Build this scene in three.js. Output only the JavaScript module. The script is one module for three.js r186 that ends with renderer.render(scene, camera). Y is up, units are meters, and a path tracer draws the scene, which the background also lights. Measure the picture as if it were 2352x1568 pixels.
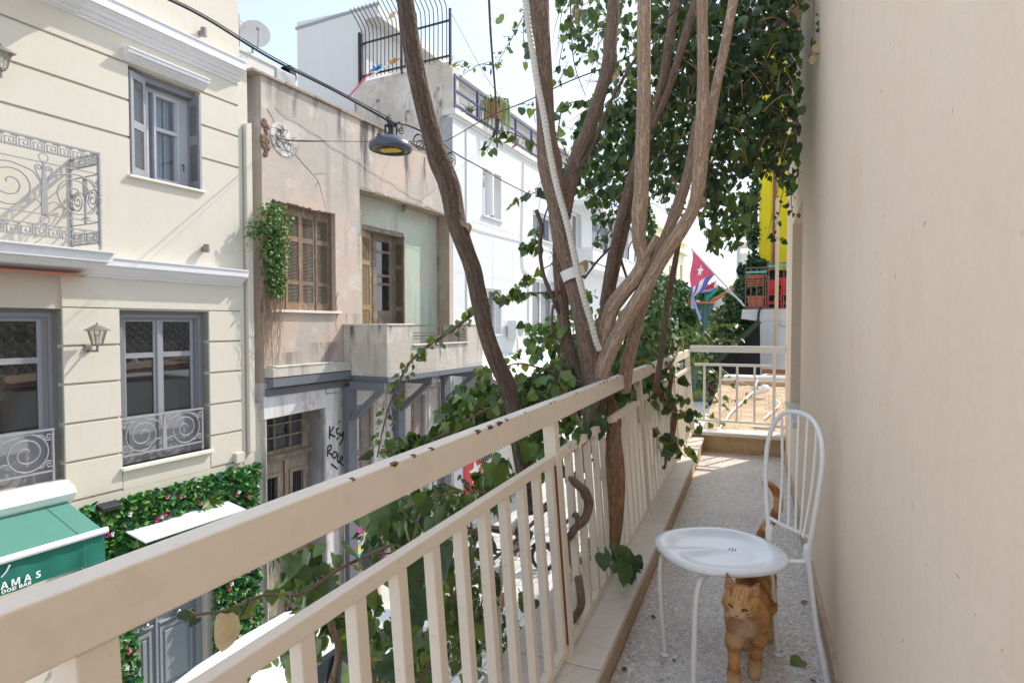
import * as THREE from 'three';
import { RoundedBoxGeometry } from 'three/addons/geometries/RoundedBoxGeometry.js';
import { mergeGeometries, mergeVertices } from 'three/addons/utils/BufferGeometryUtils.js';
import { MarchingCubes } from 'three/addons/objects/MarchingCubes.js';
import { TextGeometry } from 'three/addons/geometries/TextGeometry.js';
import { FontLoader } from 'three/addons/loaders/FontLoader.js';

// ---------------------------------------------------------------- camera, sky, sun, exposure
const scene = new THREE.Scene();
const EYE = new THREE.Vector3(0, 1.28, 0);
const camera = new THREE.PerspectiveCamera(60.29, 1024 / 682, 0.05, 600);
camera.position.copy(EYE);
camera.rotation.order = 'YXZ';
camera.rotation.set(-1.655 * Math.PI / 180, 22.412 * Math.PI / 180, 0);
camera.updateMatrixWorld(true);
scene.add(camera);
const renderer = new THREE.WebGLRenderer({ antialias: true });
renderer.setSize(1024, 682);
renderer.toneMapping = THREE.LinearToneMapping;
renderer.toneMappingExposure = 1.5;
renderer.shadowMap.enabled = true;
renderer.shadowMap.type = THREE.PCFSoftShadowMap;

const SUN = new THREE.Vector3(0.349, 0.715, -0.606).normalize();
{ // hazy summer sky: pale blue above, white toward the horizon and round the sun
  const W = 512, H = 256, d = new Float32Array(W * H * 4), v = new THREE.Vector3();
  for (let j = 0; j < H; j++) for (let i = 0; i < W; i++) {
    const th = (j + 0.5) / H * Math.PI - Math.PI / 2, ph = ((i + 0.5) / W - 0.5) * 2 * Math.PI;
    v.set(Math.cos(th) * Math.cos(ph), Math.sin(th), Math.cos(th) * Math.sin(ph));
    const y = Math.max(0, v.y), c = v.dot(SUN);
    const hz = Math.exp(-y * 4.2), g = Math.pow(Math.max(0, c), 4) * 0.55 + Math.pow(Math.max(0, c), 24) * 0.9;
    const k = (j * W + i) * 4;
    d[k] = 0.39 + 0.67 * hz + g * 1.2; d[k + 1] = 0.53 + 0.55 * hz + g * 1.16; d[k + 2] = 0.78 + 0.29 * hz + g * 1.06; d[k + 3] = 1;
    if (v.y < 0) { d[k] = 0.62; d[k + 1] = 0.6; d[k + 2] = 0.56; }
  }
  const t = new THREE.DataTexture(d, W, H, THREE.RGBAFormat, THREE.FloatType);
  t.mapping = THREE.EquirectangularReflectionMapping; t.magFilter = THREE.LinearFilter; t.minFilter = THREE.LinearFilter;
  t.colorSpace = THREE.LinearSRGBColorSpace; t.needsUpdate = true;
  scene.background = t; scene.environment = t;
}
const sun = new THREE.DirectionalLight(new THREE.Color(1, 0.945, 0.86), 3.2);
sun.position.copy(SUN).multiplyScalar(60).add(new THREE.Vector3(-4, 0, -10));
sun.target.position.set(-4, 0, -10);
sun.castShadow = true; sun.shadow.mapSize.set(4096, 4096);
Object.assign(sun.shadow.camera, { left: -30, right: 30, top: 30, bottom: -30, near: 1, far: 150 });
sun.shadow.radius = 1.6; sun.shadow.bias = -0.0005;
scene.add(sun, sun.target);

// ---------------------------------------------------------------- numbers, noise
let seed0 = 7;
const rng = s => () => { s |= 0; s = s + 0x6D2B79F5 | 0; let t = Math.imul(s ^ s >>> 15, 1 | s); t = t + Math.imul(t ^ t >>> 7, 61 | t) ^ t; return ((t ^ t >>> 14) >>> 0) / 4294967296; };
const R0 = rng(11);
const rr = (a, b, r = R0) => a + (b - a) * r();
const V = (x, y, z) => new THREE.Vector3(x, y, z);
const sm = (a, b, x) => { const t = Math.min(1, Math.max(0, (x - a) / (b - a))); return t * t * (3 - 2 * t); };
const mix = (a, b, t) => a + (b - a) * t;
const mix3 = (a, b, t) => [mix(a[0], b[0], t), mix(a[1], b[1], t), mix(a[2], b[2], t)];
const h2 = (x, y, s) => { let h = Math.imul(x, 374761393) + Math.imul(y, 668265263) + Math.imul(s, 974634777) | 0; h = Math.imul(h ^ h >>> 13, 1274126177); return ((h ^ h >>> 16) >>> 0) / 4294967296; };
function vn(x, y, p, q, s) { // tiling value noise
  const xi = Math.floor(x), yi = Math.floor(y), fx = x - xi, fy = y - yi, u = fx * fx * (3 - 2 * fx), w = fy * fy * (3 - 2 * fy);
  const a = ((xi % p) + p) % p, b = (a + 1) % p, c = ((yi % q) + q) % q, e = (c + 1) % q;
  return mix(mix(h2(a, c, s), h2(b, c, s), u), mix(h2(a, e, s), h2(b, e, s), u), w);
}
function fbm(u, v, p, q, oct, s) { let r = 0, a = 0.5, n = 0; for (let i = 0; i < oct; i++) { r += a * vn(u * p, v * q, p, q, s + i); n += a; a *= 0.55; p *= 2; q *= 2; } return r / n; }
const toS = c => c <= 0.0031308 ? 12.92 * c : 1.055 * Math.pow(c, 1 / 2.4) - 0.055;
function tex(w, h, fn, size = 1, srgb = true) { // fn(u, v) -> linear rgb or a grey; size in metres [x, y]
  const d = new Uint8Array(w * h * 4);
  for (let j = 0; j < h; j++) for (let i = 0; i < w; i++) {
    let c = fn((i + 0.5) / w, (j + 0.5) / h); if (typeof c === 'number') c = [c, c, c];
    const k = (j * w + i) * 4;
    for (let m = 0; m < 3; m++) d[k + m] = Math.max(0, Math.min(255, (srgb ? toS(c[m]) : c[m]) * 255));
    d[k + 3] = 255;
  }
  const t = new THREE.DataTexture(d, w, h, THREE.RGBAFormat);
  t.wrapS = t.wrapT = THREE.RepeatWrapping; t.magFilter = THREE.LinearFilter; t.minFilter = THREE.LinearMipmapLinearFilter; t.generateMipmaps = true;
  if (srgb) t.colorSpace = THREE.SRGBColorSpace;
  const s = Array.isArray(size) ? size : [size, size]; t.repeat.set(1 / s[0], 1 / s[1]);
  t.needsUpdate = true; return t;
}
const C = (r, g, b) => new THREE.Color().setRGB(r, g, b);
const mat = (c, rough = 0.7, o = {}) => new THREE.MeshStandardMaterial({ color: Array.isArray(c) ? C(...c) : c, roughness: rough, side: THREE.DoubleSide, ...o });
const phys = (c, rough = 0.7, o = {}) => new THREE.MeshPhysicalMaterial({ color: C(...c), roughness: rough, side: THREE.DoubleSide, ...o });

// ---------------------------------------------------------------- places: rays of the photographed view meet real planes
const F0 = 1350;
const AX = { f: V(), r: V(), u: V() };
{ const e = camera.matrixWorld.elements; AX.r.set(e[0], e[1], e[2]); AX.u.set(e[4], e[5], e[6]); AX.f.set(-e[8], -e[9], -e[10]); }
const ray = (x, y) => V().addScaledVector(AX.f, F0).addScaledVector(AX.r, x - 1176).addScaledVector(AX.u, 784 - y);
const AT = (x, y, d) => ray(x, y).multiplyScalar(d / F0).add(EYE);
const XP = (x, y, c) => { const d = ray(x, y); return d.multiplyScalar((c - EYE.x) / d.x).add(EYE); };
const ZP = (x, y, c) => { const d = ray(x, y); return d.multiplyScalar((c - EYE.z) / d.z).add(EYE); };
const FL = (x, y, h) => { const d = ray(x, y); return d.multiplyScalar((h - EYE.y) / d.y).add(EYE); };
// facade frame: x = metres along the row of houses, y up, z out into the street
const TH = 1.5018, TD = V(Math.cos(TH), 0, -Math.sin(TH)), ND = V(Math.sin(TH), 0, Math.cos(TH)), FD = 8;
const FW = (s, h, p) => V(0, h, 0).addScaledVector(TD, s).addScaledVector(ND, p - FD);
const toF = w => V(w.dot(TD), w.y, w.dot(ND) + FD);
const FP = (x, y, p) => { const d = ray(x, y); return toF(d.multiplyScalar((p - FD) / d.dot(ND)).add(EYE)); };

// ---------------------------------------------------------------- things and parts
const used = {}, bases = new Map();
const numbered = n => { const k = used[n] = (used[n] ?? -1) + 1; return k ? n + '_' + String(k).padStart(3, '0') : n; };
function tag(o, label, category, group, kind) {
  if (label) o.userData.label = label; if (category) o.userData.category = category;
  if (group) o.userData.group = group; if (kind) o.userData.kind = kind; return o;
}
function thing(name, label, category, base = [0, 0, 0], o = {}) {
  const g = new THREE.Group(); g.name = numbered(name); scene.add(g);
  if (o.f) { g.position.copy(FW(...base)); g.rotation.y = TH; } else g.position.set(...base);
  if (o.turn) g.rotation.y += o.turn;
  bases.set(g, o.local ? [0, 0, 0] : base); return tag(g, label, category, o.group, o.kind);
}
function clean(g, keepUV) {
  g = g.index ? g.toNonIndexed() : g;
  for (const k of Object.keys(g.attributes)) if (!['position', 'normal', 'uv', 'color'].includes(k)) g.deleteAttribute(k);
  if (!g.attributes.normal) g.computeVertexNormals();
  g.morphAttributes = {}; g.groups = [];
  if (!keepUV || !g.attributes.uv) {
    const p = g.attributes.position, n = g.attributes.normal, uv = new Float32Array(p.count * 2);
    for (let i = 0; i < p.count; i += 3) {
      let nx = 0, ny = 0, nz = 0;
      for (let k = 0; k < 3; k++) { nx += n.getX(i + k); ny += n.getY(i + k); nz += n.getZ(i + k); }
      nx = Math.abs(nx); ny = Math.abs(ny); nz = Math.abs(nz);
      for (let k = 0; k < 3; k++) {
        const x = p.getX(i + k), y = p.getY(i + k), z = p.getZ(i + k), j = (i + k) * 2;
        if (nz >= nx && nz >= ny) { uv[j] = x; uv[j + 1] = y; } else if (nx >= ny) { uv[j] = z; uv[j + 1] = y; } else { uv[j] = x; uv[j + 1] = z; }
      }
    }
    g.setAttribute('uv', new THREE.BufferAttribute(uv, 2));
  }
  return g;
}
function merge(geoms, keepUV) {
  const a = (Array.isArray(geoms) ? geoms.flat(4) : [geoms]).filter(Boolean).map(g => clean(g, keepUV || g.userData.uv));
  if (a.some(g => g.attributes.color) && !a.every(g => g.attributes.color)) a.forEach(g => g.deleteAttribute('color'));
  return a.length > 1 ? mergeGeometries(a) : a[0];
}
function part(parent, name, geoms, m, o = {}) {
  let g = merge(geoms, o.uv);
  const b = bases.get(parent) || [0, 0, 0];
  g = g.clone(); g.translate(-b[0], -b[1], -b[2]);
  const mesh = new THREE.Mesh(g, m); mesh.name = name; mesh.castShadow = mesh.receiveShadow = true;
  parent.add(mesh); bases.set(mesh, b); return tag(mesh, o.label, null, null, o.kind);
}
function solo(name, label, category, geoms, m, o = {}) { // a thing that is one mesh
  const g = merge(geoms, o.uv); g.computeBoundingBox(); const c = g.boundingBox.getCenter(V()); c.y = g.boundingBox.min.y;
  const mesh = new THREE.Mesh(g.clone(), m); mesh.name = numbered(name); mesh.castShadow = mesh.receiveShadow = true;
  mesh.geometry.translate(-c.x, -c.y, -c.z);
  if (o.f) { mesh.position.copy(FW(c.x, c.y, c.z)); mesh.rotation.y = TH; } else mesh.position.copy(c);
  scene.add(mesh); return tag(mesh, label, category, o.group, o.kind);
}
function put(parent, name, geo, m, pos, rot, sc) { // a piece that shares its geometry with others
  const mesh = new THREE.Mesh(geo, m); mesh.name = name; mesh.castShadow = mesh.receiveShadow = true;
  const b = bases.get(parent) || [0, 0, 0]; mesh.position.set(pos[0] - b[0], pos[1] - b[1], pos[2] - b[2]);
  if (rot) { if (rot.isQuaternion) mesh.quaternion.copy(rot); else mesh.rotation.set(...rot); }
  if (sc) typeof sc === 'number' ? mesh.scale.setScalar(sc) : mesh.scale.set(...sc);
  parent.add(mesh); return mesh;
}
function dup(root, place, label, group, turn) {
  const r = root.clone(); r.name = numbered(root.name.replace(/_\d{3}$/, '')); r.userData = { ...root.userData }; scene.add(r); r.position.copy(place);
  if (turn !== undefined) r.rotation.y = turn;
  tag(r, label, null, group); return r;
}

// ---------------------------------------------------------------- shapes
const bx = (x0, x1, y0, y1, z0, z1, b = 0) => {
  const w = Math.abs(x1 - x0), h = Math.abs(y1 - y0), d = Math.abs(z1 - z0);
  const g = b ? new RoundedBoxGeometry(w, h, d, 1, Math.min(b, w / 2.1, h / 2.1, d / 2.1)) : new THREE.BoxGeometry(w, h, d);
  return g.translate((x0 + x1) / 2, (y0 + y1) / 2, (z0 + z1) / 2);
};
const rot = (g, ax, a, c = [0, 0, 0]) => { g.translate(-c[0], -c[1], -c[2]); g['rotate' + ax](a); return g.translate(...c); };
const cyl = (r0, r1, h, x, y, z, n = 16) => new THREE.CylinderGeometry(r1, r0, h, n).translate(x, y + h / 2, z);
const ball = (r, x, y, z, n = 12) => new THREE.SphereGeometry(r, n, Math.max(6, n * 0.6 | 0)).translate(x, y, z);
function bar(a, b, w, d = w, b0 = 0) { // square bar from a to b
  const L = a.distanceTo(b), g = b0 ? new RoundedBoxGeometry(w, L, d, 1, b0) : new THREE.BoxGeometry(w, L, d);
  const q = new THREE.Quaternion().setFromUnitVectors(V(0, 1, 0), b.clone().sub(a).normalize());
  return g.applyQuaternion(q).translate((a.x + b.x) / 2, (a.y + b.y) / 2, (a.z + b.z) / 2);
}
function tube(pts, rad, n = 8, seg, o = {}) { // tapered tube through points; rad a number, an array along it or f(t)
  const P = pts.map(p => p.isVector3 ? p : V(...p));
  const c = P.length > 2 ? new THREE.CatmullRomCurve3(P, false, 'centripetal') : new THREE.LineCurve3(P[0], P[1]);
  seg = seg || Math.max(1, (P.length - 1) * 4); c.arcLengthDivisions = Math.max(60, seg * 2);
  const rf = typeof rad === 'function' ? rad : Array.isArray(rad) ? t => { const x = t * (rad.length - 1), i = Math.min(rad.length - 2, x | 0); return mix(rad[i], rad[i + 1], x - i); } : () => rad;
  const fr = c.computeFrenetFrames(seg, false), pos = [], nor = [], uv = [], idx = [];
  let L = 0, last = null;
  for (let i = 0; i <= seg; i++) {
    const t = i / seg, p = c.getPointAt(t), r = rf(t);
    if (last) L += p.distanceTo(last); last = p;
    for (let j = 0; j <= n; j++) {
      const a = j / n * Math.PI * 2, k = o.lump ? 1 + o.lump(t, a, L) : 1;
      const nx = fr.normals[i].clone().multiplyScalar(Math.cos(a)).addScaledVector(fr.binormals[i], Math.sin(a));
      pos.push(p.x + nx.x * r * k, p.y + nx.y * r * k, p.z + nx.z * r * k); nor.push(nx.x, nx.y, nx.z); uv.push(j / n * Math.max(0.05, Math.round(2 * Math.PI * rf(0.5) / 0.1) * 0.1), L);
    }
  }
  for (let i = 0; i < seg; i++) for (let j = 0; j < n; j++) { const a = i * (n + 1) + j, b = a + n + 1; idx.push(a, a + 1, b, b, a + 1, b + 1); }
  for (const [i, f] of [[0, 1], [seg, -1]]) { // caps
    const m = pos.length / 3, p = c.getPointAt(i / seg); pos.push(p.x, p.y, p.z); const q = fr.tangents[i]; nor.push(-q.x * f, -q.y * f, -q.z * f); uv.push(0, 0);
    for (let j = 0; j < n; j++) { const a = i * (n + 1) + j; f > 0 ? idx.push(m, a + 1, a) : idx.push(m, a, a + 1); }
  }
  const g = new THREE.BufferGeometry();
  g.setAttribute('position', new THREE.Float32BufferAttribute(pos, 3)); g.setAttribute('normal', new THREE.Float32BufferAttribute(nor, 3)); g.setAttribute('uv', new THREE.Float32BufferAttribute(uv, 2)); g.setIndex(idx);
  if (o.lump) g.computeVertexNormals();
  g.userData.uv = true; return g;
}
const lathe = (pts, x, y, z, n = 24) => new THREE.LatheGeometry(pts.map(p => new THREE.Vector2(p[0], p[1])), n).translate(x, y, z);
function profile(pts, x0, x1) { // a moulding: outline in (z, y), run along x
  const s = new THREE.Shape(pts.map(p => new THREE.Vector2(p[0], p[1])));
  return new THREE.ExtrudeGeometry(s, { depth: x1 - x0, bevelEnabled: false, steps: 1 }).rotateY(-Math.PI / 2).scale(1, 1, 1).translate(x1, 0, 0);
}
function slab(pts, z0, z1, bev = 0) { // outline in (x, y), extruded along z
  const s = new THREE.Shape(pts.map(p => new THREE.Vector2(p[0], p[1])));
  return new THREE.ExtrudeGeometry(s, { depth: z1 - z0, bevelEnabled: bev > 0, bevelSize: bev, bevelThickness: bev, bevelSegments: 1, steps: 1 }).translate(0, 0, z0);
}
function walls(x0, x1, y0, y1, z0, z1, holes = []) { // wall with real openings
  const xs = [...new Set([x0, x1, ...holes.flatMap(h => [h[0], h[1]])])].filter(x => x >= x0 && x <= x1).sort((a, b) => a - b), out = [];
  for (let i = 0; i + 1 < xs.length; i++) {
    const m = (xs[i] + xs[i + 1]) / 2; let ys = [[y0, y1]];
    for (const h of holes) if (m > h[0] && m < h[1]) ys = ys.flatMap(([a, b]) => h[3] <= a || h[2] >= b ? [[a, b]] : [[a, h[2]], [h[3], b]].filter(q => q[1] - q[0] > 1e-4));
    for (const [a, b] of ys) out.push(bx(xs[i], xs[i + 1], a, b, z0, z1));
  }
  return out;
}
function arc(cx, cy, z, r0, r1, a0, a1, n) { const o = []; for (let i = 0; i <= n; i++) { const t = i / n, a = mix(a0, a1, t), r = mix(r0, r1, t); o.push(V(cx + r * Math.cos(a), cy + r * Math.sin(a), z)); } return o; }

// ---------------------------------------------------------------- surfaces
const T_ = {};
T_.stucco = tex(512, 512, (u, v) => { const n = fbm(u, v, 6, 6, 5, 3), m = fbm(u, v, 60, 60, 2, 9), s = fbm(u, v, 40, 3, 3, 14); const k = 0.95 + 0.05 * n + 0.03 * (m - 0.5) - 0.03 * Math.max(0, s - 0.6) * 4; return [k, k * (0.993 + 0.01 * n), k * (0.97 + 0.04 * n)]; }, 2.3);
T_.grain = tex(512, 512, (u, v) => 0.5 + 0.5 * (fbm(u, v, 90, 90, 3, 5) - 0.5) + 0.35 * (fbm(u, v, 14, 14, 2, 8) - 0.5), 0.9, false);
T_.ownwall = tex(1024, 1024, (u, v) => {
  const n = fbm(u, v, 3, 3, 4, 31), m = fbm(u, v, 110, 110, 2, 33), s = fbm(u, v, 50, 2, 3, 35), q = vn(u * 70, v * 70, 70, 70, 39), mk = fbm(u, v, 26, 26, 2, 37);
  let k = 0.955 + 0.06 * n + 0.05 * (m - 0.5) - 0.1 * Math.max(0, s - 0.62); let c = [k, k * (0.985 + 0.03 * n), k * (0.95 + 0.07 * n)];
  if (q > 0.965 && mk > 0.5) c = mix3(c, [0.42, 0.34, 0.27], 0.9 * (q - 0.965) / 0.035); const sc = vn(u * 130, v * 22, 130, 22, 41), sg = fbm(u, v, 9, 9, 2, 43); if (sc > 0.985 && sg > 0.52) c = mix3(c, [0.25, 0.2, 0.16], 0.7); const st1 = fbm(u, v, 7, 5, 5, 45); return mix3(c, [c[0] * 0.93, c[1] * 0.90, c[2] * 0.86], 0.4 * sm(0.5, 0.72, st1));
}, 1.7);
T_.terrazzo = (() => { // marble chips in pale cement
  const N = 70, pts = [], r = rng(5);
  const pal = [[0.80, 0.79, 0.78], [0.86, 0.85, 0.84], [0.72, 0.70, 0.68], [0.66, 0.63, 0.61], [0.84, 0.82, 0.79], [0.60, 0.53, 0.48], [0.46, 0.46, 0.48], [0.30, 0.31, 0.34], [0.56, 0.46, 0.40], [0.80, 0.76, 0.72]];
  for (let i = 0; i < N * N; i++) pts.push([r(), r(), 0.26 + 0.34 * r(), pal[Math.min(9, (r() * 10) | 0)], 0.6 + 0.8 * r(), r() * 3.14]);
  return tex(1024, 1024, (u, v) => {
    const x = u * N, y = v * N, xi = Math.floor(x), yi = Math.floor(y); let best = 9, bc = null, second = 9;
    for (let a = -1; a <= 1; a++) for (let b = -1; b <= 1; b++) {
      const p = pts[((yi + b + N) % N) * N + (xi + a + N) % N], dx = x - (xi + a + p[0]), dy = y - (yi + b + p[1]), cs = Math.cos(p[5]), sn = Math.sin(p[5]);
      const d = Math.hypot((dx * cs + dy * sn) / p[4], (dy * cs - dx * sn) * p[4]) / p[2] * 0.55;
      if (d < best) { second = best; best = d; bc = p[3]; } else if (d < second) second = d;
    }
    const n = fbm(u, v, 5, 5, 4, 71), f = fbm(u, v, 200, 200, 1, 72), base = mix3([0.50, 0.465, 0.43], [0.66, 0.62, 0.575], n);
    const k = sm(0.5, 0.42, best) * sm(0.02, 0.1, second - best);
    const c = mix3(base, bc, k * 0.92); return c.map(q => q * (0.93 + 0.1 * f) * (0.9 + 0.14 * n));
  }, 1.15);
})();
T_.marble = tex(1024, 1024, (u, v) => {
  const w = fbm(u, v, 4, 4, 4, 51), t = fbm(u, v, 9, 9, 3, 53), s = Math.abs(Math.sin((u * 6 + v * 9 + w * 3.4) * Math.PI)), ve = Math.pow(1 - s, 6), d = fbm(u, v, 70, 70, 2, 55), e = fbm(u, v, 5, 5, 3, 57);
  let c = mix3([0.74, 0.71, 0.67], [0.63, 0.61, 0.58], t); c = mix3(c, [0.47, 0.47, 0.46], ve * 0.5); c = mix3(c, [0.50, 0.40, 0.29], 0.45 * Math.max(0, e - 0.5) * 2 * d); return c;
}, 0.9);
T_.travertine = tex(512, 512, (u, v) => { const n = fbm(u, v, 3, 16, 4, 61), d = fbm(u, v, 40, 60, 2, 63), e = fbm(u, v, 4, 5, 3, 65); let c = mix3([0.62, 0.47, 0.31], [0.50, 0.36, 0.23], n); c = mix3(c, [0.29, 0.21, 0.14], 0.55 * sm(0.62, 0.8, d) + 0.3 * sm(0.55, 0.75, e)); return c; }, 0.7);
T_.paint = tex(512, 512, (u, v) => { const n = fbm(u, v, 5, 5, 4, 81), f = vn(u * 120, v * 120, 120, 120, 84), g = fbm(u, v, 150, 150, 1, 85), m = fbm(u, v, 10, 10, 3, 87); let k = 0.955 + 0.045 * n + 0.02 * (g - 0.5); let c = [k, k * 0.995, k * (0.97 + 0.02 * n)]; c = mix3(c, [0.62, 0.52, 0.42], 0.12 * sm(0.62, 0.8, m)); if (f > 0.982) c = mix3(c, [0.35, 0.26, 0.19], 0.55); return c; }, 0.6);
T_.bark = tex(512, 512, (u, v) => { const w = fbm(u, v, 4, 3, 3, 91), a = fbm(u + w * 0.06, v + w * 0.05, 34, 9, 4, 93), b = fbm(u, v, 40, 60, 2, 97); const k = sm(0.3, 0.75, a); let c = mix3([0.56, 0.52, 0.48], [1.0, 0.98, 0.96], k * 0.75 + 0.25 * w).map(q => q * (0.84 + 0.24 * b)); const ds = vn(u * 40, v * 90, 40, 90, 99), dg = fbm(u, v, 6, 6, 2, 100); if (ds > 0.88 && dg > 0.42) c = c.map(q => q * 0.42); return c; }, [0.3, 0.3]);
T_.barkH = tex(512, 512, (u, v) => { const w = fbm(u, v, 4, 3, 3, 91), a = fbm(u + w * 0.06, v + w * 0.05, 34, 9, 4, 93); return sm(0.25, 0.8, a) * 0.75 + 0.25 * fbm(u, v, 40, 60, 2, 97); }, [0.3, 0.3], false);
T_.wood = tex(512, 512, (u, v) => { const a = fbm(u, v, 40, 3, 4, 101), b = fbm(u, v, 5, 4, 3, 103), c = fbm(u, v, 14, 6, 3, 105); let k = mix3([0.42, 0.35, 0.29], [0.86, 0.80, 0.72], a); k = mix3(k, [0.55, 0.34, 0.2], 0.6 * sm(0.55, 0.75, b)); return mix3(k, [0.95, 0.92, 0.86], 0.7 * sm(0.62, 0.72, c)); }, 0.8);
T_.fabric = tex(256, 256, (u, v) => 0.93 + 0.07 * ((Math.floor(u * 128) + Math.floor(v * 128)) % 2) - 0.08 * fbm(u, v, 4, 5, 4, 111), 0.5);
T_.patch = tex(512, 512, (u, v) => { const n = fbm(u, v, 5, 5, 5, 121), m = fbm(u, v, 30, 30, 3, 123); return 0.80 + 0.2 * n + 0.1 * (m - 0.5); }, 3.1);
function oldPlaster(S, H, base, blotch, streaks, o = {}) { // weathered lime plaster: blotches, grey washes, soot runs below a coping
  const b1 = o.seed || 200;
  return (u, v) => {
    const x = u * S, y = v * H, n = fbm(u, v, 4, 4, 5, b1), m = fbm(u, v, 12, 12, 4, b1 + 7), f = fbm(u, v, 90, 90, 2, b1 + 11), q = fbm(u, v, 7, 3, 4, b1 + 17), w = fbm(u, v, 26, 2, 4, b1 + 23);
    let c = mix3(base, blotch[0], sm(0.45, 0.68, n)); c = mix3(c, blotch[1], 0.75 * sm(0.5, 0.66, q)); c = mix3(c, blotch[2], 0.7 * sm(0.6, 0.74, m));
    c = mix3(c, blotch[1].map(z => z * 0.62), 0.5 * sm(0.55, 0.8, w));
    for (const [sx, wd, y0, y1, k] of streaks) {
      const dx = Math.abs(x - sx - 0.22 * (fbm(v, u, 9, 5, 3, b1 + 31) - 0.5)) / wd; if (dx > 1.7 || y > y1 || y < y0) continue;
      const a = sm(1.6, 0.0, dx) * sm(y0, y0 + (y1 - y0) * 0.9, y) * sm(0.30, 0.72, fbm(u, v, 70, 9, 4, b1 + 37)) * 1.15 * k; c = mix3(c, [0.10, 0.09, 0.085], Math.min(0.9, a));
    }
        return c.map(z => z * (0.93 + 0.12 * f));
  };
}
const st = (c, o = {}) => mat(c, 0.88, { map: T_.stucco, bumpMap: T_.grain, bumpScale: 0.0016, ...o });
const M = {
  ownwall: mat([0.95, 0.765, 0.59], 0.9, { map: T_.ownwall, bumpMap: T_.grain, bumpScale: 0.0018 }),
  terrazzo: mat([1.08, 1.05, 1.01], 0.42, { map: T_.terrazzo }), marble: mat([1.08, 1.02, 0.94], 0.38, { map: T_.marble }), traver: mat([1, 1, 1], 0.7, { map: T_.travertine }),
  rail: mat([0.84, 0.735, 0.615], 0.4, { map: T_.paint }), railSun: mat([0.90, 0.88, 0.84], 0.4, { map: T_.paint }), rust: mat([0.075, 0.035, 0.02], 0.85), rusty: mat([0.30, 0.13, 0.05], 0.9, { map: T_.patch }),  // the whiter rail copy has far-end sunlight put into its colour
  chair: mat([0.90, 0.88, 0.83], 0.3), seat: mat([0.91, 0.90, 0.88], 0.2),
  cream: st([0.65, 0.60, 0.505]), creamD: st([0.57, 0.52, 0.43]), trim: mat([0.72, 0.71, 0.72], 0.7, { map: T_.stucco }), white: st([0.70, 0.705, 0.71]), white2: st([0.68, 0.67, 0.645]), offw: st([0.70, 0.68, 0.63]),
  sill: mat([0.78, 0.73, 0.63], 0.55, { map: T_.stucco }), greyfr: mat([0.205, 0.205, 0.215], 0.5), greyfr2: mat([0.29, 0.295, 0.31], 0.45), winwhite: mat([0.55, 0.55, 0.58], 0.45), iron: mat([0.33, 0.32, 0.32], 0.55), irondk: mat([0.05, 0.05, 0.055], 0.5),
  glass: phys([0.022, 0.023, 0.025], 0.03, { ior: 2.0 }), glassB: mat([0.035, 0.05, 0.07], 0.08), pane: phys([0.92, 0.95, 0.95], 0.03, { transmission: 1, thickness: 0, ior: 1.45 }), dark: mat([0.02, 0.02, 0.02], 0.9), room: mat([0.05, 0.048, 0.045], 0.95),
  curtain: mat([0.30, 0.36, 0.44], 0.95), redsof: mat([0.62, 0.20, 0.13], 0.8), green: mat([0.085, 0.25, 0.19], 0.75, { map: T_.fabric }), greenD: mat([0.01, 0.17, 0.12], 0.75, { map: T_.fabric }), alu: mat([0.86, 0.86, 0.85], 0.35), lettering: mat([0.86, 0.86, 0.84], 0.6),
  lampm: mat([0.26, 0.23, 0.21], 0.45, { metalness: 0.5 }), lampglass: phys([0.9, 0.9, 0.85], 0.1, { transmission: 0.85, thickness: 0 }), canopy: mat([0.70, 0.755, 0.73], 0.5), door: mat([0.30, 0.33, 0.36], 0.5), knob: mat([0.55, 0.5, 0.44], 0.25, { metalness: 0.9 }),
  wood: mat([0.30, 0.225, 0.17], 0.85, { map: T_.wood }), woodY: mat([0.42, 0.32, 0.19], 0.85, { map: T_.wood }), woodG: mat([0.33, 0.30, 0.26], 0.85, { map: T_.wood }), steel: mat([0.165, 0.175, 0.195], 0.6, { map: T_.patch }),
  barkA: mat([0.30, 0.215, 0.16], 0.92, { map: T_.bark, bumpMap: T_.barkH, bumpScale: 0.010 }), barkB: mat([0.60, 0.44, 0.315], 0.92, { map: T_.bark, bumpMap: T_.barkH, bumpScale: 0.010 }), barkC: mat([0.36, 0.21, 0.11], 0.92, { map: T_.bark, bumpMap: T_.barkH, bumpScale: 0.010 }), barkE: mat([0.175, 0.128, 0.10], 0.92, { map: T_.bark, bumpMap: T_.barkH, bumpScale: 0.010 }), barkD: mat([0.20, 0.14, 0.11], 0.92, { map: T_.bark, bumpMap: T_.barkH, bumpScale: 0.010 }), twig: mat([0.16, 0.105, 0.075], 0.9), twigL: mat([0.40, 0.26, 0.13], 0.9),
  hose: mat([0.62, 0.585, 0.51], 0.5), tape: mat([0.74, 0.71, 0.66], 0.6), cable: mat([0.025, 0.025, 0.028], 0.6), blue: mat([0.035, 0.055, 0.13], 0.5), black: mat([0.022, 0.023, 0.028], 0.5), lampgrey: mat([0.07, 0.078, 0.10], 0.32, { metalness: 0.15 }), yellow: mat([0.62, 0.42, 0.02], 0.4),
  red: mat([0.60, 0.025, 0.03], 0.5), terracotta: mat([0.50, 0.17, 0.09], 0.8), redbrown: mat([0.26, 0.09, 0.08], 0.6), yellowwall: mat([0.86, 0.70, 0.01], 0.8), asph: mat([0.62, 0.60, 0.56], 0.9, { map: T_.patch }),
};
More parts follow.
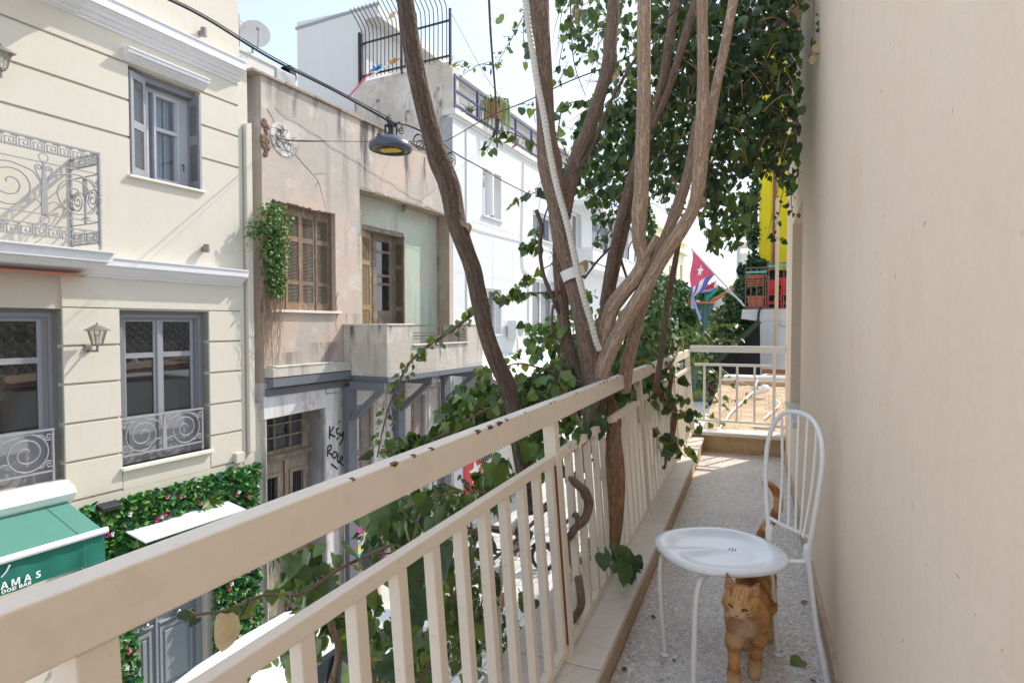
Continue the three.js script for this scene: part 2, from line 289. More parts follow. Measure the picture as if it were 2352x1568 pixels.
T_.leaf = tex(256, 256, (u, v) => { // midrib, side veins and blotches of a heart shaped leaf
  const x = Math.abs(u - 0.5), mid = sm(0.010, 0.003, x), t = (v - x * 0.9) * 9, f = Math.abs(t - Math.round(t)), ve = sm(0.09, 0.02, f) * sm(0.26, 0.05, x), n = fbm(u, v, 6, 6, 4, 151), m = fbm(u, v, 24, 24, 2, 153); let c = mix3([0.80, 0.82, 0.80], [1.0, 1.0, 0.94], n); c = c.map(q => q * (0.9 + 0.16 * m)); c = mix3(c, [1, 1, 0.9], 0.55 * mid + 0.28 * ve); return mix3(c, [1.0, 0.85, 0.45], 0.5 * sm(0.66, 0.8, fbm(u, v, 3, 3, 3, 157))); }, 1);
const leafM = [[0.11, 0.20, 0.03], [0.08, 0.155, 0.03], [0.16, 0.25, 0.035], [0.05, 0.115, 0.032], [0.24, 0.32, 0.045]].map(c => phys(c, 0.5, { transmission: 0.42, thickness: 0, roughness: 0.5, map: T_.leaf }));
const bractM = [[0.66, 0.40, 0.25], [0.60, 0.31, 0.22], [0.64, 0.45, 0.24]].map(c => phys(c, 0.8, { transmission: 0.3, thickness: 0, map: T_.leaf }));

// ---------------------------------------------------------------- the setting
const YS = -4.2;
{ const g = new THREE.PlaneGeometry(240, 240).rotateX(-Math.PI / 2).translate(0, YS - 0.02, -60);
  const street = thing('street', '', '', [0, YS, 0]); street.name = 'street'; tag(street, 'pale paved pedestrian street running between the two rows of buildings', 'street', null, 'structure');
  part(street, 'ground', g, M.asph);
  const tones = [0, 1, 2, 3].map(i => mat([0.52 + 0.06 * i, 0.50 + 0.055 * i, 0.47 + 0.05 * i], 0.85, { map: T_.patch }));
  const pg = clean(new RoundedBoxGeometry(0.585, 0.06, 0.285, 1, 0.008)), r = rng(3);
  for (let i = 0; i < 22; i++) for (let j = 0; j < 14; j++) { const x = -2.6 - j * 0.3, z = -6.2 - i * 0.6 - (j % 2) * 0.3; if (j * 22 + i >= 298) continue; put(street, 'paving_slab', pg, tones[(r() * 4) | 0], [z * 0 + x, YS - 0.012 + 0.003 * r(), z], [0, Math.PI / 2, 0]); }
}
// ---------------------------------------------------------------- the building the balcony belongs to
{ const b = thing('plaster_house', 'beige plastered house wall along the balcony, right beside the chair', 'building', [0.29, YS, -2]);
  const side = g => g.map(q => rot(q, 'Y', Math.PI / 2));
  const hole = [4.36, 5.49, 0.62, 2.12];
  part(b, 'wall', side(walls(-4, 6.42, YS, 3.5, 0.29, 0.62, [hole])), M.ownwall);
  part(b, 'end_wall', bx(0.62, 6, YS, 3.5, -6.42, -6.1), M.ownwall);
  part(b, 'roof', [bx(0.24, 6.2, 3.5, 3.66, -6.47, 4)], M.offw);
  part(b, 'skirting', [bx(0.27, 0.292, 0, 0.075, -6.17, 2, 0.004)], M.traver);
  const w = part(b, 'window', [bx(0.5, 0.55, 0.62, 2.12, -5.49, -5.42), bx(0.5, 0.55, 0.62, 2.12, -4.43, -4.36), bx(0.5, 0.55, 2.05, 2.12, -5.42, -4.43), bx(0.5, 0.55, 0.62, 0.69, -5.42, -4.43), bx(0.5, 0.55, 0.69, 2.05, -4.96, -4.89)], M.offw);
  part(w, 'pane', bx(0.52, 0.53, 0.69, 2.05, -5.42, -4.43), M.glass);
  part(b, 'window_sill', bx(0.245, 0.55, 0.585, 0.625, -5.5, -4.35, 0.006), M.marble);
}
{ const f = thing('balcony_floor', 'speckled terrazzo balcony floor with sun patch at its far end', 'balcony floor', [-0.2, 0, -2.4], { kind: 'structure' });
  part(f, 'terrazzo', bx(-0.465, 0.3, -0.16, 0, -6.2, 2), M.terrazzo);
  part(f, 'slab', bx(-0.78, 0.3, -0.3, -0.162, -6.42, 2), M.offw);
}
{ const k = thing('balcony_kerb', 'low kerb capped with veined marble slabs under the railing', 'kerb', [-0.6, 0, -2.4]);
  part(k, 'riser', [bx(-0.77, -0.468, -0.16, 0.12, -6.15, 2)], M.traver);
  const zs = [1.4, 0.1, -0.78, -1.86, -3.37, -4.4, -5.3, -6.16], v = [M.marble, mat([1.02, 0.96, 0.88], 0.36, { map: T_.marble }), mat([1.06, 0.99, 0.90], 0.4, { map: T_.marble })];
  for (let i = 0; i + 1 < zs.length; i++) part(k, 'marble_slab', bx(-0.79, -0.452, 0.12, 0.15 + (i % 2) * 0.002, zs[i + 1] + 0.002, zs[i] - 0.002, 0.005), v[i % 3]);
  part(k, 'end_riser', bx(-0.77, 0.289, -0.16, 0.168, -6.42, -6.2), mat([0.95, 0.9, 0.8], 0.8, { map: T_.travertine }));
  part(k, 'marble_slab', bx(-0.79, 0.288, 0.168, 0.2, -6.44, -6.165, 0.006), M.marble);
}
// ---------------------------------------------------------------- railings
const LEAN = 0.077;
{ const r = thing('balcony_railing', 'long cream painted metal railing leaning outward, chipped along its top rail', 'railing', [-0.555, 0.15, 0], { local: true });
  r.rotation.z = LEAN;
  part(r, 'top_rail', bx(-0.040, 0.006, 0.805, 0.875, -6.32, 1.2, 0.004), M.rail);
  const posts = [1.2, -0.385, -1.885, -3.5, -5.05, -6.28];
  for (const z of posts) part(r, 'post', bx(-0.042, 0.002, -0.02, 0.806, z - 0.022, z + 0.022, 0.003), M.rail);
  const bg = clean(new RoundedBoxGeometry(0.026, 0.615, 0.03, 1, 0.003));
  for (let i = 0; i + 1 < posts.length; i++) {
    const a = posts[i] - 0.026, b = posts[i + 1] + 0.026, n = Math.max(2, Math.round((a - b) / 0.1318)), gap = i === 2;
    part(r, 'infill_rail', gap ? [bx(-0.034, -0.006, 0.665, 0.695, b, -2.74, 0.003), bx(-0.034, -0.006, 0.665, 0.695, -2.56, a, 0.003)] : bx(-0.034, -0.006, 0.665, 0.695, b, a, 0.003), M.rail);
    part(r, 'infill_rail', bx(-0.034, -0.006, 0.028, 0.056, b, a, 0.003), M.rail);
    for (let k = 0; k <= n; k++) { const z = mix(a - 0.018, b + 0.018, k / n); if (gap && z < -2.58 && z > -2.72) continue; put(r, 'baluster', bg, M.rail, [-0.02, 0.362, z]); }
  }
  const q = rng(77), chips = [];
  for (const [z, w, h] of [[-0.92, 0.035, 0.012], [-0.99, 0.02, 0.006], [-1.06, 0.016, 0.008], [-1.28, 0.034, 0.015], [-1.35, 0.04, 0.018], [-1.41, 0.05, 0.015], [-1.46, 0.02, 0.008], [-1.83, 0.016, 0.008], [-1.87, 0.01, 0.01], [-2.14, 0.018, 0.008], [-2.5, 0.02, 0.01], [-2.57, 0.03, 0.012], [-2.63, 0.022, 0.01], [-3.0, 0.02, 0.008], [-0.8, 0.012, 0.006], [-2.85, 0.012, 0.006], [-1.6, 0.008, 0.005]]) {
    const o = []; const ks = q() * 0.5; for (let i = 0; i < 9; i++) { const t = i / 8; o.push([(t - 0.5) * w, -h * 0.75 * Math.pow(Math.sin(t * Math.PI), 0.7) * (0.75 + 0.25 * Math.sin(t * 9 + ks * 12)) - 0.0002]); }
    chips.push(slab(o.map(c => [c[0] * 0.8, c[1] * 0.75]), 0, 0.0012).rotateY(Math.PI / 2).translate(0.0062, 0.874, z));
    chips.push(bx(0.001 - 0.004 * q(), 0.005, 0.8749, 0.8762, z - w * 0.3, z + w * 0.25));
  }
  part(r, 'rust_chips', chips, M.rust, { kind: 'stuff', label: 'brown chips where the paint has flaked off' });
  part(r, 'rust_streak', [bx(-0.03, -0.002, 0.06, 0.66, -1.8625, -1.8595)], M.rusty, { label: 'rusty joint down the side of the post' });
}
{ const r = thing('balcony_railing', 'short white, sun-brightened railing closing the far end of the balcony', 'railing', [-0.2, 0.2, -6.27]);
  part(r, 'top_rail', bx(-0.605, 0.288, 1.0, 1.066, -6.29, -6.25, 0.004), M.railSun);
  part(r, 'post', bx(0.172, 0.2, 0.262, 1.0, -6.285, -6.255, 0.003), M.railSun);
  part(r, 'infill_rail', bx(-0.56, 0.172, 0.86, 0.886, -6.283, -6.257, 0.003), M.railSun);
  part(r, 'infill_rail', bx(-0.56, 0.172, 0.293, 0.318, -6.283, -6.257, 0.003), M.railSun);
  part(r, 'infill_rail', bx(0.2, 0.288, 0.27, 0.295, -6.283, -6.257, 0.003), M.railSun);
  part(r, 'bracket', bx(0.0, 0.2, 0.255, 0.285, -6.255, -6.19, 0.003), M.railSun);
  for (const x of [-0.465, -0.312, -0.152, 0.009]) part(r, 'baluster', bx(x - 0.011, x + 0.011, 0.318, 0.86, -6.281, -6.259, 0.002), M.railSun);
}

// ---------------------------------------------------------------- chair
{ const c = thing('metal_chair', 'white metal garden chair with hoop back and round dished seat, cat standing beneath it', 'chair', [-0.089, 0, -2.317], { turn: 0.55, local: true });
  const N = 40, RR = 14, pos = [], idx = [];
  const edge = a => 0.2275 * Math.pow(Math.pow(Math.abs(Math.cos(a)), 2.35) + Math.pow(Math.abs(Math.sin(a)), 2.35), -1 / 2.35);
  const ht = (x, z, t) => 0.432 - 0.017 * sm(1.0, 0.55, t) + 0.012 * Math.exp(-((z) ** 2) / 0.0009) * sm(0.06, -0.12, x) * sm(1, 0.6, t) - 0.004 * sm(0.93, 1, t);
  for (let j = 0; j <= RR; j++) for (let i = 0; i < N; i++) { const t = j / RR, a = i / N * 2 * Math.PI, r = edge(a) * t, x = r * Math.cos(a), z = r * Math.sin(a); pos.push(x, ht(x, z, t), z - 0.05); }
  for (let j = 0; j < RR; j++) for (let i = 0; i < N; i++) { const a = j * N + i, b = j * N + (i + 1) % N, d = a + N, e = b + N; idx.push(a, b, d, b, e, d); }
  const k0 = pos.length / 3; // rolled rim and underside
  const rim = [[1.012, -0.004], [1.018, -0.011], [1.008, -0.018], [0.97, -0.02], [0.0, -0.026]];
  rim.forEach(([t, dy]) => { for (let i = 0; i < N; i++) { const a = i / N * 2 * Math.PI, r = edge(a) * t; pos.push(r * Math.cos(a), 0.428 + dy, r * Math.sin(a) - 0.05); } });
  for (let j = 0; j < rim.length; j++) for (let i = 0; i < N; i++) { const A = j ? k0 + (j - 1) * N : RR * N, B = k0 + j * N, i2 = (i + 1) % N; idx.push(A + i, A + i2, B + i, A + i2, B + i2, B + i); }
  const g = new THREE.BufferGeometry(); g.setAttribute('position', new THREE.Float32BufferAttribute(pos, 3)); g.setIndex(idx); g.computeVertexNormals();
  const seat = part(c, 'seat', g, M.seat);
  for (let i = 0; i < 7; i++) { const a = i * 1.047, q = i === 6 ? 0 : 0.0125; part(seat, 'drain_hole', cyl(0.0028, 0.0028, 0.0012, 0.055 + q * Math.cos(a), 0.4152, -0.05 + q * Math.sin(a), 8), M.dark); }
  const R = 0.0105;
  const legs = [[[-0.05, 0.398, -0.1], [-0.13, 0.398, -0.128], [-0.185, 0.385, -0.137], [-0.2, 0.33, -0.133], [-0.195, 0.0, -0.1]], [[-0.04, 0.398, 0.06], [-0.11, 0.397, 0.09], [-0.15, 0.38, 0.102], [-0.168, 0.33, 0.108], [-0.2, 0.0, 0.145]],
    [[0.236, 0.45, -0.09], [0.237, 0.2, -0.062], [0.242, 0, -0.03]], [[0.25, 0.45, 0.12], [0.268, 0.2, 0.148], [0.292, 0, 0.185]]];
  for (const p of legs) { const l = part(c, 'leg', tube(p, R, 10, 20), M.chair), e = p[p.length - 1]; part(l, 'foot_glide', lathe([[0, 0], [0.021, 0], [0.022, 0.005], [0.016, 0.011], [0.0125, 0.014]], e[0], 0, e[2], 18), M.chair); }
  const arch = [[0.236, 0.45, -0.09], [0.238, 0.55, -0.112], [0.248, 0.68, -0.14], [0.262, 0.8, -0.150], [0.274, 0.88, -0.128], [0.282, 0.93, -0.08], [0.286, 0.948, 0.01], [0.286, 0.93, 0.09], [0.281, 0.88, 0.138], [0.272, 0.8, 0.162], [0.262, 0.68, 0.156], [0.254, 0.55, 0.14], [0.25, 0.45, 0.12]];
  part(c, 'back_hoop', tube(arch, 0.0088, 10, 72), M.chair);
  part(c, 'cross_bar', tube([[0.237, 0.515, -0.106], [0.265, 0.5, -0.05], [0.278, 0.497, 0.01], [0.278, 0.5, 0.07], [0.252, 0.515, 0.134]], 0.0075, 8, 24), M.chair);
  for (let i = 0; i < 5; i++) { const t = (i - 2) / 2, z0 = t * 0.072, z1 = t * 0.118; part(c, 'spindle', tube([[0.277 - 0.02 * t * t, 0.5, z0 + 0.012], [0.28, 0.7, mix(z0, z1, 0.6) * 0.9 + 0.01], [0.285, 0.944 - 0.034 * t * t, z1 * 0.88 + 0.01]], 0.0053, 8, 12), M.chair); }
  for (const [x, z] of [[0.236, -0.09], [0.25, 0.12]]) part(c, 'collar', [cyl(0.0155, 0.0155, 0.045, x, 0.432, z, 14), cyl(0.0155, 0.011, 0.012, x + 0.001, 0.477, z, 14)], M.chair);
  part(c, 'seat_stay', tube([[0.236, 0.425, -0.09], [0.215, 0.413, -0.1], [0.15, 0.4, -0.1]], 0.009, 8, 8), M.chair);
  part(c, 'seat_stay', tube([[0.25, 0.425, 0.12], [0.2, 0.415, 0.09], [0.13, 0.4, 0.06]], 0.009, 8, 8), M.chair);
}
// ---------------------------------------------------------------- cat
function field(bones, smooth, half, res, c, carve) {
  const mc = new MarchingCubes(res, new THREE.MeshBasicMaterial(), false, false, 200000), F = mc.field, s = res;
  for (let k = 0; k < s; k++) for (let j = 0; j < s; j++) for (let i = 0; i < s; i++) {
    const x = c[0] + (i / (s / 2) - 1) * half, y = c[1] + (j / (s / 2) - 1) * half, z = c[2] + (k / (s / 2) - 1) * half;
    let d = 1;
    for (const b of bones) {
      const [a, e, ra, rb, sc] = b; let px = x - a[0], py = y - a[1], pz = z - a[2], ex = e[0] - a[0], ey = e[1] - a[1], ez = e[2] - a[2], q = 1;
      if (sc) { px /= sc[0]; py /= sc[1]; pz /= sc[2]; ex /= sc[0]; ey /= sc[1]; ez /= sc[2]; q = Math.min(...sc); }
      const t = Math.min(1, Math.max(0, (px * ex + py * ey + pz * ez) / (ex * ex + ey * ey + ez * ez + 1e-9)));
      const dd = (Math.hypot(px - ex * t, py - ey * t, pz - ez * t) - mix(ra, rb, t)) * q, sk = b[5] || smooth, h = Math.max(0, sk - Math.abs(d - dd)) / sk;
      d = Math.min(d, dd) - h * h * sk * 0.25;
    }
    if (carve) for (const [p, r] of carve) { const dd = r - Math.hypot(x - p[0], y - p[1], z - p[2]); d = Math.max(d, dd); }
    F[i + j * s + k * s * s] = -d;
  }
  mc.isolation = 0; mc.update();
  const n = mc.count, P = mc.positionArray.slice(0, n * 3);
  for (let i = 0; i < n * 3; i += 3) { P[i] = P[i] * half + c[0]; P[i + 1] = P[i + 1] * half + c[1]; P[i + 2] = P[i + 2] * half + c[2]; }
  let g = new THREE.BufferGeometry(); g.setAttribute('position', new THREE.BufferAttribute(P, 3)); g = mergeVertices(g, 1e-5); g.computeVertexNormals(); return g;
}
{ const cat = thing('cat', 'ginger tabby cat standing under the white chair with its tail raised', 'cat', [0, 0, -2.3]);
  const leg = (p, r) => p.slice(1).map((q, i) => [p[i], q, r[i], r[i + 1]]);
  const body = [[[0.018, 0.268, -2.55], [0.004, 0.262, -2.38], 0.056, 0.060], [[0.004, 0.262, -2.38], [-0.014, 0.268, -2.22], 0.060, 0.058], [[-0.014, 0.245, -2.19], [-0.014, 0.28, -2.2], 0.055, 0.05], [[-0.016, 0.29, -2.2], [-0.03, 0.335, -2.135], 0.054, 0.044],
    ...leg([[0.024, 0.25, -2.23], [0.026, 0.165, -2.25], [0.018, 0.06, -2.287], [0.014, 0.02, -2.285], [0.012, 0.015, -2.262]], [0.036, 0.024, 0.0165, 0.0175, 0.0165]),
    ...leg([[-0.05, 0.25, -2.2], [-0.053, 0.165, -2.19], [-0.052, 0.06, -2.16], [-0.05, 0.02, -2.152], [-0.049, 0.015, -2.128]], [0.036, 0.024, 0.0165, 0.0175, 0.0165]),
    ...leg([[0.045, 0.26, -2.55], [0.056, 0.17, -2.5], [0.062, 0.085, -2.61], [0.064, 0.02, -2.592], [0.064, 0.015, -2.562]], [0.05, 0.034, 0.018, 0.019, 0.018]),
    ...leg([[-0.004, 0.26, -2.53], [-0.014, 0.17, -2.46], [-0.016, 0.085, -2.53], [-0.018, 0.02, -2.49], [-0.018, 0.015, -2.46]], [0.055, 0.04, 0.02, 0.019, 0.018])];
  const tail = tube([[0.018, 0.27, -2.55], [0.02, 0.31, -2.60], [0.028, 0.37, -2.625], [0.052, 0.435, -2.636], [0.084, 0.485, -2.636], [0.1, 0.54, -2.636], [0.09, 0.592, -2.636], [0.066, 0.62, -2.636], [0.04, 0.622, -2.636]], [0.032, 0.027, 0.0225, 0.021, 0.0205, 0.0195, 0.018, 0.0155, 0.009], 14, 60, { lump: (t, a) => 0.06 * Math.sin(t * 70 + a * 3) });
  let bg = field(body, 0.028, 0.30, 124, [0.01, 0.22, -2.36]);
  const head = [[[0, 0, 0], [0, 0, 0.004], 0.046, 0.046, [1.06, 0.93, 1]], [[0.028, -0.015, 0.012], [0.03, -0.017, 0.01], 0.027, 0.026], [[-0.028, -0.015, 0.012], [-0.03, -0.017, 0.01], 0.027, 0.026],
    [[0, 0.012, 0.036], [0, -0.008, 0.052], 0.013, 0.0105], [[0.0095, -0.0195, 0.0455], [0.011, -0.021, 0.043], 0.0135, 0.013, null, 0.008], [[-0.0095, -0.0195, 0.0455], [-0.011, -0.021, 0.043], 0.0135, 0.013, null, 0.008], [[0, -0.034, 0.036], [0, -0.033, 0.04], 0.011, 0.009, null, 0.008],
    [[0.034, 0.030, -0.006], [0.049, 0.078, -0.010], 0.0215, 0.0035, [1, 1, 0.55], 0.012], [[-0.034, 0.030, -0.006], [-0.049, 0.078, -0.010], 0.0215, 0.0035, [1, 1, 0.55], 0.012],
    [[0.018, 0.018, 0.036], [0.022, 0.018, 0.034], 0.011, 0.011], [[-0.018, 0.018, 0.036], [-0.022, 0.018, 0.034], 0.011, 0.011], [[0, -0.02, -0.01], [0, -0.045, -0.05], 0.044, 0.05]];
  let hg = field(head, 0.016, 0.108, 80, [0, 0.01, 0], [[[0.040, 0.045, 0.013], 0.0155], [[-0.040, 0.045, 0.013], 0.0155], [[0.0195, 0.007, 0.0475], 0.0085], [[-0.0195, 0.007, 0.0475], 0.0085]]);
  const hq = new THREE.Matrix4().compose(V(-0.031, 0.358, -2.09), new THREE.Quaternion().setFromEuler(new THREE.Euler(0.30, -0.2, -0.10, 'YXZ')), V(1.03, 1.03, 1.03));
  const O = [0.53, 0.245, 0.065], D = [0.26, 0.085, 0.022], L = [0.70, 0.44, 0.20], W = [0.70, 0.54, 0.36];
  const nz = (x, y, z) => fbm(x * 9 + z * 3.1 + 5, y * 9 + z * 4.3 + 5, 997, 997, 3, 131);
  const paint = (g, fn) => { const p = g.attributes.position, c = new Float32Array(p.count * 3); for (let i = 0; i < p.count; i++) { const k = fn(p.getX(i), p.getY(i), p.getZ(i)); c.set(k, i * 3); } g.setAttribute('color', new THREE.BufferAttribute(c, 3)); };
  const coat = (x, y, z) => {
    const n = nz(x * 4, y * 4, z * 4), w = nz(x * 16, y * 16, z * 16); let c = mix3(O, L, sm(0.3, 0.7, n) * 0.6);
    let s; if (y > 0.365 && z < -2.5) s = Math.sin((y * 62 + x * 25)) * 1.2; else if (y < 0.2) s = Math.sin(y * 95 + x * 14 + n * 2) - 0.15; else s = Math.sin(z * 62 + Math.abs(y - 0.3) * 25 + n * 3);
    c = mix3(c, D, sm(0.1, 0.9, s + (w - 0.5) * 1.6) * (y < 0.07 ? 0.12 : y > 0.365 ? 0.75 : 0.8)); c = mix3(c, W, sm(0.085, 0.03, y) * 0.45); c = mix3(c, W, sm(0.1, 0.02, Math.hypot((x + 0.016) * 1.3, y - 0.21, (z + 2.15) * 0.9)) * 0.5);
    if (y > 0.27 && z > -2.6) c = mix3(c, D, sm(0.03, 0.008, Math.abs(x - mix(-0.014, 0.035, (-2.22 - z) / 0.33))) * 0.6);
    return c.map(q => q * (0.86 + 0.3 * w));
  };
  paint(bg, coat); paint(tail, coat);
  paint(hg, (x, y, z) => {
    const ax = Math.abs(x), w = nz(x * 30, y * 30, z * 30), n = nz(x * 9, y * 9, z * 9); let c = mix3(O, L, sm(0.35, 0.65, n) * 0.5 + 0.15);
    if (y > 0.014 && ax < 0.033 && z > -0.03) c = mix3(c, D, sm(0.0, 0.8, Math.sin(ax * 620 + 0.9 + y * 60 + n * 6) + (w - 0.5)) * sm(0.012, 0.026, y) * 0.7);
    if (ax > 0.026 && y < 0.012 && y > -0.03) c = mix3(c, D, sm(0.2, 0.8, Math.sin((y - ax * 0.5) * 420)) * 0.75);
    c = mix3(c, W, sm(0.024, 0.012, Math.hypot(ax - 0.010, y + 0.022, (z - 0.05) * 0.8)) * 0.6); c = mix3(c, W, sm(0.02, 0.008, Math.hypot(ax, y + 0.036, (z - 0.04) * 0.7)) * 0.8);
    const e = Math.hypot((ax - 0.0195) / 1.5, y - 0.007, (z - 0.042) * 0.5); c = mix3(c, W, sm(0.014, 0.010, e) * 0.55); c = mix3(c, [0.06, 0.03, 0.02], sm(0.0088, 0.007, e));
    if (y > 0.03 && ax > 0.024) c = mix3(c, Math.hypot(ax - 0.041, y - 0.05) < 0.016 && z > -0.008 ? [0.42, 0.22, 0.15] : D, 0.6);
    if (ax < 0.007 && y > -0.012 && y < 0.03 && z > 0.03) c = mix3(c, L, 0.5);
    if (Math.abs(y + 0.0275 + ax * 0.12) < 0.0022 && ax < 0.016 && z > 0.035) c = mix3(c, [0.08, 0.04, 0.03], 0.9);
    return c.map(q => q * (0.86 + 0.3 * w));
  });
  hg.applyMatrix4(hq); bg.deleteAttribute('uv'); tail.deleteAttribute('uv'); tail.userData.uv = false; hg.deleteAttribute('uv');
  const fur = mat([1, 1, 1], 0.95, { vertexColors: true });
  const body3 = part(cat, 'body', [bg, hg, tail], fur);
  { // short coat: fine hairs over the skin, lying back along the body
    const sp = new THREE.BufferGeometry(); sp.setAttribute('position', new THREE.Float32BufferAttribute([-0.5, 0, 0, 0.5, 0, 0, 0, 1, 0.15], 3)); sp.setAttribute('normal', new THREE.Float32BufferAttribute([0, 0.3, 1, 0, 0.3, 1, 0, 0.3, 1], 3)); sp.setAttribute('uv', new THREE.Float32BufferAttribute([0, 0, 1, 0, 0.5, 1], 2));
    const N = 16000, im = new THREE.InstancedMesh(sp, mat([1, 1, 1], 0.95), N), q = rng(404), d = new THREE.Object3D(), col = new THREE.Color(), src = body3.geometry, P = src.attributes.position, Nn = src.attributes.normal, K = src.attributes.color; im.name = 'fur'; im.userData.kind = 'stuff';
    for (let i = 0; i < N; i++) { const k = (q() * P.count) | 0, p = V(P.getX(k), P.getY(k), P.getZ(k)), n = V(Nn.getX(k), Nn.getY(k), Nn.getZ(k)), face = p.y > 0.29 && p.z > 0.12; const w = face ? V(0, -0.2, -0.9) : p.y < 0.2 ? V(0, -1.2, -0.2) : p.y > 0.37 && p.z < -0.2 ? V(0, 0.8, 0) : V(0, -0.5, -0.9); const dir = n.multiplyScalar(0.55).add(w).add(V(q() - 0.5, q() - 0.5, q() - 0.5).multiplyScalar(0.7)); d.position.copy(p); d.quaternion.copy(leafQ(dir, q() * 6.28)); const l = (face ? 0.006 : 0.011) * (0.6 + 0.8 * q()); d.scale.set(0.0011, l, l); d.updateMatrix(); im.setMatrixAt(i, d.matrix); const g = 0.8 + 0.45 * q(); im.setColorAt(i, col.setRGB(K.getX(k) * g, K.getY(k) * g, K.getZ(k) * g)); }
    im.castShadow = im.receiveShadow = true; cat.add(im);
  }
  const H = g => g.applyMatrix4(hq);
  for (const s of [-1, 1]) {
    const e = part(cat, 'eye', H(ball(0.0088, 0, 0, 0, 16).scale(1.18, 0.86, 0.8).translate(s * 0.0195, 0.0062, 0.0412)), mat([0.36, 0.33, 0.07], 0.12));
    part(e, 'pupil', H(ball(0.0030, 0, 0, 0, 10).scale(0.85, 1.6, 0.5).translate(s * 0.0195 - 0.001, 0.0055, 0.0478)), mat([0.004, 0.004, 0.004], 0.1));
    part(cat, 'eyelid', H(new THREE.SphereGeometry(0.0096, 14, 6, 0, Math.PI * 2, 0, 1.15).scale(1.22, 0.9, 0.85).rotateX(0.35).rotateZ(-s * 0.18).translate(s * 0.0195, 0.0066, 0.0412)), mat(D, 0.95));
    part(cat, 'whiskers', [0, 1, 2, 3].map(i => H(tube([[s * 0.014, -0.019 - i * 0.002, 0.052], [s * 0.035, -0.018 - i * 0.006, 0.055], [s * 0.058, -0.026 - i * 0.010, 0.046]], [0.00045, 0.0004, 0.0002], 4, 6))), mat([0.8, 0.76, 0.68], 0.6));
  }
  part(cat, 'nose', H(ball(0.0052, 0, 0, 0, 12).scale(1.25, 0.8, 0.7).translate(0, -0.0125, 0.0600)), mat([0.42, 0.12, 0.08], 0.45));
  part(cat, 'whiskers', H(ball(0.001, 0, -0.03, 0.05, 5)), mat(D, 0.9));
}
// ---------------------------------------------------------------- leaves
function leafGeo(v) {
  const r = rng(40 + v), w = [1, 1.12, 0.86, 1.02, 0.95][v], fold = [0.22, 0.1, 0.38, 0.3, 0.25][v], curl = [0.12, 0.3, -0.12, 0.45, 0.2][v];
  const o = v === 4 ? [[0, 0.02], [0.2, -0.01], [0.38, 0.1], [0.47, 0.33], [0.44, 0.6], [0.3, 0.84], [0.12, 0.97], [0, 1.0]] : [[0, 0.04], [0.17, -0.07], [0.36, 0.0], [0.46, 0.2], [0.43, 0.45], [0.28, 0.72], [0.12, 0.9], [0, 1.02]], mid = [0.04, 0.12, 0.2, 0.32, 0.5, 0.72, 0.9, 1.02];
  const pos = [], idx = [], uv = [];
  const P = (x, y) => { const X = x * w; pos.push(X, y, fold * Math.abs(X) + 0.03 * Math.sin(y * 9 + X * 6) - curl * y * y); uv.push(x + 0.5, y * 0.92 + 0.06); };
  for (let i = 0; i < 8; i++) { P(-o[i][0], o[i][1]); P(0, mid[i]); P(o[i][0], o[i][1]); }
  for (let i = 0; i < 7; i++) { const a = i * 3; idx.push(a, a + 1, a + 3, a + 1, a + 4, a + 3, a + 1, a + 2, a + 4, a + 2, a + 5, a + 4); }
  const g = new THREE.BufferGeometry(); g.setAttribute('position', new THREE.Float32BufferAttribute(pos, 3)); g.setAttribute('uv', new THREE.Float32BufferAttribute(uv, 2)); g.setIndex(idx); g.computeVertexNormals(); return g;
}
const leafG = [0, 1, 2, 3].map(leafGeo);
const bractG = leafGeo(4);
function leafQ(dir, roll) { // leaf tip along dir
  return new THREE.Quaternion().setFromUnitVectors(V(0, 1, 0), dir.clone().normalize()).multiply(new THREE.Quaternion().setFromAxisAngle(V(0, 1, 0), roll));
}
const addLeaf = (parent, p, dir, roll, size, m, name = 'leaf', g) => put(parent, name, g || leafG[(R0() * 4) | 0], m || leafM[(R0() * 5) | 0], [p.x, p.y, p.z], leafQ(dir, roll), size);
// a twig with leaves hanging off it
function spray(parent, pts, r0, r1, n, size, o = {}) {
  const P = pts.map(p => p.isVector3 ? p : V(...p)), c = new THREE.CatmullRomCurve3(P, false, 'centripetal'), q = rng(o.seed || (seed0 += 13));
  const br = part(parent, 'branch', tube(P, [r0, r1], 6, P.length * 5), o.bark || M.twig);
  const stems = [];
  for (let i = 0; i < n; i++) {
    const t = mix(o.t0 || 0, 1, (i + 0.3 + 0.5 * q()) / n), p = c.getPoint(Math.min(1, t)), a = q() * 6.283, out = V(Math.cos(a), (q() - 0.45) * 0.9, Math.sin(a)).normalize(), sp = (o.spread || 0.03) * (0.25 + 0.9 * q());
    const e = p.clone().addScaledVector(out, sp); stems.push(tube([p, e], [0.0011, 0.0008], 3, 1));
    const sz = size * (0.45 + 0.75 * q()) * (1 - 0.35 * t), dir = V(out.x * 0.7 + (q() - 0.5) * 0.5, -0.35 - 0.7 * q() + (o.up || 0), out.z * 0.7 + (q() - 0.5) * 0.5);
    put(br, 'leaf', leafG[(q() * 4) | 0], o.m ? o.m[(q() * o.m.length) | 0] : leafM[(q() * 5) | 0], [e.x, e.y, e.z], leafQ(dir, q() * 6.28), sz);
  }
  if (stems.length) part(br, 'leaf_stalks', stems, M.twigL, { kind: 'stuff' });
  return br;
}
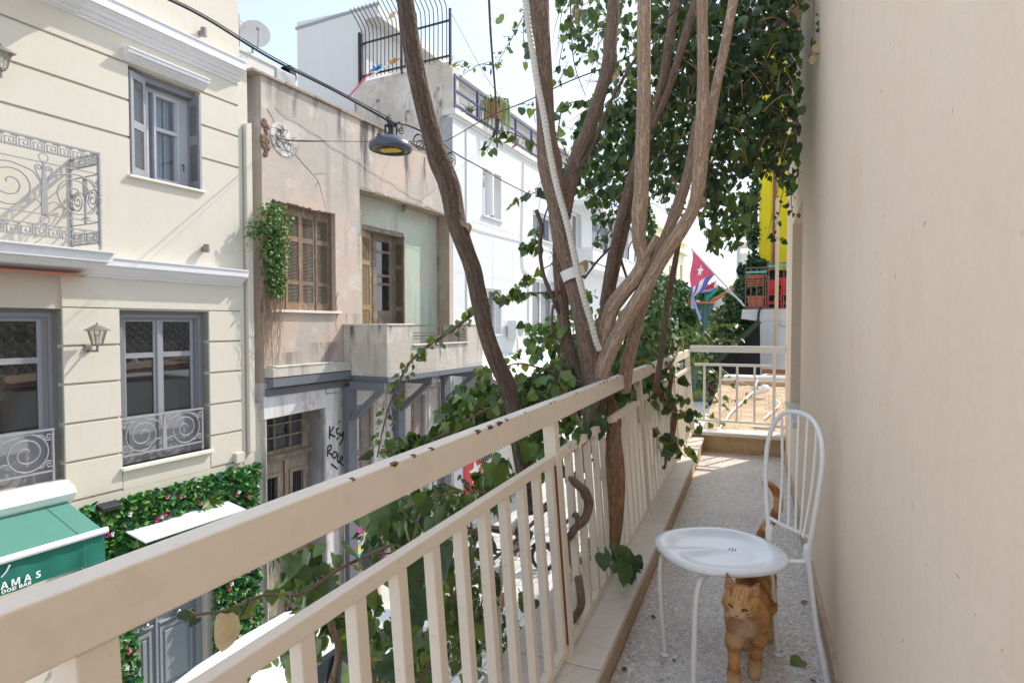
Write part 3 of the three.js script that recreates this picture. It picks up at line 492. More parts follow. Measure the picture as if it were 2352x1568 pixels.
{ // fallen on the floor
  const fl = (x, y, h, name, label, m, size, roll, cat, tilt = 0.15, g) => { const p = FL(x, y, h); const me = new THREE.Mesh((g || leafG[1]).clone(), m); me.name = numbered(name); me.rotation.set(-Math.PI / 2 + tilt, 0, roll, 'YXZ'); me.rotation.y = roll; me.scale.setScalar(size); me.position.set(p.x, h + size * 0.12 + 0.004, p.z); me.castShadow = me.receiveShadow = true; scene.add(me); tag(me, label, cat); };
  fl(1842, 1520, 0, 'fallen_leaf', 'yellowing green leaf lying on the floor beside the chair leg', leafM[4], 0.058, 1.2, 'leaf', 0.2);
  fl(1852, 1387, 0, 'fallen_leaf', 'small olive leaf lying against the foot of the wall', phys([0.24, 0.2, 0.04], 0.7), 0.03, 0.4, 'leaf');
  fl(1497, 1415, 0, 'fallen_leaf', 'curled brown dead leaf on the floor beside the kerb, left of the chair', mat([0.17, 0.10, 0.06], 0.9), 0.034, 2.4, 'leaf', 0.5);
  fl(1437, 1543, 0, 'fallen_leaf', 'dark brown dead leaf scrap in the near corner by the kerb', mat([0.12, 0.08, 0.05], 0.9), 0.02, 0.4, 'leaf', 0.4);
  fl(1553, 1520, 0, 'fallen_leaf', 'tiny tan leaf scrap on the floor in front of the left chair leg', mat([0.3, 0.2, 0.09], 0.9), 0.016, 0.9, 'leaf');
  fl(1866, 1565, 0, 'fallen_leaf', 'tiny blackish leaf scrap on the floor at the lower edge of the picture', mat([0.05, 0.035, 0.03], 0.9), 0.02, 2.9, 'leaf');
  fl(1740, 1042, 0, 'fallen_bract', 'left one of two faded pink bracts lying against the end kerb', bractM[1], 0.06, 0.3, 'bract', 0.9, bractG);
  fl(1757, 1042, 0, 'fallen_bract', 'right one of two faded pink bracts lying against the end kerb', bractM[1], 0.055, -0.4, 'bract', 0.9, bractG);
}

// ---------------------------------------------------------------- cream house across the street (facade frame: x along, y up, z out)
const U = (w, arr, r = 0.007) => tube(arr, r, 6, Math.max(8, arr.length * 2)); // forged bar
function ironScroll(cx, y0, y1, z, k, r = 0.0075) {
  const o = [], my = (y0 + y1) / 2, H = (y1 - y0);
  for (const s of [-1, 1]) {
    const p = [V(cx + s * 0.012 * k, my - 0.03 * k, z), V(cx + s * 0.035 * k, my + 0.07 * k, z), V(cx + s * 0.10 * k, my + 0.16 * k, z)];
    const X = cx + s * 0.31 * k, n = 58;
    for (let i = 0; i <= n; i++) { const t = i / n, th = Math.PI * (0.62 - t * 4.6), R = t < 0.24 ? 0.218 : t < 0.46 ? mix(0.218, 0.15, (t - 0.24) / 0.22) : t < 0.72 ? mix(0.15, 0.112, (t - 0.46) / 0.26) : mix(0.112, 0.018, (t - 0.72) / 0.28); p.push(V(X + s * R * k * Math.cos(th), my + (t < 0.3 ? 0 : 0.004) + R * k * Math.sin(th), z)); }
    o.push(tube(p, r, 6, 110));
    o.push(U(0, [V(cx + s * 0.02 * k, y0 + 0.04 * k, z), V(cx + s * 0.035 * k, y0 + 0.11 * k, z), V(cx + s * 0.08 * k, y0 + 0.15 * k, z), V(cx + s * 0.13 * k, y0 + 0.14 * k, z), V(cx + s * 0.165 * k, y0 + 0.10 * k, z)], r * 0.85));
    o.push(tube([V(cx, my + 0.02 * k, z), V(cx + s * 0.035 * k, my + 0.1 * k, z), V(cx + s * 0.07 * k, my + 0.17 * k, z), ...arc(cx + s * 0.045 * k, y1 - 0.06 * k, z, 0.034 * k, 0.006 * k, s > 0 ? -0.2 : Math.PI + 0.2, s > 0 ? 8 : Math.PI - 8, 22)], r * 0.85, 6, 50));
    for (const v of [-1, 1]) o.push(tube([V(X + s * 0.1 * k, my + v * 0.192 * k, z), V(X + s * 0.16 * k, my + v * 0.185 * k, z), ...arc(cx + s * 0.535 * k, my + v * 0.165 * k, z, 0.046 * k, 0.008 * k, s > 0 ? -v * 2.4 : Math.PI + v * 2.4, s > 0 ? v * 6.5 : Math.PI - v * 6.5, 24)], r * 0.85, 6, 44));
  }
  o.push(slab([[cx - 0.03 * k, y0], [cx + 0.03 * k, y0], [cx + 0.024 * k, my + 0.02], [cx + 0.008, y1], [cx - 0.008, y1], [cx - 0.024 * k, my + 0.02]], z - 0.008, z + 0.008, 0.002));
  return o;
}
function meander(x0, x1, y0, y1, z, n) { // Greek key band
  const o = [], w = (x1 - x0) / n, h = y1 - y0, t = h * 0.085, seg = (ax, ay, bx_, by) => o.push(bx(Math.min(ax, bx_) - t / 2, Math.max(ax, bx_) + t / 2, Math.min(ay, by) - t / 2, Math.max(ay, by) + t / 2, z - 0.006, z + 0.006));
  for (let i = 0; i < n; i++) { const X = q => x0 + w * (i + q), Y = q => y0 + h * q; const P = [[0.06, 0.08], [0.06, 0.7], [0.68, 0.7], [0.68, 0.28], [0.36, 0.28], [0.36, 0.5]]; for (let k = 0; k + 1 < P.length; k++) seg(X(P[k][0]), Y(P[k][1]), X(P[k + 1][0]), Y(P[k + 1][1])); seg(X(0.06), Y(0.08), X(0.86), Y(0.08)); seg(X(0.86), Y(0.08), X(0.86), Y(0.92)); seg(X(0.5), Y(0.92), X(1.0), Y(0.92)); }
  return o;
}
const louvers = (x0, x1, y0, y1, z, n, d = 0.03, th = 0.007) => { const o = []; for (let i = 0; i < n; i++) { const y = mix(y0, y1, (i + 0.5) / n); o.push(rot(bx(x0, x1, y - th / 2, y + th / 2, z - d / 2, z + d / 2), 'X', 0.65, [0, y, z])); } return o; };
// one shutter leaf in its own frame: x 0..w, y 0..h, thickness about z = 0
function shutter(par, name, w, h, bands, place, m, mSl, fw = 0.055) {
  const P = g => (Array.isArray(g) ? g.flat(3) : [g]).map(q => { q.rotateY(place[3] || 0); return q.translate(place[0], place[1], place[2]); });
  const fr = [bx(0, fw, 0, h, -0.018, 0.018, 0.004), bx(w - fw, w, 0, h, -0.018, 0.018, 0.004)], sl = [], pn = []; let y = 0;
  for (const [a, b, k] of bands) { fr.push(bx(fw, w - fw, y, a, -0.017, 0.017)); if (k) sl.push(louvers(fw, w - fw, a, b, 0, k)); else pn.push(bx(fw, w - fw, a, b, -0.006, 0.006)); y = b; }
  fr.push(bx(fw, w - fw, y, h, -0.017, 0.017));
  const s = part(par, name, [...P(fr), ...P(pn)], m); if (sl.length) part(s, 'slats', P(sl), mSl || m, { kind: 'stuff' }); return s;
}
const moulding = (y0, y1, p0, p1) => { const h = y1 - y0, d = p1 - p0; return [[0, y0], [p0, y0], [p0, y0 + h * 0.12], [p0 + d * 0.15, y0 + h * 0.15], [p0 + d * 0.3, y0 + h * 0.3], [p0 + d * 0.42, y0 + h * 0.3], [p0 + d * 0.55, y0 + h * 0.42], [p0 + d * 0.78, y0 + h * 0.5], [p0 + d * 0.78, y0 + h * 0.56], [p1 - 0.015, y0 + h * 0.56], [p1 - 0.015, y1 - 0.025], [p1, y1 - 0.02], [p1, y1], [0, y1]]; };
{ const b = thing('cream_house', 'cream neoclassical house with grey window frames and scrolled ironwork, at the left of the street', 'building', [4, YS, 0], { f: true });
  const uw = [4.77, 5.80, 3.26, 4.70], w2 = [4.60, 5.89, -0.60, 1.47], w1 = [2.65, 3.94, -0.62, 1.47], dr = [4.70, 5.77, YS, -1.75];
  part(b, 'wall', [walls(0.5, 6.50, 1.86, 5.15, -0.3, -0.028, [uw]), walls(0.5, 6.50, -0.9, 1.86, -0.3, -0.03, [w2, w1]), walls(0.5, 6.5, YS, -0.9, -0.3, -0.03, [dr])], M.creamD);
  const ys = [[2.1, 3.727], [3.757, 4.21], [4.24, 4.69], [4.72, 5.12]];
  for (const [y0, y1] of ys) for (const [a, c] of y0 < 3.2 ? [[0.5, 6.47]] : y0 > 4.7 ? [[0.5, 6.47]] : [[0.5, 4.77], [5.80, 6.47]]) part(b, 'wall_course', y0 < 3.2 ? walls(a, c, y0, y1, -0.028, 0, [uw]) : bx(a, c, y0, y1, -0.028, 0, 0.006), M.cream);
  part(b, 'wall_course', walls(0.5, 6.48, 5.15, 9.2, -0.3, 0), M.cream);
  const pl = [1.87, 1.495, 1.018, 0.548, 0.068, -0.405, -0.89];
  part(b, 'frieze', [walls(3.94, 6.44, 1.497, 1.95, -0.03, 0.0), bx(0.5, 3.94, 1.47, 1.9, -0.1, -0.035)], M.cream);
  for (let i = 1; i + 1 < pl.length; i++) { part(b, 'pilaster_block', bx(3.94, 4.60, pl[i + 1] + 0.014, pl[i] - 0.014, -0.2, 0, 0.006), M.cream); part(b, 'pilaster_block', bx(5.89, 6.44, pl[i + 1] + 0.014, pl[i] - 0.014, -0.2, 0, 0.006), M.cream); }
  part(b, 'lower_wall', [walls(0.5, 6.44, YS, -0.905, -0.03, -0.001, [dr]), bx(4.61, 5.88, -0.9, -0.66, -0.03, -0.004), bx(0.5, 3.93, -0.9, -0.68, -0.03, -0.02)], M.cream);
  part(b, 'corner_strip', [bx(6.44, 6.52, -0.9, 5.1, -0.3, -0.012), bx(6.50, 6.66, YS, 5.32, -0.5, -0.05), bx(6.66, 6.885, YS, -0.02, -0.5, -0.06)], M.cream);
  const dp = part(b, 'downpipe_casing', [bx(6.545, 6.655, -0.78, 4.46, -0.05, 0.055, 0.01), slab([[6.545, 4.46], [6.655, 4.46], [6.655, 4.5]], -0.05, 0.05)], M.cream);
  part(dp, 'pipe_box', bx(6.28, 6.43, -0.9, -0.74, -0.004, 0.07, 0.008), M.cream);
  part(b, 'cornice', profile(moulding(5.04, 5.36, 0.02, 0.2), 0.5, 6.455), M.trim);
  part(b, 'cornice', profile(moulding(1.88, 2.13, 0.02, 0.2), 4.1, 6.45), M.trim);
  part(b, 'window_pediment', profile(moulding(4.735, 4.885, 0.015, 0.14), 4.70, 5.87), M.trim);
  const sl = part(b, 'balcony_slab', [profile(moulding(1.88, 2.13, 0.06, 0.62), 0.5, 4.19).translate(0, 0, 0), bx(0.5, 4.215, 2.125, 2.145, 0, 0.645)], M.trim);
  part(sl, 'soffit', bx(0.5, 4.1, 1.872, 1.879, 0.0, 0.25), M.redsof);
  part(b, 'balcony_slab', profile(moulding(5.06, 5.4, 0.06, 0.7), 0.5, 4.15), M.trim);
  // first floor balcony ironwork
  const br = part(b, 'balcony_ironwork', [bx(0.5, 4.07, 3.265, 3.285, 0.578, 0.602), bx(4.048, 4.072, 2.145, 3.28, 0.578, 0.602), bx(4.05, 4.07, 3.265, 3.285, 0, 0.58), bx(4.05, 4.07, 2.145, 3.27, 0.0, 0.02)].concat([3.15, 3.035, 2.475, 2.362, 2.232].map(y => [bx(0.5, 4.05, y - 0.006, y + 0.006, 0.584, 0.596), bx(4.054, 4.066, y - 0.006, y + 0.006, 0.02, 0.58)]), [ball(0.026, 4.06, 2.755, 0.59), bx(4.04, 4.08, 2.79, 2.8, 0.57, 0.61), bx(4.04, 4.08, 2.71, 2.72, 0.57, 0.61)], [...Array(24)].map((_, i) => rot(bx(4.044, 4.076, 2.2 + i * 0.044, 2.235 + i * 0.044, 0.574, 0.606), 'Y', 0.5, [4.06, 0, 0.59]))), M.iron);
  for (const cx of [3.5, 2.38]) part(br, 'scrollwork', [ironScroll(cx, 2.475, 3.035, 0.59, 1.02, 0.0085), new THREE.TorusGeometry(0.045, 0.006, 6, 20).translate(cx, 3.09, 0.59), new THREE.TorusGeometry(0.045, 0.006, 6, 20).translate(cx, 2.42, 0.59)], M.iron);
  part(br, 'meander_band', meander(0.6, 4.04, 3.155, 3.262, 0.59, 27), M.iron); part(br, 'meander_band', meander(0.6, 4.04, 2.238, 2.356, 0.59, 27), M.iron);
  const side = g => (g.flat ? g.flat(4) : [g]).map(q => q.rotateY(Math.PI / 2).translate(4.06, 0, 0));
  part(br, 'side_panel', [side(meander(-0.57, -0.03, 3.155, 3.262, 0, 4)), side(meander(-0.57, -0.03, 2.238, 2.356, 0, 4)), side(ironScroll(-0.3, 2.475, 3.035, 0, 0.5, 0.008))], M.iron);
  // upper window
  const w = part(b, 'window', [walls(4.78, 5.79, 3.26, 4.60, -0.32, -0.26, [[5.19, 5.24, 3.32, 4.54], [5.30, 5.575, 3.36, 4.02], [5.30, 5.575, 4.07, 4.50], [4.85, 5.16, 3.32, 4.54]]), bx(5.25, 5.285, 3.33, 4.54, -0.26, -0.235), bx(5.59, 5.625, 3.33, 4.54, -0.26, -0.235), bx(5.285, 5.59, 4.505, 4.54, -0.26, -0.235), bx(5.285, 5.59, 3.33, 3.36, -0.26, -0.235), bx(5.285, 5.59, 4.02, 4.07, -0.26, -0.235)], M.winwhite);
  part(w, 'head_box', bx(4.77, 5.80, 4.60, 4.70, -0.3, -0.12), M.greyfr);
  part(w, 'pane', bx(5.30, 5.575, 3.36, 4.50, -0.295, -0.29), M.pane); part(w, 'pane', bx(4.85, 5.16, 3.32, 4.54, -0.295, -0.29), M.pane);
  part(w, 'curtain', [...Array(14)].map((_, i) => bx(4.86 + i * 0.053, 4.90 + i * 0.053, 3.3, 4.55, -0.42 - (i % 3) * 0.02, -0.4 - (i % 2) * 0.02, 0.008)), M.curtain);
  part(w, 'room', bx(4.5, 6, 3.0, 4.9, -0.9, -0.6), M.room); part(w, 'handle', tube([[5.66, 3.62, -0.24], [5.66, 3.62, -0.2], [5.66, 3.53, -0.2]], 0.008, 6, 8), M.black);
  shutter(b, 'shutter', 0.30, 1.36, [[0.1, 0.62, 22], [0.72, 1.27, 22]], [4.785, 3.275, -0.005, 0.42], M.greyfr2);
  shutter(b, 'shutter', 0.28, 1.38, [[0.14, 0.66, 22], [0.80, 1.24, 18]], [5.785, 3.265, 0.01, Math.PI / 2], M.greyfr2);
  part(b, 'window_sill', bx(4.74, 5.84, 3.225, 3.26, -0.28, 0.05, 0.006), M.sill);
  // ground windows with guards
  for (const [x0, x1] of [[4.60, 5.89], [2.65, 3.94]]) {
    const f = part(b, 'window', [walls(x0, x1, -0.61, 1.47, -0.24, -0.13, [[x0 + 0.13, x1 - 0.13, -0.5, 1.36]]), walls(x0 + 0.06, x1 - 0.06, -0.5, 1.42, -0.13, -0.115, [[x0 + 0.105, x1 - 0.105, -0.5, 1.375]])], M.greyfr);
    const mx = (x0 + x1) / 2 - 0.03;
    for (const [a, c] of [[x0 + 0.13, mx - 0.03], [mx + 0.03, x1 - 0.15]]) {
      const s = part(f, 'sash', [walls(a, c, -0.5, 1.36, -0.21, -0.17, [[a + 0.04, c - 0.04, 0.03, 0.82], [a + 0.04, c - 0.04, 0.89, 1.32]]), bx(a + 0.05, c - 0.05, -0.4, -0.06, -0.17, -0.155)], M.greyfr2);
      void s; part(f, 'pane', bx(a + 0.04, c - 0.04, 0.03, 0.82, -0.195, -0.19), M.glass); part(f, 'pane', bx(a + 0.04, c - 0.04, 0.89, 1.32, -0.195, -0.19), M.glass);
    }
    part(f, 'mullion', bx(mx - 0.03, mx + 0.03, -0.5, 1.36, -0.2, -0.15, 0.01), M.greyfr2);
    part(b, 'window_guard', [bx(x0, x1 - 0.1, 0.02, 0.04, -0.045, -0.015), bx(x0, x1 - 0.1, -0.475, -0.455, -0.04, -0.02), bx(x1 - 0.125, x1 - 0.105, -0.58, 0.02, -0.045, -0.02), bx(x0 + 0.005, x0 + 0.02, -0.58, 0.02, -0.045, -0.02), ironScroll((x0 + x1) / 2 - 0.05, -0.455, 0.02, -0.03, 1.0, 0.009)], M.iron);
    part(b, 'window_sill', bx(x0 - 0.02, x1 + 0.015, -0.645, -0.6, -0.24, 0.06, 0.006), M.sill);
  }
  // street door
  const d = part(b, 'door', [walls(4.70, 5.77, YS, -1.75, -0.25, -0.1, [[4.78, 5.69, YS, -1.83]])], M.door);
  for (const [a, c, kx] of [[4.785, 5.08, 4.93], [5.10, 5.685, 5.39]]) {
    const lf = part(d, 'door_leaf', [bx(a, c, YS + 0.05, -1.84, -0.2, -0.16), bx(a + 0.03, c - 0.03, -2.965, -2.935, -0.16, -0.115, 0.008), bx(a + 0.03, c - 0.03, -2.825, -2.80, -0.16, -0.12, 0.008), walls(a + 0.05, c - 0.05, -3.95, -3.02, -0.16, -0.14, [[a + 0.085, c - 0.085, -3.9, -3.07]]), bx(a + 0.12, c - 0.12, -3.86, -3.11, -0.16, -0.142, 0.008), walls(a + 0.05, c - 0.05, -2.75, -1.95, -0.16, -0.14, [[a + 0.085, c - 0.085, -2.7, -2.0]])], M.door);
    part(lf, 'knob', [ball(0.036, kx, -2.885, -0.085, 16), cyl(0.012, 0.012, 0.05, 0, 0, 0, 10).rotateX(Math.PI / 2).translate(kx, -2.885, -0.16)], M.knob);
  }
  part(d, 'centre_rail', bx(5.075, 5.11, YS + 0.05, -1.84, -0.17, -0.12, 0.01), M.door);
}
// wall lanterns and spots
function lantern(s, h, label) {
  const l = thing('wall_lantern', label, 'lantern', [s, h, 0], { f: true, group: 'lanterns on the cream house' }), x = s, z = 0.21;
  part(l, 'wall_plate', cyl(0.055, 0.04, 0.03, 0, 0, 0, 18).rotateX(Math.PI / 2).translate(x, h - 0.02, 0.0), M.lampm);
  part(l, 'arm', tube([[x, h - 0.03, 0.02], [x, h - 0.05, 0.12], [x, h - 0.03, 0.2], [x, h + 0.02, z]], 0.013, 8, 16), M.lampm);
  const c4 = (r0, r1, y0, y1) => new THREE.CylinderGeometry(r1, r0, y1 - y0, 4, 1).rotateY(Math.PI / 4).translate(x, (y0 + y1) / 2, z);
  part(l, 'lamp_base', [c4(0.05, 0.05, h + 0.02, h + 0.04), cyl(0.014, 0.014, 0.08, x, h - 0.06, z, 8)], M.lampm);
  part(l, 'glass', new THREE.CylinderGeometry(0.098, 0.056, 0.17, 4, 1, true).rotateY(Math.PI / 4).translate(x, h + 0.125, z), M.lampglass);
  const fr = []; for (const a of [[-1, -1], [1, -1], [1, 1], [-1, 1]]) fr.push(bar(V(x + a[0] * 0.040, h + 0.04, z + a[1] * 0.040), V(x + a[0] * 0.071, h + 0.21, z + a[1] * 0.071), 0.010));
  part(l, 'frame', fr, M.lampm); part(l, 'bulb', [ball(0.03, x, h + 0.13, z), cyl(0.014, 0.014, 0.05, x, h + 0.05, z, 8)], mat([0.8, 0.8, 0.75], 0.3));
  part(l, 'roof', [c4(0.145, 0.03, h + 0.21, h + 0.275), c4(0.147, 0.147, h + 0.203, h + 0.21), ball(0.014, x, h + 0.29, z, 8)], M.lampm);
}
lantern(4.21, 1.0, 'grey metal wall lantern on the pilaster between the two big windows');
lantern(3.30, 4.0, 'grey metal wall lantern at the left edge, above the iron balcony');
for (const [s, h, lab] of [[5.81, 5.55, 'small grey wall spot high up above the upper cornice'], [5.80, 2.40, 'small grey wall spot under the shuttered window, above the lower cornice']]) {
  const l = thing('wall_spot', lab, 'spotlight', [s, h, 0], { f: true, group: 'spots on the cream house' });
  part(l, 'housing', [cyl(0.042, 0.042, 0.115, s, h - 0.055, 0.085, 18)], M.lampm); part(l, 'bracket', bx(s - 0.02, s + 0.02, h - 0.04, h + 0.03, -0.002, 0.05), M.lampm);
}
// green awning, white canopy
const font = await new FontLoader().loadAsync('fonts/droid/droid_sans_bold.typeface.json');
const fontR = await new FontLoader().loadAsync('fonts/droid/droid_sans_regular.typeface.json');
const words = (t, size, f = font) => { const g = new TextGeometry(t, { font: f, size, depth: 0.003, curveSegments: 4, bevelEnabled: false }); g.computeBoundingBox(); return g.translate(-g.boundingBox.min.x, 0, 0); };
{ const a = thing('awning', 'green fabric awning with white front bar and lettered valance, below the left window', 'awning', [2.6, -0.8, 0], { f: true });
  part(a, 'cassette', profile([[0, -0.88], [0.1, -0.88], [0.2, -0.8], [0.24, -0.72], [0.2, -0.65], [0.1, -0.62], [0, -0.62]], 0.6, 3.93), M.alu);
  const fab = []; for (let i = 0; i < 3; i++) { const q = [0.6, 1.7, 2.75, 3.875]; const g = new THREE.PlaneGeometry(q[i + 1] - q[i], 0.88, 4, 6).rotateX(-Math.PI / 2 + 0.3).translate((q[i] + q[i + 1]) / 2, -0.94, 0.49); fab.push(g); }
  part(a, 'canopy', [fab, bx(3.64, 3.648, -0.001, 0.003, -0.43, 0.43).rotateX(0.3).translate(0, -0.937, 0.49)], M.green);
  part(a, 'front_bar', tube([[0.6, -1.06, 0.905], [3.9, -1.06, 0.905]], 0.036, 14, 1), M.alu);
  const vg = new THREE.PlaneGeometry(3.28, 0.33, 90, 4).translate(2.24, -1.245, 0.89), p = vg.attributes.position; for (let i = 0; i < p.count; i++) p.setZ(i, p.getZ(i) + 0.012 * Math.sin(p.getX(i) * 7) * (-1.08 - p.getY(i)) / 0.33 + 0.006 * Math.sin(p.getX(i) * 19)); vg.computeVertexNormals();
  const v = part(a, 'valance', vg, M.greenD);
  part(v, 'stitching', [bx(3.66, 3.664, -1.4, -1.09, 0.91, 0.912), bx(0.6, 3.87, -1.395, -1.392, 0.912, 0.914)], mat([0.05, 0.30, 0.22], 0.8));
  part(v, 'lettering', [...'AMAS'].map((ch, i) => words(ch, 0.07).translate([2.895, 2.985, 3.09, 3.195][i], -1.345, 0.913)).concat([words('OOD BAR', 0.034).scale(1.25, 1, 1).translate(2.9, -1.388, 0.913)], [tube([[2.9, -1.22, 0.915], [2.935, -1.19, 0.915], [2.975, -1.12, 0.915]], [0.005, 0.009], 5, 8)]), M.lettering);
  part(a, 'arm', [bar(V(3.4, -0.9, 0.1), V(3.78, -0.98, 0.45), 0.03), bar(V(3.78, -0.98, 0.45), V(3.4, -1.07, 0.85), 0.03)], M.alu);
}
{ const c = thing('door_canopy', 'pale flat canopy sheet over the street door, hung on the leafy panel', 'canopy', [5.3, -1.45, 0], { f: true });
  part(c, 'sheet', rot(bx(4.56, 6.07, -1.425, -1.405, 0.02, 0.53, 0.004), 'X', 0.17, [0, -1.415, 0.02]), M.canopy);
  for (const s of [4.7, 5.3, 5.9]) part(c, 'bracket', [bar(V(s, -1.6, 0.03), V(s, -1.49, 0.4), 0.02), bar(V(s, -1.43, 0.03), V(s, -1.75, 0.03), 0.02)], M.alu);
}
// artificial leaf wall
function scatter(name, label, cat, n, fn, mats, o = {}) { // many leaves as instances under one thing
  const q = rng(o.seed || 5), per = Math.ceil(n / leafG.length), g = o.parent || thing(name, label, cat, [0, 0, 0], { kind: o.kind, group: o.group });
  const d = new THREE.Object3D(), col = new THREE.Color(), pb = g.position.lengthSq() > 0 ? g.position : null;
  leafG.forEach((lg, k) => {
    const im = new THREE.InstancedMesh(lg, mats, per); im.name = o.pname || 'foliage'; im.userData.kind = 'stuff'; im.castShadow = im.receiveShadow = true;
    for (let i = 0; i < per; i++) { const r = fn(q, i); d.position.copy(r.p); if (pb) d.position.sub(pb); d.quaternion.copy(leafQ(r.dir, q() * 6.28)); d.scale.setScalar(r.s); d.updateMatrix(); im.setMatrixAt(i, d.matrix); const c = r.c; im.setColorAt(i, col.setRGB(...c)); }
    g.add(im);
  }); return g;
}
{ const h = thing('leaf_panel', 'dense green artificial leaf panel with pink flowers round the street door', 'plant panel', [0, 0, 0]);
  const areas = [[4.02, 6.68, -1.72, -0.98], [5.85, 6.68, -3.95, -1.72], [4.02, 4.72, -4.1, -1.7], [6.0, 6.68, -1.75, -1.0]], wt = [0.42, 0.75, 0.98, 1];
  const pal = [[0.055, 0.22, 0.045], [0.09, 0.32, 0.05], [0.03, 0.13, 0.045], [0.22, 0.42, 0.09], [0.045, 0.19, 0.075], [0.16, 0.16, 0.06]];
  const leafH = phys([1, 1, 1], 0.45, { transmission: 0.12, thickness: 0 });
  scatter('', '', '', 7600, (q) => { const k = q(), a = areas[wt.findIndex(w => k < w)]; const s = mix(a[0], a[1], q()), y = mix(a[2], a[3], q()) + (s - 5.3) * -0.0, u = FW(s, y, 0.02 + 0.09 * q()); const dir = ND.clone().multiplyScalar(0.5).add(V(0, q() * 1.4 - 0.8, 0)).addScaledVector(TD, q() * 1.8 - 0.9); return { p: u, dir, s: 0.045 + 0.05 * q(), c: pal[(q() * 5.3) | 0] }; }, leafH, { parent: h, seed: 21 });
  const q = rng(8), fm = [mat([0.65, 0.03, 0.22], 0.6), mat([0.82, 0.76, 0.76], 0.6), mat([0.55, 0.14, 0.12], 0.6)], pet = clean(leafGeo(1));
  for (const [s, y, k] of [[4.32, -1.38, 0], [4.37, -1.39, 1], [4.95, -1.37, 0], [5.02, -1.36, 1], [5.06, -1.34, 0], [5.6, -1.33, 2], [6.2, -1.36, 0], [6.25, -1.33, 1], [5.3, -1.15, 2], [6.42, -1.45, 2], [6.1, -2.72, 1], [6.05, -2.78, 0], [6.48, -2.6, 1], [6.42, -2.64, 0], [6.3, -3.15, 0], [6.45, -3.35, 1], [6.1, -3.6, 2], [6.0, -3.72, 0], [4.55, -3.0, 2], [4.52, -3.2, 1], [6.55, -3.1, 1], [5.1, -1.1, 2], [4.6, -1.2, 1]]) {
    const f = new THREE.Group(); f.name = 'flower'; h.add(f); bases.set(f, [0, 0, 0]);
    const c = FW(s, y, 0.14); for (let i = 0; i < 6; i++) { const a = i * 1.047 + q(); put(f, 'petal', pet, fm[k], [c.x, c.y, c.z], leafQ(V(0, Math.sin(a), 0).addScaledVector(TD, Math.cos(a)).addScaledVector(ND, 0.5), 0), 0.04); }
  }
  const fern = new THREE.Group(); fern.name = 'fern'; h.add(fern); const o = FW(5.75, -1.3, 0.12);
  for (let i = 0; i < 26; i++) { const a = mix(-2.7, 0.4, q()); put(fern, 'frond', leafG[2], leafM[2], [o.x, o.y, o.z], leafQ(V(0, Math.sin(a) * 1.0 + 0.1, 0).addScaledVector(TD, Math.cos(a)).addScaledVector(ND, 0.6), q()), [0.06, 0.24, 0.1]); }
  const fd = part(h, 'floodlight', bx(-0.12, 0.12, -0.02, 0.04, 0, 0.14, 0.01).applyMatrix4(new THREE.Matrix4().compose(FW(4.33, -1.0, 0.1), new THREE.Quaternion().setFromEuler(new THREE.Euler(0.3, TH, 0, 'YXZ')), V(1, 1, 1))), M.black);
  void fd;
}

// ---------------------------------------------------------------- old peeling house
T_.old = tex(1152, 1008, oldPlaster(6.4, 5.6, [0.66, 0.525, 0.435], [[0.60, 0.52, 0.46], [0.50, 0.465, 0.43], [0.70, 0.64, 0.585]], [[1.2, 0.16, 4.6, 5.45, 0.7], [1.75, 0.1, 4.75, 5.45, 0.8], [2.3, 0.1, 4.4, 5.45, 0.9], [3.0, 0.16, 3.3, 5.6, 1.15], [3.35, 0.22, 4.5, 5.5, 1.1], [3.9, 0.3, 4.7, 5.5, 0.9], [4.45, 0.10, 3.5, 5.4, 1.0], [5.15, 0.10, 3.6, 5.2, 0.8], [5.7, 0.25, 4.5, 5.4, 0.9], [0.8, 0.2, 4.7, 5.5, 0.6], [2.55, 0.25, 0.3, 1.5, 0.6], [1.9, 0.35, 0.35, 0.95, 0.55], [1.0, 0.3, 0.3, 0.8, 0.6]], { seed: 210 }), [6.4, 5.6]);
T_.balc = tex(640, 320, oldPlaster(4, 2, [0.60, 0.545, 0.475], [[0.66, 0.63, 0.58], [0.50, 0.45, 0.38], [0.54, 0.43, 0.33]], [[0.25, 0.1, 0.7, 1.35, 1.0], [0.9, 0.08, 0.9, 1.4, 0.9], [1.55, 0.09, 0.6, 1.35, 0.9], [2.0, 0.08, 0.3, 0.9, 0.8], [2.6, 0.12, 0.35, 0.9, 0.9], [3.1, 0.08, 0.5, 1.3, 0.9], [3.6, 0.12, 0.35, 1.35, 1.1]], { seed: 310 }), [4, 2]);
T_.lime = tex(512, 512, oldPlaster(3, 3, [0.68, 0.66, 0.63], [[0.72, 0.70, 0.68], [0.52, 0.49, 0.45], [0.52, 0.36, 0.27]], [], { seed: 410 }), 3);
T_.mint = tex(512, 512, oldPlaster(3, 3, [0.41, 0.50, 0.405], [[0.45, 0.53, 0.44], [0.40, 0.44, 0.36], [0.52, 0.42, 0.34]], [], { seed: 510 }), 3);
const P_ = { old: mat([0.84, 0.825, 0.795], 0.92, { map: T_.old, bumpMap: T_.grain, bumpScale: 0.004 }), balc: mat([0.92, 0.92, 0.91], 0.92, { map: T_.balc, bumpMap: T_.grain, bumpScale: 0.004 }), lime: mat([1, 1, 1], 0.92, { map: T_.lime, bumpMap: T_.grain, bumpScale: 0.004 }), mint: mat([1.07, 0.99, 0.98], 0.9, { map: T_.mint }), stain: mat([0.62, 0.55, 0.47], 0.92, { map: T_.balc }) };
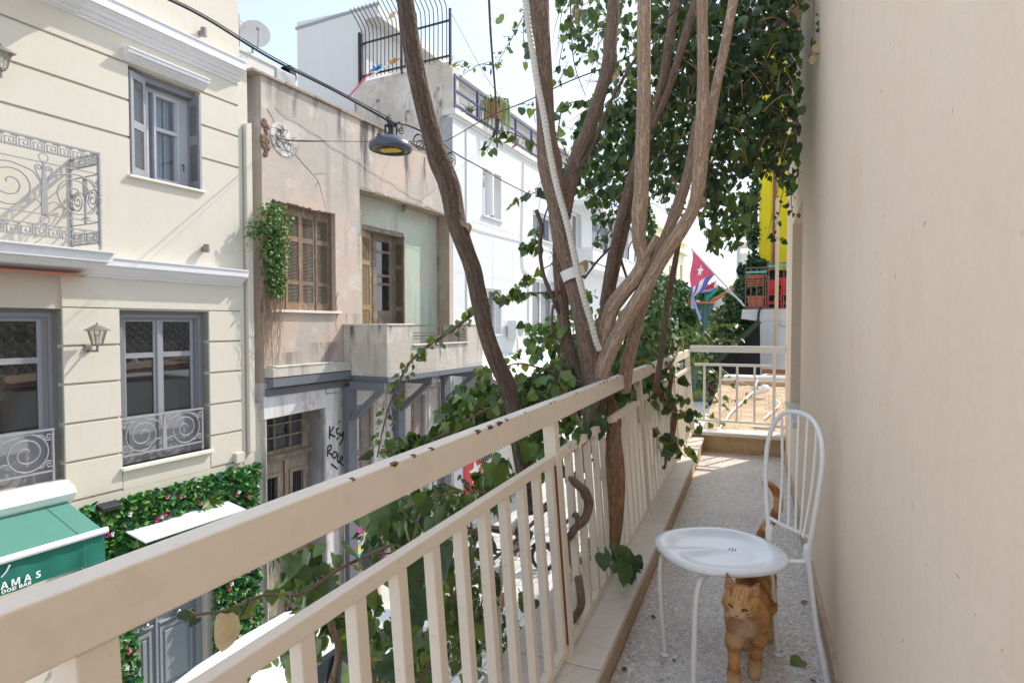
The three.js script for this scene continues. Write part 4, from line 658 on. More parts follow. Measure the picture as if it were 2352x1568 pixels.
{ const b = thing('old_house', 'weathered peach plaster house with peeling wooden shutters and soot streaks under its roof', 'building', [9.8, YS, 0], { f: true });
  const win = [7.07, 8.57, 1.52, 3.38], rec = [9.26, 12.60, 0.36, 4.04], gd = [6.90, 8.23, YS, -0.26], s1 = [9.11, 9.66, -2.1, -0.34], s2 = [10.75, 11.55, -2.1, -0.36], rd = [9.0, 12.3, YS, -2.35];
  part(b, 'wall', walls(6.885, 12.74, 0.3, 5.36, -0.45, 0, [win, rec]), P_.old);
  part(b, 'lower_wall', walls(6.888, 12.74, YS, 0.3, -0.42, -0.01, [gd, s1, s2, rd]), P_.lime);
  // broken edge pieces along openings, coping along the roof
  const r = rng(17), ch = []; for (let i = 0; i < 46; i++) { const t = r(), k = i % 3; const [x, y] = k === 0 ? [mix(7.0, 8.5, t), 3.37 + 0.02 * r()] : k === 1 ? [9.26 + 0.02 * r(), mix(1.3, 4.0, t)] : [mix(9.3, 12.5, t), 4.03]; ch.push(rot(bx(x - 0.03 - 0.04 * r(), x + 0.03, y - 0.012 - 0.01 * r(), y + 0.008, -0.1, 0.001 + 0.004 * r()), 'Z', (r() - 0.5) * 0.6, [x, y, 0])); }
  part(b, 'broken_edges', ch, P_.old, { kind: 'stuff' });
  for (let i = 0; i < 9; i++) part(b, 'coping_stone', bx(6.7 + i * 0.67, 6.7 + (i + 1) * 0.67 - 0.012, 5.36 + 0.012 * r(), 5.40 + 0.02 * r(), -0.5, 0.045 + 0.02 * r(), 0.006), P_.stain);
  part(b, 'roof', bx(6.7, 12.74, 5.2, 5.34, -6, -0.4), P_.stain);
  const hole = []; for (let i = 0; i < 26; i++) { const a = r() * 6.28, q = 0.11 * Math.sqrt(r()); hole.push(ball(0.03 + 0.03 * r(), 7.22 + q * Math.cos(a) * 0.55 - 0.26, 4.45 + q * 2.6 * Math.sin(a) - 0.1, 0.0, 6).scale(1, 1, 0.5)); }
  part(b, 'broken_plaster', hole, mat([0.30, 0.20, 0.145], 0.95, { map: T_.balc }), { label: 'patch of exposed brown rubble at the wall corner' });
  const net = []; for (let i = 0; i < 34; i++) { const a = r() * 6.28, q = Math.sqrt(r()); const x = 7.28 + q * 0.24 * Math.cos(a), y = 4.42 + q * 0.26 * Math.sin(a); net.push(tube([[x, y, 0.012], [x + (r() - 0.5) * 0.3, y + (r() - 0.5) * 0.25, 0.02], [x + (r() - 0.5) * 0.4, y + (r() - 0.5) * 0.3, 0.012]], 0.0035, 4, 6)); }
  part(b, 'wire_mesh', [net], mat([0.16, 0.15, 0.14], 0.8)); part(b, 'cement_patch', rot(new THREE.CylinderGeometry(1, 1, 0.014, 22).rotateX(Math.PI / 2).scale(0.22, 0.28, 1).translate(7.3, 4.42, 0.005), 'Z', 0.5, [7.3, 4.42, 0]), P_.lime);
  const crk = []; const crack = (pts, w) => crk.push(tube(pts.map(p => [p[0], p[1], 0.001]), [w, w * 0.4], 4, pts.length * 3)); crack([[7.0, 4.85], [7.12, 4.72], [7.2, 4.6], [7.28, 4.55]], 0.006); crack([[7.6, 4.25], [7.8, 4.12], [8.0, 4.0], [8.14, 3.9], [8.22, 3.7], [8.32, 3.45]], 0.006); crack([[8.05, 4.0], [8.2, 4.06], [8.36, 4.08]], 0.005); crack([[8.14, 3.9], [8.05, 3.75]], 0.006);
  crack([[8.62, 1.9], [8.57, 1.7], [8.6, 1.5], [8.56, 1.3], [8.58, 1.15]], 0.009); part(b, 'cracks', crk, mat([0.14, 0.11, 0.09], 0.95), { kind: 'stuff' });
  part(b, 'old_cable', tube([...Array(22)].map((_, i) => { const t = i / 21; return [mix(7.2, 12.6, t), mix(4.93, 3.95, t) - 0.05 * Math.sin(t * 30) * 0.3 - 0.25 * Math.sin(t * 3.14) * 0.2, 0.012 + 0.012 * (i % 2)]; }), 0.005, 5, 80), P_.lime);
  // shuttered window
  const w = part(b, 'window', [bx(7.07, 8.57, 3.3, 3.38, -0.24, -0.12), bx(7.07, 7.12, 1.52, 3.3, -0.24, -0.1), bx(8.52, 8.57, 1.52, 3.3, -0.24, -0.1), bx(7.07, 8.57, 1.5, 3.4, -0.36, -0.34)], M.wood);
  void w; for (let i = 0; i < 4; i++) { const m = [M.wood, mat([0.40, 0.28, 0.19], 0.85, { map: T_.wood }), mat([0.33, 0.27, 0.22], 0.85, { map: T_.wood }), M.wood][i]; shutter(b, 'shutter', 0.35, 1.77, [[0.14, 0.46, 13], [0.53, 1.22, 27], [1.31, 1.67, 14]], [7.12 + i * 0.351, 1.53, -0.15 + 0.012 * (i % 2), 0], m, M.woodG, 0.05); }
  part(b, 'window_sill', bx(7.0, 8.66, 1.485, 1.53, -0.2, 0.07, 0.006), M.marble);
  // recess with door
  part(b, 'recess_wall', walls(9.26, 12.6, 0.36, 4.06, -0.6, -0.37, [[9.74, 11.2, 0.36, 3.40]]), P_.mint);
  part(b, 'recess_jamb', [bx(12.585, 12.6, 0.36, 4.04, -0.37, -0.004), bx(9.26, 12.6, 4.0, 4.04, -0.37, -0.006)], P_.stain);
  const dr = part(b, 'balcony_door', [bx(9.74, 11.2, 3.30, 3.40, -0.72, -0.38), bx(9.74, 9.82, 0.36, 3.3, -0.72, -0.6), bx(11.1, 11.2, 0.36, 3.3, -0.72, -0.6), walls(10.40, 11.1, 0.4, 3.28, -0.68, -0.62, [[10.52, 10.99, 1.60, 2.17], [10.52, 10.99, 2.23, 2.36], [10.52, 10.99, 2.42, 2.98 - 0.04], [10.52, 10.99, 2.62 + 0.34, 3.16]]), bx(9.82, 10.4, 0.4, 3.28, -0.68, -0.63), bx(10.56, 10.95, 0.6, 1.45, -0.62, -0.605, 0.01)], M.woodG);
  part(dr, 'pane', bx(10.52, 10.99, 1.6, 3.16, -0.66, -0.655), M.glass); part(dr, 'muntin', [bx(10.52, 10.99, 2.17, 2.23, -0.65, -0.625), bx(10.52, 10.99, 2.36, 2.42, -0.65, -0.625), bx(10.52, 10.99, 2.9, 2.96, -0.65, -0.625)], M.woodG);
  shutter(b, 'shutter', 0.46, 2.96, [[0.12, 0.62, 0], [0.72, 1.20, 18], [1.30, 2.16, 32], [2.26, 2.74, 18]], [9.74, 0.4, -0.40, 0.28], M.woodY, M.woodY);
  shutter(b, 'shutter', 0.30, 2.92, [[0.12, 0.62, 0], [0.72, 1.20, 18], [1.30, 2.16, 32], [2.26, 2.74, 18]], [11.17, 0.4, -0.33, Math.PI / 2], M.woodG, M.woodG);
  part(b, 'ceiling_lamp', [ball(0.07, 11.0, 3.94, -0.2, 10), ball(0.04, 10.95, 3.87, -0.2, 8)], mat([0.2, 0.17, 0.14], 0.9));
  // balcony
  const bl = part(b, 'balcony', [walls(8.77, 12.42, 0.36, 1.27, 0.94, 1.05, [[9.60, 11.69, 0.86, 1.27]]), bx(8.77, 8.88, 0.36, 1.268, 0.0, 0.94), bx(12.31, 12.42, 0.36, 1.268, -0.02, 0.94), bx(8.772, 12.418, 0.3, 0.36, 0, 1.046)], P_.balc);
  part(bl, 'coping', [bx(8.75, 9.62, 1.27, 1.295, 0.92, 1.07, 0.005), bx(8.75, 8.9, 1.27, 1.295, 0.0, 0.92, 0.005), bx(11.68, 12.44, 1.27, 1.29, 0.92, 1.07, 0.005), bx(9.57, 11.70, 0.86, 0.885, 0.9, 1.09, 0.005)], M.marble);
  part(bl, 'railing', [bx(9.60, 11.69, 1.245, 1.268, 0.985, 1.008), bx(9.60, 9.62, 0.885, 1.25, 0.985, 1.008), bx(10.60, 10.62, 0.885, 1.25, 0.985, 1.008), bx(10.74, 10.76, 1.1, 1.25, 0.985, 1.008), bx(11.40, 11.42, 0.885, 1.25, 0.985, 1.008), bx(9.6, 11.69, 1.10, 1.115, 0.99, 1.003), bx(9.6, 11.69, 0.985, 1.0, 0.99, 1.003), ...[...Array(40)].map((_, i) => rot(bx(9.6 + i * 0.052, 9.652 + i * 0.052, 1.04, 1.058, 0.99, 1.003), 'Z', 0.3 * (i % 2 ? 1 : -1), [9.626 + i * 0.052, 1.05, 1]))], mat([0.13, 0.08, 0.06], 0.8));
  part(b, 'ledge', [bx(6.89, 8.9, 0.40, 0.56, -0.01, 0.2, 0.012), bx(6.95, 8.3, 0.56, 0.585, 0.0, 0.21, 0.006)], P_.balc);
  // steel shoring
  const sh = part(b, 'steel_beam', [bx(6.9, 8.78, 0.24, 0.385, 0.05, 0.19, 0.004), bx(8.79, 12.44, 0.19, 0.298, 0.93, 1.06, 0.004), bx(6.9, 12.44, 0.08, 0.2, 0.0, 0.06), bx(8.79, 8.91, 0.19, 0.297, 0.2, 0.93)], M.steel);
  for (const [s, l] of [[8.80, 0.12], [10.36, 0.12], [12.2, 0.14]]) part(sh, 'prop', [bx(s - l, s + l, YS, 0.08, 0.07, 0.19, 0.004), bx(s - 0.09, s + 0.09, 0.03, 0.188, 0.19, 1.03, 0.004), bar(V(s, -0.55, 0.18), V(s, 0.06, 0.92), 0.11, 0.11, 0.004)], M.steel);
  // street door with fanlight
  part(b, 'lintel', slab([[6.84, -0.29], [8.23, -0.262], [8.23, 0.13], [7.6, 0.18], [7.1, 0.15], [6.84, 0.06]], -0.1, 0.035, 0.006), P_.lime);
  part(b, 'door_pillar', [bx(8.23, 8.56, YS, -0.02, -0.42, 0.05, 0.008), bx(8.26, 8.6, -0.01, 0.13, -0.4, 0.04, 0.008), bx(6.885, 6.9, YS, -0.27, -0.4, 0.02)], P_.lime);
  const fl = part(b, 'street_door', [walls(6.9, 8.23, -1.02, -0.26, -0.42, -0.33, [[7.02, 7.36, -0.47, -0.33], [7.39, 7.72, -0.47, -0.33], [7.75, 8.02, -0.47, -0.33], [7.02, 7.36, -0.70, -0.5], [7.39, 7.72, -0.70, -0.5], [7.75, 8.02, -0.70, -0.5], [7.02, 7.36, -0.94, -0.73], [7.39, 7.72, -0.94, -0.73], [7.75, 8.02, -0.94, -0.73]]), bx(6.9, 8.23, -1.10, -1.02, -0.42, -0.28, 0.01), bx(6.9, 8.23, YS, -1.1, -0.5, -0.46)], M.woodG);
  part(fl, 'pane', slab([[7.0, -0.95], [8.04, -0.95], [8.04, -0.32], [7.0, -0.32]], -0.40, -0.395), mat([0.07, 0.08, 0.075], 0.15)); part(fl, 'pane_hole', slab([[7.62, -0.66], [7.72, -0.66], [7.70, -0.53], [7.66, -0.55]], -0.394, -0.392), M.dark, { label: 'jagged black hole in a broken pane' });
  for (const [a, c, t] of [[6.93, 7.60, 0.0], [7.64, 8.20, 0.03]]) {
    const lf = part(b, 'door_leaf', [walls(a, c, YS + 0.05, -1.14 + t, -0.44, -0.38, [[a + 0.15, c - 0.15, -2.5, -1.42]]), bx(a - 0.01, c + 0.01, -1.16 + t, -1.10 + t, -0.44, -0.34, 0.008), walls(a + 0.09, c - 0.09, -2.56, -1.36, -0.38, -0.35, [[a + 0.15, c - 0.15, -2.5, -1.42]]), bx(a + 0.1, c - 0.1, -3.9, -2.8, -0.38, -0.355, 0.01)], mat([0.46, 0.42, 0.36], 0.85, { map: T_.wood }));
    part(lf, 'grille', [0, 1, 2, 3, 4].map(i => cyl(0.012, 0.012, 1.08, mix(a + 0.18, c - 0.18, i / 4), -2.5, -0.40, 6)), M.irondk); part(lf, 'grille_back', bx(a + 0.14, c - 0.14, -2.52, -1.4, -0.44, -0.435), M.dark);
  }
  part(b, 'door_stile', bx(7.605, 7.635, YS, -1.1, -0.42, -0.37), mat([0.30, 0.14, 0.07], 0.85, { map: T_.wood }));
  for (const [a, c, y1] of [[9.11, 9.66, -0.34], [10.75, 11.55, -0.36]]) { const n = 2, l = (c - a) / n; for (let i = 0; i < n; i++) shutter(b, 'shutter', l, 1.74, [[0.08, 0.72, 18], [0.8, 1.66, 24]], [a + i * l, -2.09, -0.1, 0], mat([0.40, 0.34, 0.30], 0.85, { map: T_.wood }), mat([0.34, 0.28, 0.245], 0.85), 0.05); }
  part(b, 'pilaster', [bx(10.05, 10.45, YS, -0.2, -0.2, 0.03, 0.01), bx(11.62, 11.98, YS, -0.25, -0.2, 0.02, 0.01)], P_.lime);
  // painted shutter below, sprayed letters
  const cv = document.createElement('canvas'); cv.width = 1024; cv.height = 640; const g = cv.getContext('2d'), q = rng(99);
  g.fillStyle = '#b9b3ae'; g.fillRect(0, 0, 1024, 640);
  const pal = ['#d8409a', '#7a3f9e', '#46b8b0', '#2b2740', '#e7d64a', '#cfc8bf', '#8c8a86', '#7ec4d8', '#b04f9d', '#302a33', '#e9e6df', '#5d3f86'];
  for (let i = 0; i < 60; i++) { g.fillStyle = pal[(q() * pal.length) | 0]; const x = q() * 1024, y = q() * 640, w1 = 30 + q() * 150, h1 = 30 + q() * 170; g.beginPath(); g.moveTo(x, y); g.bezierCurveTo(x + w1, y - h1, x + w1 * 1.2, y + h1 * 0.4, x + w1 * 0.4, y + h1); g.bezierCurveTo(x - w1 * 0.5, y + h1 * 1.3, x - w1 * 0.6, y + 0.2 * h1, x, y); g.fill(); if (q() > 0.45) { g.strokeStyle = q() > 0.5 ? '#18151c' : '#efeae2'; g.lineWidth = 4 + q() * 7; g.stroke(); } }
  g.strokeStyle = 'rgba(40,38,44,0.25)'; g.lineWidth = 2; for (let y = 0; y < 640; y += 16) { g.beginPath(); g.moveTo(0, y); g.lineTo(1024, y); g.stroke(); }
  const ct = new THREE.CanvasTexture(cv); ct.colorSpace = THREE.SRGBColorSpace; ct.wrapS = ct.wrapT = THREE.RepeatWrapping;
  const mg = new THREE.PlaneGeometry(3.3, 1.85, 1, 1).translate(10.65, -3.275, -0.06); mg.userData.uv = true; part(b, 'painted_shutter', mg, mat([1, 1, 1], 0.75, { map: ct }));
  const st_ = [], S = (pts, w = 0.02) => st_.push(tube(pts.map(p => [p[0], p[1], 0.052 - (p[0] > 8.56 ? 0.052 : 0)]), w, 6, pts.length * 5).scale(1, 1, 1));
  const X = x => 8.26 + (x - 630) * 0.0034, Y = y => -0.58 - (y - 320) * 0.00288;
  S([[X(648), Y(335)], [X(645), Y(420)]]); S([[X(680), Y(345)], [X(650), Y(385)], [X(690), Y(415)]]); S([[X(730), Y(362)], [X(700), Y(370)], [X(705), Y(395)], [X(728), Y(410)], [X(700), Y(435)]]); S([[X(715), Y(330)], [X(745), Y(322)]]); S([[X(742), Y(400)], [X(755), Y(425)], [X(775), Y(400)], [X(765), Y(455)], [X(738), Y(482)]]);
  S([[X(632), Y(465)], [X(628), Y(530)]]); S([[X(632), Y(470)], [X(655), Y(462)], [X(655), Y(490)], [X(634), Y(500)], [X(662), Y(528)]]); S([[X(680), Y(510)], [X(665), Y(535)], [X(685), Y(555)], [X(702), Y(530)], [X(682), Y(510)]]); S([[X(722), Y(520)], [X(705), Y(575)], [X(735), Y(600)], [X(770), Y(570)]]); S([[X(760), Y(560)], [X(735), Y(580)], [X(770), Y(630)]], 0.016); S([[X(655), Y(585)], [X(705), Y(632)]], 0.02);
  st_.forEach(q2 => { const p = q2.attributes.position; for (let i = 0; i < p.count; i++) { const z0 = p.getX(i) > 8.565 ? -0.008 : 0.052; p.setZ(i, z0 + (p.getZ(i) > (z0 === 0.052 ? 0.052 : 0.0) ? 0.003 : 0.001)); } });
  part(b, 'sprayed_letters', st_, mat([0.03, 0.03, 0.035], 0.8));
  const pu = []; for (const p of [[[10.14, -0.55], [10.1, -0.75], [10.22, -0.7], [10.2, -0.5]], [[10.3, -0.55], [10.28, -0.9], [10.2, -1.0]], [[10.12, -0.9], [10.34, -0.86]], [[10.36, -0.95], [10.26, -1.02], [10.36, -1.12], [10.4, -1.0], [10.3, -1.0]]]) pu.push(tube(p.map(c => [c[0], c[1], 0.031]), 0.014, 5, 16)); part(b, 'sprayed_letters', pu, mat([0.16, 0.05, 0.30], 0.8), { label: 'purple sprayed scribble' });
}
{ // plant hanging at the corner
  const h = thing('wall_plant', 'wild bush growing from the old house wall beside its shuttered window, dry stems below', 'plant', [0, 0, 0]);
  const q = rng(61), pal = [[0.10, 0.22, 0.04], [0.16, 0.29, 0.06], [0.07, 0.16, 0.04], [0.22, 0.33, 0.09]];
  scatter('', '', '', 2600, q2 => { const t = Math.pow(q2(), 0.8), y = mix(3.25, 1.75, t), c = mix(6.92, 7.0, t), wd = 0.27 * (1 - 0.55 * t) * sm(3.4, 3.0, y); const s = c + (q2() + q2() - 1) * wd * 1.5, p = 0.05 + q2() * 0.34 * (1 - t * 0.5); return { p: FW(s, y + 0.1 * (q2() - 0.5), p), dir: V(q2() - 0.5, -0.6 + q2() * 0.8, q2() - 0.5), s: 0.03 + 0.035 * q2(), c: pal[(q2() * 4) | 0] }; }, phys([1, 1, 1], 0.55, { transmission: 0.3, thickness: 0 }), { parent: h, seed: 33 });
  const st2 = [], g2 = []; for (let i = 0; i < 90; i++) { const s0 = 6.75 + q() * 0.42, y0 = mix(3.0, 1.6, q()), y1 = y0 - 0.5 - q() * 1.3; st2.push(tube([0, 1, 2, 3, 4].map(k => FW(s0 + (q() - 0.5) * 0.12 - 0.02 * k, mix(y0, Math.max(0.3, y1), k / 4), 0.03 + 0.16 * q())), [0.006, 0.002], 4, 8)); }
  part(h, 'dry_stems', st2, mat([0.34, 0.25, 0.17], 0.95), { kind: 'stuff' });
  for (let i = 0; i < 7; i++) { const y0 = mix(3.1, 2.5, q()); g2.push(tube([FW(6.85, y0, 0.15), FW(6.7, y0 + 0.02, 0.18), FW(6.5 - 0.2 * q(), y0 - 0.1 - 0.1 * q(), 0.12)], [0.005, 0.002], 4, 8)); } part(h, 'twigs', g2, M.twigL, { kind: 'stuff' });
  scatter('', '', '', 90, q2 => { const t = q2(); return { p: FW(6.85 - 0.45 * t, 2.95 - 0.35 * t * q2() - 0.12 * q2(), 0.12 + 0.08 * q2()), dir: V(q2() - 0.5, -0.7, q2() - 0.5), s: 0.03 + 0.025 * q2(), c: pal[(q2() * 4) | 0] }; }, phys([1, 1, 1], 0.55, { transmission: 0.3, thickness: 0 }), { parent: h, seed: 34 });
}

// ---------------------------------------------------------------- white house with roof terrace
{ const b = thing('white_house', 'white rendered apartment house with blue terrace railings and a tall roof block', 'building', [20, YS, 0], { f: true });
  const w1 = [14.32, 15.43, 4.32, 5.62], w2 = [14.45, 15.43, 1.0, 2.3], w3 = [17.65, 19.76, 1.0, 2.8], u1 = [17.69, 19.6, 4.15, 5.05], u2 = [21.2, 22.4, 4.3, 5.65], u3 = [23.7, 26.7, 4.3, 5.8], u4 = [27.4, 29.4, 4.3, 5.8], wins = [w1, w2, w3, u1, u2, u3, u4], shop = [14.2, 17.0, YS, -1.0];
  part(b, 'wall', walls(12.76, 31, YS, 6.58, -0.4, 0, [...wins, shop]), M.white);
  part(b, 'parapet', [bx(12.72, 31, 6.58, 6.72, -0.3, 0.1, 0.01), bx(12.74, 31, 6.5, 6.58, -0.1, 0.04)], M.white2);
  part(b, 'wall_joint', [14.9, 16.2, 17.3].map(s => bx(s - 0.008, s + 0.008, 0.5, 4.1, 0, 0.004)).concat([bx(12.8, 17.3, 4.05, 4.07, 0, 0.004), bx(12.8, 17.3, 2.62, 2.635, 0, 0.004), bx(13.4, 13.44, 0.4, 6.4, 0, 0.03)]), M.offw);
  for (const [x0, x1, y0, y1] of wins) {
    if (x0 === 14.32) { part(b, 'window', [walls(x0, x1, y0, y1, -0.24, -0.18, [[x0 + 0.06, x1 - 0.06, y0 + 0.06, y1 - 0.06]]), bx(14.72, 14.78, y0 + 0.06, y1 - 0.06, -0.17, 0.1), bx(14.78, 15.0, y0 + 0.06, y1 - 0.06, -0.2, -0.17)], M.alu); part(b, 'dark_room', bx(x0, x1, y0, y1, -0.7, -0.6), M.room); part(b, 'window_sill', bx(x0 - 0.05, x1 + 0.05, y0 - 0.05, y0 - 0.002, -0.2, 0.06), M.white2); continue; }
    const f = part(b, 'window', walls(x0, x1, y0, y1, -0.24, -0.18, [[x0 + 0.07, (x0 + x1) / 2 - 0.03, y0 + 0.07, y1 - 0.07], [(x0 + x1) / 2 + 0.03, x1 - 0.07, y0 + 0.07, y1 - 0.07]]), M.alu);
    part(f, 'pane', bx(x0 + 0.05, x1 - 0.05, y0 + 0.05, y1 - 0.05, -0.225, -0.22), mat([0.16, 0.17, 0.18], 0.1)); part(b, 'window_sill', bx(x0 - 0.05, x1 + 0.05, y0 - 0.05, y0 - 0.002, -0.2, 0.06), M.white2);
  }
  part(b, 'side_wall', [bx(12.76, 13.06, 5.1, 7.78, -3.2, -0.002), bx(12.82, 12.9, 7.78, 7.95, -3.2, -0.1, 0.01)], mat([1.05, 1.03, 1.01], 0.9, { map: T_.balc }));
  part(b, 'roof_block', [slab([[-5.4, 5.1], [-2.86, 5.1], [-2.86, 9.62], [-2.41, 9.62], [-2.41, 9.92], [-5.4, 10.12]], -0.25, 0.25).rotateY(-Math.PI / 2).translate(13.1, 0, 0), bx(13.35, 29, 6.6, 9.62, -3.2, -2.86), bx(13.35, 29, 9.62, 9.915, -5.3, -2.41)], M.white2);
  part(b, 'roof_edge', [bx(12.83, 12.86, 9.9, 9.98, -5.45, -2.38)], M.greyfr2);
  part(b, 'terrace_wall', [bx(16.4, 30, 6.72, 7.85, -1.6, -1.4)], mat([0.62, 0.43, 0.30], 0.9, { map: T_.lime }));
  const rl = part(b, 'terrace_railing', [6.86, 7.22, 7.58].map(y => bx(12.84, 30, y - 0.025, y + 0.025, -0.02, 0.025)), M.blue);
  for (let i = 0; i < 15; i++) part(rl, 'post', bx(12.86 + i * 1.177 - 0.03, 12.86 + i * 1.177 + 0.03, 6.7, 7.62, -0.03, 0.03), M.blue);
  part(b, 'balcony', [bx(21.6, 30, 3.42, 4.2, 0.0, 0.75), bx(21.2, 30.2, 5.82, 6.0, 0, 0.8), bx(21.6, 30, 4.2, 4.24, -0.02, 0.78)], M.white);
  for (const s of [18.5, 22.4, 23.5, 24.6, 25.8, 27, 28.2, 29.2]) part(b, 'cage_bar', tube([[s, s < 20 ? 4.2 : 4.22, s < 20 ? 0.05 : 0.66], [s, 4.9, s < 20 ? 0.06 : 0.7], [s, 5.3, s < 20 ? 0.2 : 0.92], [s, 5.75, s < 20 ? 0.12 : 0.75], [s, 6.6, s < 20 ? 0.05 : 0.5]], 0.032, 8, 20), M.blue);
  part(b, 'shop_front', [bx(14.2, 17, YS, -1.0, -0.4, -0.3), bx(12.78, 31, -1.0, -0.9, 0, 0.12)], M.offw);
  const star = (cx, cy, R, r, tilt) => { const o = []; for (let i = 0; i < 10; i++) { const a = Math.PI / 2 + i * Math.PI / 5 + tilt; o.push([cx + (i % 2 ? r : R) * Math.cos(a), cy + (i % 2 ? r : R) * Math.sin(a)]); } return o; };
  const pn = part(b, 'painted_panel', slab([[13.24, -3.75], [13.9, -3.0], [14.3, -2.7], [14.05, -2.2], [13.24, -2.25]], 0.02, 0.03), M.red, { label: 'red painted panel with a white star' });
  part(pn, 'star', slab(star(13.83, -2.72, 0.36, 0.14, 0.15), 0.03, 0.034), M.lettering);
  const sc = []; for (let i = 0; i < 5; i++) { const x = 14.0 + i * 0.17, y = -2.58 + i * 0.035; sc.push(tube([[x, y + 0.05, 0.02], [x + 0.06, y + 0.12, 0.02], [x + 0.11, y, 0.02], [x + 0.04, y - 0.1, 0.02], [x - 0.02, y - 0.02, 0.02], [x + 0.1, y + 0.02, 0.02], [x + 0.19, y + 0.06, 0.02]], 0.018, 6, 26)); }
  part(b, 'painted_script', sc, M.black); part(b, 'painted_patch', [slab([[14.3, -3.3], [15.1, -3.2], [15.0, -2.75], [14.4, -2.72]], 0.012, 0.016)], mat([0.18, 0.52, 0.68], 0.8));
  part(b, 'shop_sign', [bx(18.6, 20.6, 0.2, 0.95, 0.0, 0.06)].concat([]), M.white2); part(b, 'shop_sign_stripes', [...Array(14)].map((_, i) => bx(18.65 + i * 0.14, 18.72 + i * 0.14, 0.25, 0.55, 0.06, 0.075)), M.red);
  part(b, 'conduit', [tube([[16.9, 6.4, 0.03], [16.9, 3.0, 0.03], [17.2, 2.9, 0.03], [17.2, -0.8, 0.03]], 0.02, 6, 20), tube([[12.9, 3.9, 0.02], [14.0, 3.86, 0.025], [17.0, 3.88, 0.02], [20.5, 3.82, 0.02]], 0.012, 5, 24), tube([[20.6, 6.4, 0.05], [20.6, -0.8, 0.05]], 0.05, 8, 2)], M.offw);
  for (const [s, h] of [[16.1, 0.85], [20.0, 3.3]]) { const ac = part(b, 'air_conditioner', bx(s - 0.4, s + 0.4, h, h + 0.55, 0.06, 0.36, 0.02), M.white2); part(ac, 'fan_grille', [cyl(0.2, 0.2, 0.01, 0, 0, 0, 20).rotateX(Math.PI / 2).translate(s - 0.1, h + 0.28, 0.36)], M.greyfr2); }
  part(b, 'stained_pier', bx(16.5, 17.45, -0.9, 1.1, 0, 0.02), P_.lime);
}
{ const f = thing('security_fence', 'black bar fence with bent tips on the white roof terrace wall', 'fence', [12.75, 7.9, -1.5], { f: true });
  part(f, 'frame', [bx(12.78, 12.83, 7.9, 9.28, -3.06, -3.0), bx(12.78, 12.83, 7.85, 9.25, -0.12, -0.06), bx(12.78, 12.83, 7.9, 9.0, -1.62, -1.57), bx(12.785, 12.825, 8.06, 8.1, -3.05, -0.1), bx(12.785, 12.825, 8.94, 8.98, -3.05, -0.1)], M.black);
  for (let i = 0; i < 22; i++) { const p = mix(-2.95, -0.2, i / 21); part(f, 'bar', tube([[12.805, 8.0, p], [12.805, 9.25, p], [12.78, 9.35, p], [12.35, 9.7, p]], 0.0135, 5, 10), M.black); }
}
{ const sd = (a, c, w) => tube([FW(...a), FW(...c)], w, 8, 1);
  const m = thing('mop', 'pink stick with blue mop head poking out of the roof fence', 'mop', [0, 0, 0]); part(m, 'stick', sd([12.72, 8.12, -2.55], [12.3, 7.35, -3.0], 0.02), mat([0.75, 0.10, 0.20], 0.5)); const q = rng(4); part(m, 'head', [...Array(30)].map(() => { const a = V(12.72, 8.13, -2.55 + 0.3 * q()); return tube([FW(a.x, a.y, a.z), FW(a.x - 0.1 * q(), a.y + 0.16 * (q() - 0.4), a.z + 0.2 * q())], [0.03, 0.015], 5, 2); }), mat([0.05, 0.33, 0.62], 0.9));
  const br = thing('broom', 'pale stick with yellow broom head poking out of the roof fence', 'broom', [0, 0, 0]); part(br, 'stick', sd([12.72, 8.2, -1.95], [12.4, 7.8, -2.35], 0.02), M.alu); part(br, 'head', [...Array(30)].map(() => { const a = V(12.72, 8.2, -1.95 + 0.2 * q()); return tube([FW(a.x, a.y, a.z), FW(a.x - 0.08 * q(), a.y + 0.14 * (q() - 0.3), a.z + 0.2 * q())], [0.025, 0.012], 5, 2); }), mat([0.62, 0.38, 0.12], 0.9));
}
function strapPlant(name, label, s, h, p, n, len, m, droop, sd) { const g = thing(name, label, 'plant', [0, 0, 0]), q = rng(sd), bl = []; for (let i = 0; i < n; i++) { const a = q() * 6.28, l = len * (0.6 + 0.5 * q()), u = 0.55 + 0.5 * q(); bl.push(tube([FW(s, h, p), FW(s + Math.cos(a) * l * 0.3, h + l * u * (droop ? 0.2 : 0.55), p + Math.sin(a) * l * 0.3), FW(s + Math.cos(a) * l * (droop ? 0.4 : 0.7), h + l * (droop ? -u : u * 0.7), p + Math.sin(a) * l * (droop ? 0.4 : 0.7))], [0.03, 0.02, 0.004], 4, 6)); } part(g, 'leaf_blades', bl, m, { kind: 'stuff' }); part(g, 'pot', bx(-0.2, 0.2, -0.35, 0, -0.2, 0.2, 0.02).applyMatrix4(new THREE.Matrix4().compose(FW(s, h, p - 0.05), new THREE.Quaternion(), V(1, 1, 1))), M.terracotta); return g; }
strapPlant('terrace_plant', 'spiky yucca behind the blue railing at the terrace corner', 13.2, 7.65, -0.5, 46, 0.75, mat([0.30, 0.36, 0.06], 0.6), false, 5);
strapPlant('terrace_plant', 'trailing cactus hanging over the blue terrace railing', 14.9, 7.55, 0.05, 46, 1.1, mat([0.25, 0.32, 0.13], 0.7), true, 6);
strapPlant('terrace_plant', 'agave in a pot behind the lower bars of the blue railing', 14.1, 7.0, -0.3, 18, 0.5, mat([0.16, 0.24, 0.09], 0.6), false, 7);
